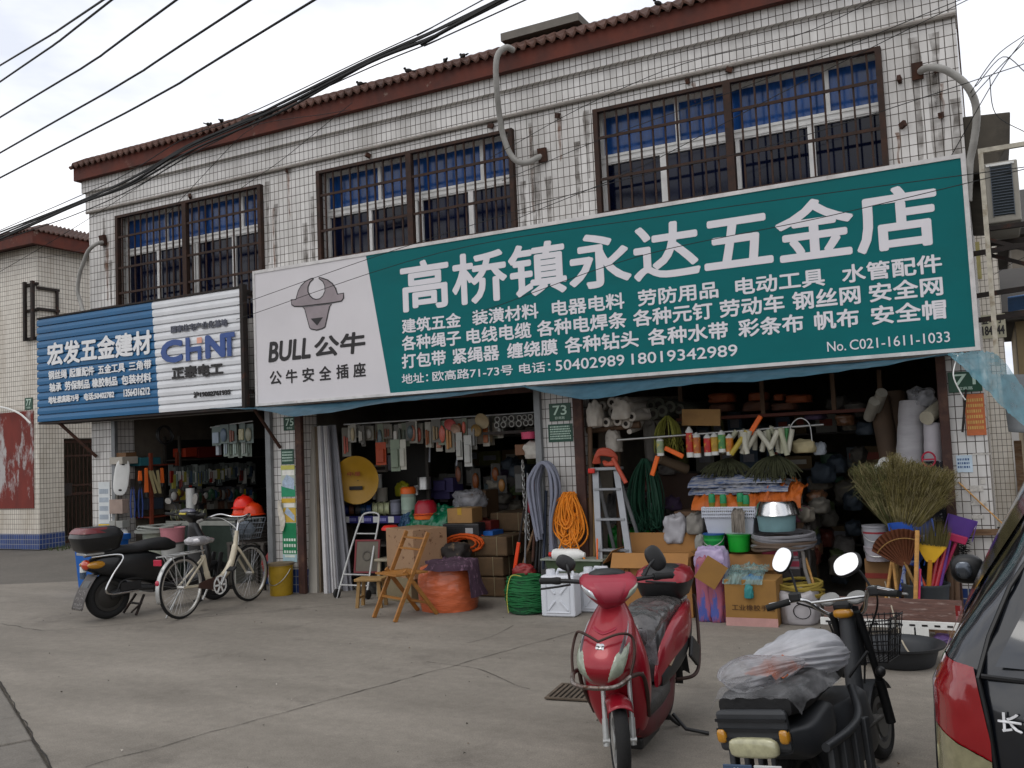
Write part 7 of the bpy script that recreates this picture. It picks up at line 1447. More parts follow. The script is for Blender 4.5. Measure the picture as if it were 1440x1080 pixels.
MB().bb(x0-.02, x1+.02, -.05, .09, zt, zt+.03).build('top_step', AL2, t, bev=.006); MB().box((x0, -.06, zt), (.07, .03, .05)).build('corner_cap', REDP, t, bev=.01); MB().box(((xb0*.6+x0*.4), -.21, zt*.40), (.015, .006, .3), ry=.05).build('warning_sticker', ORANGEP, t)
b = MB(); c = at(852, 645, -.02)
for i in range(9): b.tube(smoothpath([(c.x-.1+random.uniform(-.03, .03), -.02, c.z-.04), (c.x-.06, -.05, c.z+.05+random.uniform(-.02, .03)), (c.x+.05, -.03, c.z+.06+random.uniform(-.03, .02)), (c.x+.1, .0, c.z), (c.x+random.uniform(0, .08), -.04, c.z-.06), (c.x-.03, 0, c.z-.03)], 5), .018, 8)
b.tube(smoothpath([(c.x+.08, -.03, c.z), (c.x+.14, -.06, c.z-.1), (c.x+.22, -.08, c.z-.24)], 5), .022, 10)
tag(b.build('red_hose', MC('a8452f', .55), smooth=True), 'tangled faded red hose on top of the stepladder', 'hose')
# green twine hank, sacks, brown board
def hankv(label, x, yt, yb, Y, w, m, n, r_, cat='rope', name='twine_hank'):
    a, z1 = at(x, yt, Y), at(x, yb, Y).z; b = MB(); h = a.z-z1
    for i in range(n):
        q = w*math.sqrt(random.random())*random.choice((-1, 1)); y = Y+random.uniform(-.1, .1); b.tube(smoothpath([(a.x+q*.15, Y, a.z), (a.x+q*.7, y, a.z-h*.25), (a.x+q, y-.03, a.z-h*.6), (a.x+q*.8+random.uniform(-.05, .05), y, z1+random.uniform(-.03, .12)), (a.x+q*.3, y+.02, z1+random.uniform(0, .2))], 4), r_, 5)
    return tag(b.build(name, m, smooth=True), label, cat)
hankv('thick hank of dark green twine hanging behind the stepladder', 906, 645, 745, .3, .17, mat('dark green twine', '0f3d2a', .7, var=.35, scale=20), 110, .005)
hankv('yellow green netting hanging over the steel rod', 938, 585, 635, .2, .12, mat('yellow green net', '6f6f28', .8, var=.3), 34, .006); sack('grey_sack', 'grey plastic sack hanging left of the cans', 903, 590, 922, 650, .35, .15, mat('dim grey sack', '56524c', .7, var=.3), 'sack', .4, 3.)
tag(MB().box((0, 0, .55), (.42, .02, 1.1), ry=.05).build('brown_board', mat('brown hardboard', '3c281c', .7, var=.2), loc=(at(955, 760, .8).x, .8, .15)), 'dark brown board standing behind the cartons', 'board'); stick('brown_tube', 'brown cardboard tube under the rod', 'tube', at(928, 645, .25), at(966, 660, .45), .05, mat('brown tube', '5a4a38', .8)); carton('white boxed lamp leaning in the dark beside the brown board', 912, 708, 925, 728, .6, .1, MC('8d9294', .6), tape=False, name='white_box', cat='box')
for i in range(3): sack('green_bag', ['bright green bag low behind the stepladder', 'green bag behind the stepladder feet', 'green bag next to the open carton'][i], 852+i*16, 742+i*3, 880+i*16, 772, .35+.1*i, .25, mat('bright green bag', '157a2a', .4, var=.3), 'bag', .6, 2.+i*3)
cloth('grey_film', 'crumpled grey film lying behind the stepladder', 850, 690, 905, 738, .5, .3, mat('grey crumpled film', '5e5d5c', .4, var=.4), .05, 2., 'film')
# steel rod with hanging cans
ra_, rz_ = at(868, 619, .0), at(1158, 597, .25); stick('hanging_rod', 'long steel rod carrying the hanging cans of the right shop', 'rod', ra_, rz_, .012, STEEL)
cg = 'cans hanging from the rod of the right shop'
def can(label, x, y0, y1, c, r_=.035, cap='c9c9c4', Y=.1, tilt=0):
    p = at(x, y1, Y); h = at(x, y0, Y).z-p.z; t = thing('spray_can', label, 'can', p, random.random()*3, None, None); t.rotation_euler = (0, tilt, random.random())
    MB().lathe([(.001, 0), (r_, 0), (r_, h*.86), (r_*.6, h*.93), (r_*.3, h)], 18).build('body', MC(cap, .35), t, smooth=True); MB().lathe([(r_*1.01, h*.16), (r_*1.01, h*.8)], 18, cap=False).build('label_band', mat('can print '+c, c, .4, var=.35, scale=16, col2='c9a93a', mix=(.58, .62)), t, smooth=True); return t
for x, y0, y1, c, l in ((971, 600, 643, 'b0281c', 'red printed can leftmost of the bright cans'), (981, 608, 643, 'b0602a', 'orange yellow can beside the leftmost red can'), (996, 610, 641, 'b82420', 'second red can hanging from the rod'), (1006, 608, 640, 'b08a2c', 'yellow printed can right of the second red can'), (1016, 605, 636, '4a8a4c', 'white and green can in the hanging row'), (1027, 610, 640, 'c0701c', 'orange can right of the white and green one'), (929, 615, 641, '8a9a78', 'pale can hanging alone at the left end of the rod')): can(l, x, y0, y1, c)
yw = 'white and yellow tubes hanging from the rod'
for i in range(26):
    x = 1036+i*3.1+random.uniform(-2, 2); y = 608-(i*.35)+random.uniform(-3, 6); p = at(x, y, .15+random.uniform(-.1, .1)); c = random.choice(['b7b4a4', 'b7b4a4', 'b09a3a', 'a8a890', '3f8a4a' if i > 17 else 'b7b4a4']); l_ = random.uniform(.14, .26); th = random.uniform(-.7, .7)
    stick('sealant_tube', 'white or yellow sealant tube in the tied bunches on the rod', 'tube', p, p+Vector((math.sin(th)*l_, random.uniform(-.05, .05), -math.cos(th)*l_)), .024, MC(c, .4), 12, yw)
for i, (x, y, a, l) in enumerate(((921, 655, -.35, 'orange handle hanging at the left end of the rod'), (948, 636, 1.1, 'orange handle lying across the netting'), (1062, 598, -.6, 'orange handle standing up over the tube bunches'))): tag(MB().box((0, 0, 0), (.045, .03, .2), ry=-a).build('orange_scraper', ORANGEP, loc=at(x, y, .1), bev=.008), l, 'handle')
sack('straw_bag', 'pale straw coloured bag hanging at the right end of the rod', 1112, 618, 1145, 637, .2, .15, mat('straw bag', 'a89c78', .7, var=.2), 'bag', .4, 3.); sack('grey_bag', 'pale grey bag hanging next to the straw coloured one', 1142, 622, 1160, 640, .3, .12, MC('8a9096', .6), 'bag', .4, 5.); tag(MB().tube(smoothpath([at(1110, 620, .2), at(1113, 598, .2), at(1125, 588, .2), at(1138, 596, .2), at(1142, 620, .2)], 6), .006, 6).build('wire_loop', STEEL), 'wire loop holding the straw coloured bag', 'wire')
# upper shelf with wrapped orange packages
t = thing('upper_shelf', 'timber shelf high in the right shop carrying orange packages', 'shelf', (at(1090, 580, .7).x, .7, 0)); zs = at(1090, 581, .7).z
MB().bb(-1.0, 1.0, 0, .5, zs-.03, zs).build('board', mat('reddish shelf board', '5a2c20', .7, var=.2), t)
for x in (-.95, -.12, .55, .97): MB().bb(x-.02, x+.02, 0.01, .05, zs, zs+.35).build('upright', WOODP, t)
og = mat('orange package', '7a3a16', .7, var=.3, scale=8)
for i, (x0, yt, x1, yb) in enumerate(((993, 552, 1028, 566), (995, 567, 1027, 579), (1050, 551, 1076, 563), (1042, 564, 1078, 578), (1082, 566, 1118, 577), (1086, 553, 1100, 563), (1102, 554, 1138, 566))): sack('orange_package', ['upper left orange package on the high shelf', 'lower left orange package on the high shelf', 'upper orange package at the middle of the high shelf', 'lower brown package at the middle of the high shelf', 'lower brown package right on the high shelf', 'pale folded package on the high shelf', 'upper orange package at the right of the high shelf'][i], x0, yt, x1, yb, .72, .3, og if i not in (3, 4, 1) else mat('brown package', '4a2c1c', .75, var=.3), 'package', .3, i*2., sup=.5)
tag(MB().box((0, 0, 0), (.38, .02, .16), ry=.06).build('carton_flap_sign', CARD, loc=at(986, 587, .35)), 'piece of cardboard hanging below the high shelf', 'cardboard')
# the heap in the middle
hm = mat('dark mop yarn', '3a3c26', .9, var=.4, scale=14)
def mop(label, x, yt, yb, Y, w):
    a = at(x, yt, Y); h = a.z-at(x, yb, Y).z; b = MB()
    for i in range(130):
        th = random.uniform(0, math.tau); l = w*math.sqrt(random.random()); x1_ = a.x+l*math.cos(th); b.tube(smoothpath([(a.x+random.uniform(-.03, .03), Y+.08, a.z), (a.x+(x1_-a.x)*.6, Y-.05*random.random(), a.z-h*.25), (x1_, Y-.08+.05*math.sin(th), a.z-h*random.uniform(.6, 1))], 3), .005, 4)
    return tag(b.build('mop_head', hm, smooth=True), label, 'mop')
mop('dark grey green mop head lying left on the striped sacks', 1022, 645, 672, .25, .26); mop('dark grey green mop head lying right on the striped sacks', 1088, 640, 678, .2, .27)
t = thing('goods_table', 'rough table under the heap of folded sacks in the right shop', 'table', (at(1045, 760, .35).x, .35, 0)); MB().bb(-.6, .62, -.2, .5, .86, .90).build('tabletop', WOODP, t)
for sx_ in (-1, 1):
    for sy in (-.15, .45): MB().bb(sx_*.57-.03, sx_*.57+.03, sy-.03, sy+.03, 0, .86).build('leg', WOODP, t)
ST = mat('striped woven sack', '8f9096', .75, var=.3, scale=10, stretch=(1, 1, 14), col2='4a5a7c', mix=(.5, .56))
for i, (x0, yt, x1, yb) in enumerate(((967, 668, 1064, 682), (1005, 664, 1102, 676), (968, 682, 1055, 692), (1020, 676, 1108, 688))): cloth('folded_sack', ['left upper folded striped sack on the heap', 'right upper folded striped sack on the heap', 'left lower folded striped sack on the heap', 'right lower folded striped sack on the heap'][i], x0, yt, x1, yb+4, .12-.02*i, .45, ST, .022, i*3., 'sack')
OT = mat('orange tarpaulin', 'b0581a', .6, var=.25, scale=7); cloth('orange_tarpaulin', 'folded orange tarpaulin under the striped sacks', 972, 688, 1062, 718, -.02, .5, OT, .035, 2., 'tarpaulin'); cloth('orange_tarpaulin', 'rumpled orange tarpaulin behind the steel basin', 1058, 680, 1126, 716, .0, .45, OT, .045, 7., 'tarpaulin')
def basket(label, x0, yt, x1, yb, Y, m):
    a, b_, z0, z1 = rect(x0, yt, x1, yb, Y); w = (b_-a)/2; h = z1-z0; t = thing('plastic_basket', label, 'basket', ((a+b_)/2, Y+.2, z0)); mb = MB()
    n = 26
    MB().loft([[(-w*k, -.2*k, z), (w*k, -.2*k, z), (w*k, .2*k, z), (-w*k, .2*k, z)] for z, k in ((0, .86), (h*.62, .96))], cap=True).build('body', m, t, bev=.01)
    for zz in (.68, .80, .92, 1.0): mb.tube([(-w, -.2, h*zz), (w, -.2, h*zz), (w, .2, h*zz), (-w, .2, h*zz)], .009, 6, closed=True)
    for i in range(n+1): x = -w+2*w*i/n; mb.box((x, -.2, h*.81), (.008, .012, h*.38)); mb.box((x, .2, h*.81), (.008, .012, h*.38))
    mb.build('rim_lattice', m, t); return t
basket('white plastic basket stack with a slotted rim on the cartons', 988, 714, 1062, 752, -.12, mat('white basket plastic', 'b4b8c2', .4, var=.08))
for i, (x, y) in enumerate(((1002, 712), (1018, 713), (1042, 711), (1050, 714))): tin(['first green bottle standing in the white basket', 'second green bottle standing in the white basket', 'third green bottle standing in the white basket', 'fourth green bottle standing in the white basket'][i], x, y-7, y+8, -.02, .03, MC('7a7a2a', .4), cap=GREENP, name='green_bottle', cat='bottle')
cloth('cloth_strip', 'grey towel hanging over the front of the white basket', 1029, 716, 1048, 750, -.16, .03, MC('777067', .8), .02, 3.)
sack('grey_sack', 'grey white sack left of the white basket', 962, 722, 988, 752, -.02, .2, mat('grey white sack', '7f7b74', .7, var=.3), 'sack', .4, 5.)
p = at(1093, 724, -.1); t = thing('steel_basin', 'shiny steel basin standing upside down on the blue tub', 'basin', p); MB().lathe([(.19, 0), (.205, .005), (.195, .02), (.17, .10), (.15, .125), (.001, .13)], 32).build('bowl', CHROME, t, smooth=True)
pail('pale blue tub under the steel basin', 1093, 746, -.1, .17, .15, MC('6f9094', .45), handle=False, name='plastic_tub', cat='tub'); sack('white_knob_sack', 'white sack behind the blue tub', 1105, 712, 1140, 735, .15, .2, mat('dull purple film', '6a3a4a', .4, var=.3), 'sack', .4, 3.)
for i in range(5): coil('hose_coil', ['top grey hose coil under the blue tub', 'second grey hose coil under the blue tub', 'third grey brown hose coil under the blue tub', 'fourth grey hose coil under the blue tub', 'lowest brown hose coil under the blue tub'][i], 'coil', at(1102, 752+i*4.2, -.08), .26, .014, 3, mat('grey coil hose', '77767a', .5) if i not in (2, 4) else mat('brown coil hose', '594a3e', .6), jit=.04, h=.03)
for i, (x0, yt, x1, yb) in enumerate(((1072, 770, 1122, 785), (1074, 786, 1124, 800), (1078, 800, 1126, 818))): carton(['top pink printed carton below the hose coils', 'middle pink printed carton below the hose coils', 'dark lowest carton below the hose coils'][i], x0, yt, x1, yb, .0, .35, MC('8f8890' if i < 2 else '3a3636', .5), tape=False, name='printed_carton', band=(.25, .8, MC('9a3048', .5)) if i < 2 else None)
sack('dark_film', 'dark film bag hanging at the right of the printed cartons', 1118, 740, 1142, 830, .1, .25, mat('dark clear film', '3b3836', .3, var=.4), 'film', .5, 4.); tag(MB().tube(smoothpath([at(1115, 765, -.15), at(1128, 775, -.18), at(1132, 800, -.2), at(1140, 825, -.2)], 6), .016, 8).build('grey_strap', MC('7c7874', .6), smooth=True), 'grey strap dangling from the hose coils', 'strap'); stick('wood_handle', 'pale wooden handle leaning at the right of the printed cartons', 'handle', at(1148, 835, -.2), at(1133, 785, -.1), .012, WOOD)
pail('green paint pail with a blue rim under the white basket', 1005, 775, -.1, .095, .16, mat('green pail paint', '0e7a36', .35, var=.1), lid=mat('blue lid', '1f4f8a', .4), band=MC('2a9a4a', .35)); pail('plain green pail beside the blue rimmed pail', 1040, 775, -.08, .1, .15, mat('bright green pail', '159a2c', .4), lid=mat('bright green pail', '159a2c'), handle=False)
sack('white_printed_sack', 'white sack with loose top standing behind the open carton', 930, 725, 962, 765, .0, .2, mat('white plastic sack', 'a4a2a6', .5, var=.25), 'sack', .5, 8.); sack('grey_small_sack', 'small pale tin wrapped in film beside the green pail', 975, 752, 990, 775, -.05, .15, MC('8a8a84', .5), 'sack', .3, 2.)
# floor cartons
o = carton('large open carton with a raised flap behind the red scooter', 864, 782, 972, 866, -.4, .4, mat('tan carton', '94693a', .85, var=.1), ground=True, flaps=1, rz=.05); [MB().text(w_, x_, x_+.035*len(w_), .38, .43, -.003, .04).build('carton_print', mat('brown print', '4a3018', .8), o) for w_, x_ in (('CA', -.26), ('NDA', -.10))]
carton('tall brown carton behind the front open carton', 1012, 770, 1092, 850, -.12, .3, mat('tan carton b', '8a6238', .85, var=.12), ground=True, flaps=1)
o = carton('open carton with blue plastic things and clear film in front', 1020, 812, 1092, 877, -.62, .38, mat('tan carton c', '8c6734', .85, var=.12), ground=True, rz=.05, tape=False, band=(.0, .18, MC('b58a84', .6)))
MB().text('工业橡胶手套', -.16, .2, .13, .18, -.004, .02).build('carton_print', mat('brown print', '4a3018'), o)
cloth('clear_film', 'crumpled blue tinted film on the front carton', 1016, 802, 1072, 822, -.62, .35, film_mat('teal clear film', '8fb0ae', .55, .15, .25), .04, 2., 'film'); sack('blue_plastics', 'bright blue plastic things in the front carton', 1042, 812, 1070, 828, -.6, .2, mat('bright blue plastic', '1c6ab4', .35, var=.2), 'plastics', .7, 3.); sack('teal_glove', 'teal glove hanging over the edge of the front carton', 1046, 822, 1058, 842, -.66, .05, MC('2a7a7a', .5), 'glove', .5, 2.)
PKB = film_mat('pink printed film', 'b0829a', .8, .25, .15); PKR = mat('pink printed rolls', '9a5468', .45, var=.35, scale=9, stretch=(1, 1, .3), col2='46549a', mix=(.54, .6))
for i, (x0, yt, x1, yb, m) in enumerate(((976, 778, 1000, 868, PKR), (992, 782, 1018, 872, PKR), (974, 770, 1020, 815, mat('lilac bag film', 'a595b5', .35, var=.2)))): sack('pink_bag', ['left pink and blue printed bag standing beside the front carton', 'right pink and blue printed bag standing beside the front carton', 'lilac plastic bag on top of the pink printed bags'][i], x0, yt, x1, yb, -.55+.05*(i == 2), .22, m, 'bag', .25, i*4., ground=(i < 2), sup=.55, ws=3)
tag(MB().box((0, 0, 0), (.2, .012, .22), ry=.6, rz=.3).build('carton_flap', mat('tan carton c', '8c6734'), loc=at(1000, 805, -.62)), 'loose piece of brown cardboard leaning on the pink bags', 'cardboard')
o = sack('printed_white_sack', 'white woven sack with black print lying right of the front carton', 1092, 822, 1146, 870, -.5, .35, mat('white woven sack', 'aaa6a8', .7, var=.15, scale=6), 'sack', .3, 3., ground=True, sup=.5); MB().tube([(.05+.07*math.cos(a), -.185, .12+.06*math.sin(a)) for a in [math.tau*i/20 for i in range(20)]], .004, 4, closed=True).build('sack_print', INK, o)
coil('straw_coil', 'coil of yellow straw rope behind the white sack', 'coil', at(1122, 826, -.25), .2, .012, 7, mat('straw rope', '8f7c34', .8), jit=.05, h=.1)
# right end: rolls, brooms, dustpans
def leanroll(label, xb, yb, xt, yt, Y, Y2, r_, m, name='leaning_roll'):
    a, b_ = at(xb, yb, Y), at(xt, yt, Y2); q = MB(); n = 16; d = b_-a; P = [a+d*i/n for i in range(n+1)]
    return tag(q.tube(P, [r_*(1+.02*math.sin(i*2.3)) for i in range(n+1)], 20).build(name, m, smooth=True), label, 'roll')
leanroll('fat white wrapped roll leaning in the right corner of the right shop', 1276, 720, 1284, 566, .1, .25, .115, mat('white wrapped roll', '9b989a', .65, var=.12, scale=4, stretch=(1, 1, 5), bump=.2, bs=20)); leanroll('brown roll leaning behind the white roll', 1262, 700, 1236, 560, .35, .5, .09, mat('brown roll', '4a3a2c', .8, var=.2)); leanroll('second brown roll leaning behind the white roll', 1270, 690, 1258, 552, .45, .6, .09, mat('brown roll', '4a3a2c'))
o = leanroll('white sack roll with red print at the door post', 1314, 720, 1312, 595, .05, .1, .075, mat('white sack roll', 'a5a0a4', .6, var=.15, scale=4)); c = at(1306, 646, -.045); MB().tube([(c.x+.05*math.cos(a), c.y, c.z+.06*math.sin(a)) for a in [math.tau*i/20 for i in range(20)]], .008, 5, closed=True).bb(c.x-.05, c.x+.05, c.y-.004, c.y+.004, c.z-.006, c.z+.006).build('red_emblem', MC('9a2038', .6), o)
leanroll('short pale roll lying on top at the door post', 1303, 588, 1324, 570, .0, .3, .06, mat('pale roll', 'a19a88', .7), 'short_roll'); sack('clear_film', 'crumpled clear film over the white wrapped roll', 1275, 545, 1315, 572, .15, .2, BAGC, 'film', .6, 3.); rolls('paper_roll', 'white paper roll end in the group left of the straw brooms', [(1236, 660, .3), (1244, 652, .3), (1252, 662, .25), (1240, 672, .25)], .05, .3, WHITE, 'paper rolls left of the straw brooms', (.2, 1, .1), 'roll', .4)
for i, (x, y, l) in enumerate(((1222, 572, 'pale tube end poking out high at the right'), (1232, 560, 'white tube end poking out highest at the right'))): stick('tube_end', l, 'tube', at(x, y+15, .4), at(x+8, y-8, .2), .05, MC('8a867c', .7))
straw = mat('straw bristles', '6a6236', .85, var=.45, scale=12, col2='857848', mix=(.5, .7)); strawp = mat('pale straw', '857c58', .85, var=.3, scale=12); strawd = mat('dark straw', '4d4422', .85, var=.3, scale=12); strawg = mat('greenish straw', '5a5c36', .85, var=.4, scale=12)
def broom(label, xb, yb, xt, yt, Y, w, n, m, hl=0):
    a, b_ = at(xb, yb, Y), at(xt, yt, Y-.1); t = thing('straw_broom', label, 'broom', a); d = b_-a; b = MB(); side = Vector((d.z, 0, -d.x)).normalized(); q0 = .0016
    for i in range(n):
        k = random.uniform(-1, 1); f = random.uniform(.6, 1.1)*(1.08-.12*noise.noise(Vector((k*3, n*.01, 0)))); b.k = random.choice((0, 0, 1, 2)); e = d*f+side*(w*k*abs(k)**.1+random.gauss(0, .025))+Vector((0, random.uniform(-.13, .13), 0)); mdl = d*(f*.5)+side*(w*k*.62)+Vector((0, random.uniform(-.08, .06), 0)); st_ = side*(k*.05)+Vector((0, random.uniform(-.03, .03), 0)); P = smoothpath([st_, mdl, e, e+d*random.uniform(.02, .12)+side*random.gauss(0, .05)-Vector((0, 0, random.uniform(0, .07)))], 3); s1 = side*q0*random.uniform(.8, 2); o = len(b.v)
        vs = []
        for j, p_ in enumerate(P): s2 = s1*(1-.7*j/len(P)); vs += [p_-s2, p_+s2]
        b.add(vs, [(2*j, 2*j+1, 2*j+3, 2*j+2) for j in range(len(P)-1)])
    b.build('bristles', (m, strawp, strawd), t); MB().tube([(0, 0, .06), (0, 0, -.06)], .05, 10).build('binding', mat('broom binding', '5a4a2a', .8), t, smooth=True)
    if hl: MB().cyl((0, 0, -.02), (0, -.1*0, -hl), .013, n=8).build('handle', BAM, t, smooth=True)
broom('wide straw broom head standing upside down at the left of the pair', 1258, 742, 1248, 668, -.2, .24, 2600, strawg, .8); broom('brownish straw broom head standing upside down at the right of the pair', 1272, 748, 1292, 668, -.26, .25, 2600, straw, .85)
def dustpan(label, xc, yt, yb, xh, yh, Y, w, m, m2, tilt):
    c = at(xc, yb, Y); h = at(xc, yt, Y).z-c.z; t = thing('dustpan', label, 'dustpan', c, rot=(0, tilt, 0))
    MB().prism([(-w*.62, 0), (w*.62, 0), (w, h), (-w, h)], -.006, .006).build('pan', m, t); MB().prism([(-w*.62, .0), (w*.62, 0), (w*.66, h*.3), (-w*.66, h*.3)], -.05, -.007).build('collar', m2, t, bev=.006); MB().bb(-w*1.0, -w*.94, -.05, -.007, h*.2, h).bb(w*.94, w, -.05, -.007, h*.2, h).build('side_rim', m, t)
    p1 = at(xh, yh, Y-.05)-c; p1.rotate(Euler((0, -tilt, 0))); MB().tube([(0, -.02, .02), tuple(p1)], .014, 8).build('handle', m2, t, smooth=True)
BLD = mat('blue dustpan plastic', '17469a', .4); WBL = mat('white blue trim', '8f9cc0', .4, var=.4, scale=40, col2='1f3f9a', mix=(.5, .52))
dustpan('blue dustpan with patterned collar standing upside down by the brooms', 1286, 732, 762, 1300, 850, -.32, .17, BLD, WBL, -.12); dustpan('second blue dustpan low behind the palm leaf fan', 1274, 770, 792, 1262, 850, -.28, .14, BLD, WBL, .25); dustpan('purple dustpan leaning at the right of the brooms', 1345, 726, 762, 1318, 826, -.26, .11, mat('purple dustpan plastic', '4a2a78', .45), mat('magenta plastic', '9a2048', .4), .30)
fp = at(1276, 800, -.42); t = thing('palm_fan', 'brown palm leaf fan broom leaning upside down', 'fan', fp, rot=(0, -.32, 0)); PL = mat('palm leaf brown', '5a3018', .75, var=.3, scale=10, stretch=(6, 6, 1)); b = MB()
def fan(u, v): a = (-.72+1.44*u); r_ = .33*(.12+.88*v)*(1-.10*abs(2*u-1)**3); z = .03*(1 if int(u*24) % 2 else -1)*v; return (r_*math.sin(a), -.02+z*.5, r_*math.cos(a)*.98)
MB().grid(fan, 24, 8).build('leaf', PL, t, solid=.006); MB().tube([(0, -.01, .06), (.02, 0, -.42)], .012, 8).build('handle', BAM, t, smooth=True)
MB().tube([(.33*.75*math.sin(-.72+1.44*i/12), -.04, .33*.75*math.cos(-.72+1.44*i/12)) for i in range(13)], .004, 5).build('stitching', BAM, t)
p = at(1306, 826, -.38); t = thing('yellow_rake', 'yellow fan shaped brush head on a yellow handle in the grey bin', 'brush', p, rot=(0, .12, 0)); MB().prism([(-.03, .2), (.03, .2), (.12, .34), (-.12, .34)], -.012, .012).build('head', YELLOWP, t, bev=.006); MB().cyl((0, 0, -.1), (0, 0, .22), .018, n=10).build('handle', mat('orange yellow handle', 'b0781c', .4), t)
b = MB()
for i in range(260):
    k = random.uniform(-1, 1); y = random.uniform(-.03, .03); x_ = .12*k; z_ = .34+random.uniform(.18, .26)*(1-.25*k*k); b.add([(x_-.0015, y, .335), (x_+.0015, y, .335), (x_*1.25, y*1.5, z_)], [(0, 1, 2)])
b.build('bristles', mat('olive bristles', '4f4824', .85, var=.3), t)
def brushb(label, x, yt, yb, Y, w, m, tilt):
    c = at(x, yb, Y); h = at(x, yt, Y).z-c.z; b = MB()
    for i in range(420):
        z = random.random()*h; th = random.random()*6.28; l = w*random.uniform(.75, 1.05); q = Vector((math.cos(th)*l, math.sin(th)*l*.4, z+random.uniform(-.02, .03))); b.add([(0, -.002, z), (0, .002, z+.004), tuple(q)], [(0, 1, 2)])
    return tag(b.build('black_brush', m, loc=c, rot=(0, tilt, 0)), label, 'brush')
BB_ = mat('black bristles', '0d0d0e', .8); brushb('black bristle brush behind the purple dustpan', 1352, 745, 790, -.2, .07, BB_, .2); brushb('black bristle brush between the broom and the purple dustpan', 1328, 745, 788, -.22, .05, BB_, .05)
for i, (xb, yb, xt, yt, m, l, r_) in enumerate(((1287, 862, 1290, 746, WOOD, 'pale square wooden handle standing in front of the brooms', .017), (1292, 858, 1294, 800, mat('pink stick', 'b0305a', .4), 'pink stick behind the pale wooden handle', .009), (1244, 855, 1254, 790, WOOD, 'wooden handle leaning left of the pair before the carton', .013), (1264, 855, 1256, 790, WOOD, 'wooden handle leaning right of the pair before the carton', .013), (1310, 826, 1320, 775, mat('red wrapped handle', 'a01c2c', .3, coat=.4), 'red wrapped broom handle, left one in the grey bin', .018), (1316, 826, 1330, 770, mat('red wrapped handle', 'a01c2c'), 'red wrapped broom handle, right one in the grey bin', .02), (1322, 826, 1336, 760, mat('purple stick', '5a2a7a', .4), 'purple handle standing in the grey bin', .012), (1302, 826, 1284, 790, mat('orange stick', 'c04a1c', .4), 'orange handle leaning out of the grey bin to the left', .012), (1276, 855, 1270, 795, GREYP, 'grey handle standing behind the wooden handles', .01), (1338, 865, 1336, 780, WOODP, 'dark timber batten standing by the right pier', .03), (1346, 862, 1343, 790, WOODP, 'second dark timber batten standing by the right pier', .028))): stick('broom_handle', l, 'handle', at(xb, yb, -.52 if i < 2 else -.36 if i < 9 else -.12), at(xt, yt, -.5 if i < 2 else -.3 if i < 9 else -.08), r_, m)
p = at(1304, 858, -.3); t = tag(MB().lathe([(.001, 0), (.15, 0), (.16, .02), (.175, .19), (.185, .20), (.185, .22), (.165, .215), (.14, .03), (.001, .03)], 28).build('grey_bin', mat('dark grey bin', '3f4448', .5, var=.15), smooth=True, loc=(p.x, p.y, max(0, p.z))), 'dark grey plastic bin holding broom handles', 'bin')
tag(MB().bb(-.18, .18, -.18, .18, 0, max(.05, p.z-.002)).build('low_block', WOODD, loc=(p.x, p.y, 0)), 'low wooden block under the grey bin', 'block') if p.z > .05 else None
tag(MB().grid(lambda u, v: (at(1325, 750, -.02).x+(u-.5)*.22+.02*noise.noise(Vector((u*3, v*4, 1))), -.03+.03*noise.noise(Vector((u*4, v*5, 9))), 1.32-v*.5), 10, 16).build('spotted_cloth', mat('spotted dark cloth', '16161e', .8, var=.2, scale=60, col2='8a8a92', mix=(.60, .62)), smooth=2), 'dark spotted cloth hanging beside the right door post', 'cloth')
for i, (l, x, yb, r_, h, c, c2) in enumerate((('upper paint pail with red and blue label left of the brooms', 1234, 772, .11, .2, '8f8f94', '8a2a34'), ('white pail under the red and blue labelled one', 1236, 788, .11, .12, 'a09aa0', None), ('blue and white pail on the ground left of the handles', 1236, 850, .1, .13, '9aa0a8', '1f5a94'), ('green pail on the ground behind the wooden handles', 1256, 850, .1, .13, '1c5a34', None))): pail(l, x, yb, -.12+(-.05 if i > 1 else 0), r_, h, MC(c, .45), band=MC(c2, .45) if c2 else None, z=0 if i > 1 else None)
carton('carton with grey corner print standing left of the handles', 1217, 786, 1252, 836, -.14, .3, mat('tan carton d', '7a5a38', .85, var=.12), tape=False, band=(.45, .6, MC('7a2a20', .7))); carton('second carton right of the grey cornered one', 1252, 800, 1280, 836, -.1, .3, mat('tan carton e', '6a4a2c', .85, var=.12), tape=False)
tag(MB().bb(at(1214, 838, -.1).x, at(1282, 838, -.1).x, -.18, .22, 0, at(1248, 837, -.14).z-.003).build('low_platform', WOODD), 'low wooden platform under the cartons by the brooms', 'platform') if at(1248, 837, -.14).z > .05 else None
# plank bench, slotted rail, basin, loose pieces on the ground
pk = thing('plank_bench', 'weathered reddish plank laid as a low bench before the brooms', 'bench', (0, 0, 0)); a = at(1168, 862, -.72); c = at(1345, 884, -.72)
a.z = c.z = .20; L_ = (c-a).length; pk.location = ((a.x+c.x)/2, -.72, 0)
PLK = mat('weathered red plank', '5e443c', .85, var=.35, scale=10, stretch=(1, 8, 8), col2='8a7870', mix=(.54, .66)); MB().box((0, .03, .20), (L_+.1, .05, .17), rx=-.25).build('plank', PLK, pk, bev=.005)
for s in (-1, 1): MB().bb(s*L_*.38-.04, s*L_*.38+.04, .0, .16, 0, .13).build('support', WOODD, pk)
sr = thing('slotted_rail', 'white slotted steel rail lying along the plank', 'rail', (pk.location.x+.12, -.90, .105)); MB().bb(-.62, .62, -.02, .02, 0, .05).build('rail_body', WHITE, sr); b = MB()
for i in range(14): b.bb(-.58+i*.086, -.54+i*.086, -.0225, -.0205, .018, .032)
b.build('slots', INK, sr)
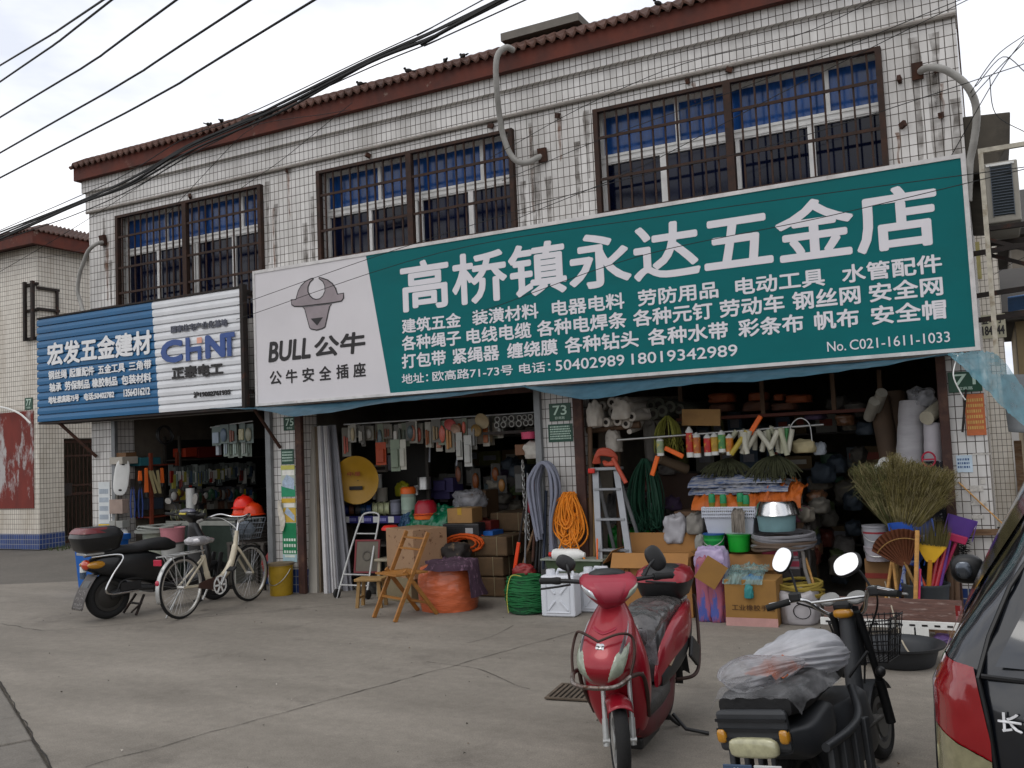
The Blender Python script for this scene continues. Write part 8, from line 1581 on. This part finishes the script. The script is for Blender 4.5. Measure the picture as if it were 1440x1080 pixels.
for i, x in enumerate((1278, 1296)): 
    p = at(x, 888, -.94); tag(MB().bb(-.05, .05, -.006, 0, 0, .12).build('white_tag', WHITE, loc=(p.x, -.945, .0)), ['left white card standing against the slotted rail', 'right white card standing against the slotted rail'][i], 'card')
for dx in (-.45, .35): tag(MB().bb(-.06, .06, -.03, .03, 0, .104).build('rail_block', WOODD, loc=(sr.location.x+dx, -.90, 0)), ['left wooden block carrying the slotted rail', 'right wooden block carrying the slotted rail'][dx > 0], 'block')
stick('bamboo_stub', 'short bamboo stub lying at the right end of the rail', 'stub', (pk.location.x+.5, -1.06, .03), (pk.location.x+.9, -1.12, .03), .03, BAM); sack('purple_bag', 'small purple bag lying behind the bamboo stub', 1310, 890, 1340, 902, -.98, .2, MC('4a3560', .5), 'bag', .4, 2., ground=True)
p = onz(1267, 947); tb_ = thing('black_basin', 'large dark rubber basin standing on the ground before the plank', 'basin', (p.x-.02, p.y+.27, 0)); RB = mat('dark rubber basin', '2c2e31', .55, var=.25, scale=6)
MB().lathe([(.001, 0), (.20, 0), (.215, .015), (.245, .115), (.285, .13), (.29, .145), (.245, .135), (.22, .10), (.195, .025), (.001, .02)], 40).build('bowl', RB, tb_, smooth=True); MB().lathe([(.001, .022), (.1, .024), (.197, .030)], 30).build('wet_bottom', mat('wet basin bottom', '3a3d40', .15), tb_, smooth=True)
tag(MB().tube(smoothpath([onz(1247, 870)+Vector((0, 0, .35)), onz(1268, 920)+Vector((0, 0, .12)), onz(1290, 940)+Vector((0, 0, .05))], 6), .006, 6).build('pale_cord', MC('a49a88', .7)), 'pale cord hanging from the moped basket into the dark basin', 'cord')
p = onz(816, 976); dg = thing('drain_grate', 'rusty iron drain grate set in the concrete beside the red scooter', 'drain', (p.x, p.y, .004), .12); MB().bb(-.17, .17, -.17, .17, 0, .004).build('pit', mat('drain pit', '2a2622', .9), dg); b = MB(); b.bb(-.18, -.16, -.18, .18, .004, .014).bb(.16, .18, -.18, .18, .004, .014).bb(-.16, .16, -.18, -.16, .004, .014).bb(-.16, .16, .16, .18, .004, .014)
for i in range(9): b.bb(-.145+.034*i, -.128+.034*i, -.16, .16, .005, .013)
b.build('grate', mat('rusty grate', '5c5145', .85, .2, var=.35, scale=16), dg)
# roof clutter
tag(MB().bb(-4.35, -3.45, 0, .8, 5.9, 5.985).build('roof_slab', mat('grey roof slab', '6a655e', .85, var=.2)), 'low grey slab lying on the roof tiles above the middle windows', 'slab')
bgp = 'small dark birds perched along the eave'
for i, (x, y) in enumerate(((292, 184), (310, 179), (625, 93), (650, 86), (505, 127), (573, 108), (925, 14), (958, 6))):
    p = at(x, y, -.20); t = thing('perched_bird', 'small dark bird perched on the eave tiles', 'bird', (p.x, -.18, 5.725), .4*i, bgp); t.scale = (.75,)*3; MB().ell((0, 0, .05), (.028, .055, .032), 12, 8).build('bird_body', mat('bird dark', '1d1a18', .8), t, smooth=True) if i == 0 else None
    if i == 0: b0 = t; MB().ell((0, .05, .085), (.02, .022, .02), 10, 8).build('head', mat('bird dark', '1d1a18'), t, smooth=True); MB().prism([(-.02, -.05), (.02, -.05), (.012, -.12), (-.012, -.12)], .04, .047, 'xy').build('tail', mat('bird dark', '1d1a18'), t)
    else:
        for ch_ in b0.children: d_ = ch_.copy(); COL.objects.link(d_); d_.parent = t

# dim heaps deeper inside the two right-hand shops
random.seed(101)
def heap(spots, Y0, group, label):
    for i, (x, y, w, h) in enumerate(spots):
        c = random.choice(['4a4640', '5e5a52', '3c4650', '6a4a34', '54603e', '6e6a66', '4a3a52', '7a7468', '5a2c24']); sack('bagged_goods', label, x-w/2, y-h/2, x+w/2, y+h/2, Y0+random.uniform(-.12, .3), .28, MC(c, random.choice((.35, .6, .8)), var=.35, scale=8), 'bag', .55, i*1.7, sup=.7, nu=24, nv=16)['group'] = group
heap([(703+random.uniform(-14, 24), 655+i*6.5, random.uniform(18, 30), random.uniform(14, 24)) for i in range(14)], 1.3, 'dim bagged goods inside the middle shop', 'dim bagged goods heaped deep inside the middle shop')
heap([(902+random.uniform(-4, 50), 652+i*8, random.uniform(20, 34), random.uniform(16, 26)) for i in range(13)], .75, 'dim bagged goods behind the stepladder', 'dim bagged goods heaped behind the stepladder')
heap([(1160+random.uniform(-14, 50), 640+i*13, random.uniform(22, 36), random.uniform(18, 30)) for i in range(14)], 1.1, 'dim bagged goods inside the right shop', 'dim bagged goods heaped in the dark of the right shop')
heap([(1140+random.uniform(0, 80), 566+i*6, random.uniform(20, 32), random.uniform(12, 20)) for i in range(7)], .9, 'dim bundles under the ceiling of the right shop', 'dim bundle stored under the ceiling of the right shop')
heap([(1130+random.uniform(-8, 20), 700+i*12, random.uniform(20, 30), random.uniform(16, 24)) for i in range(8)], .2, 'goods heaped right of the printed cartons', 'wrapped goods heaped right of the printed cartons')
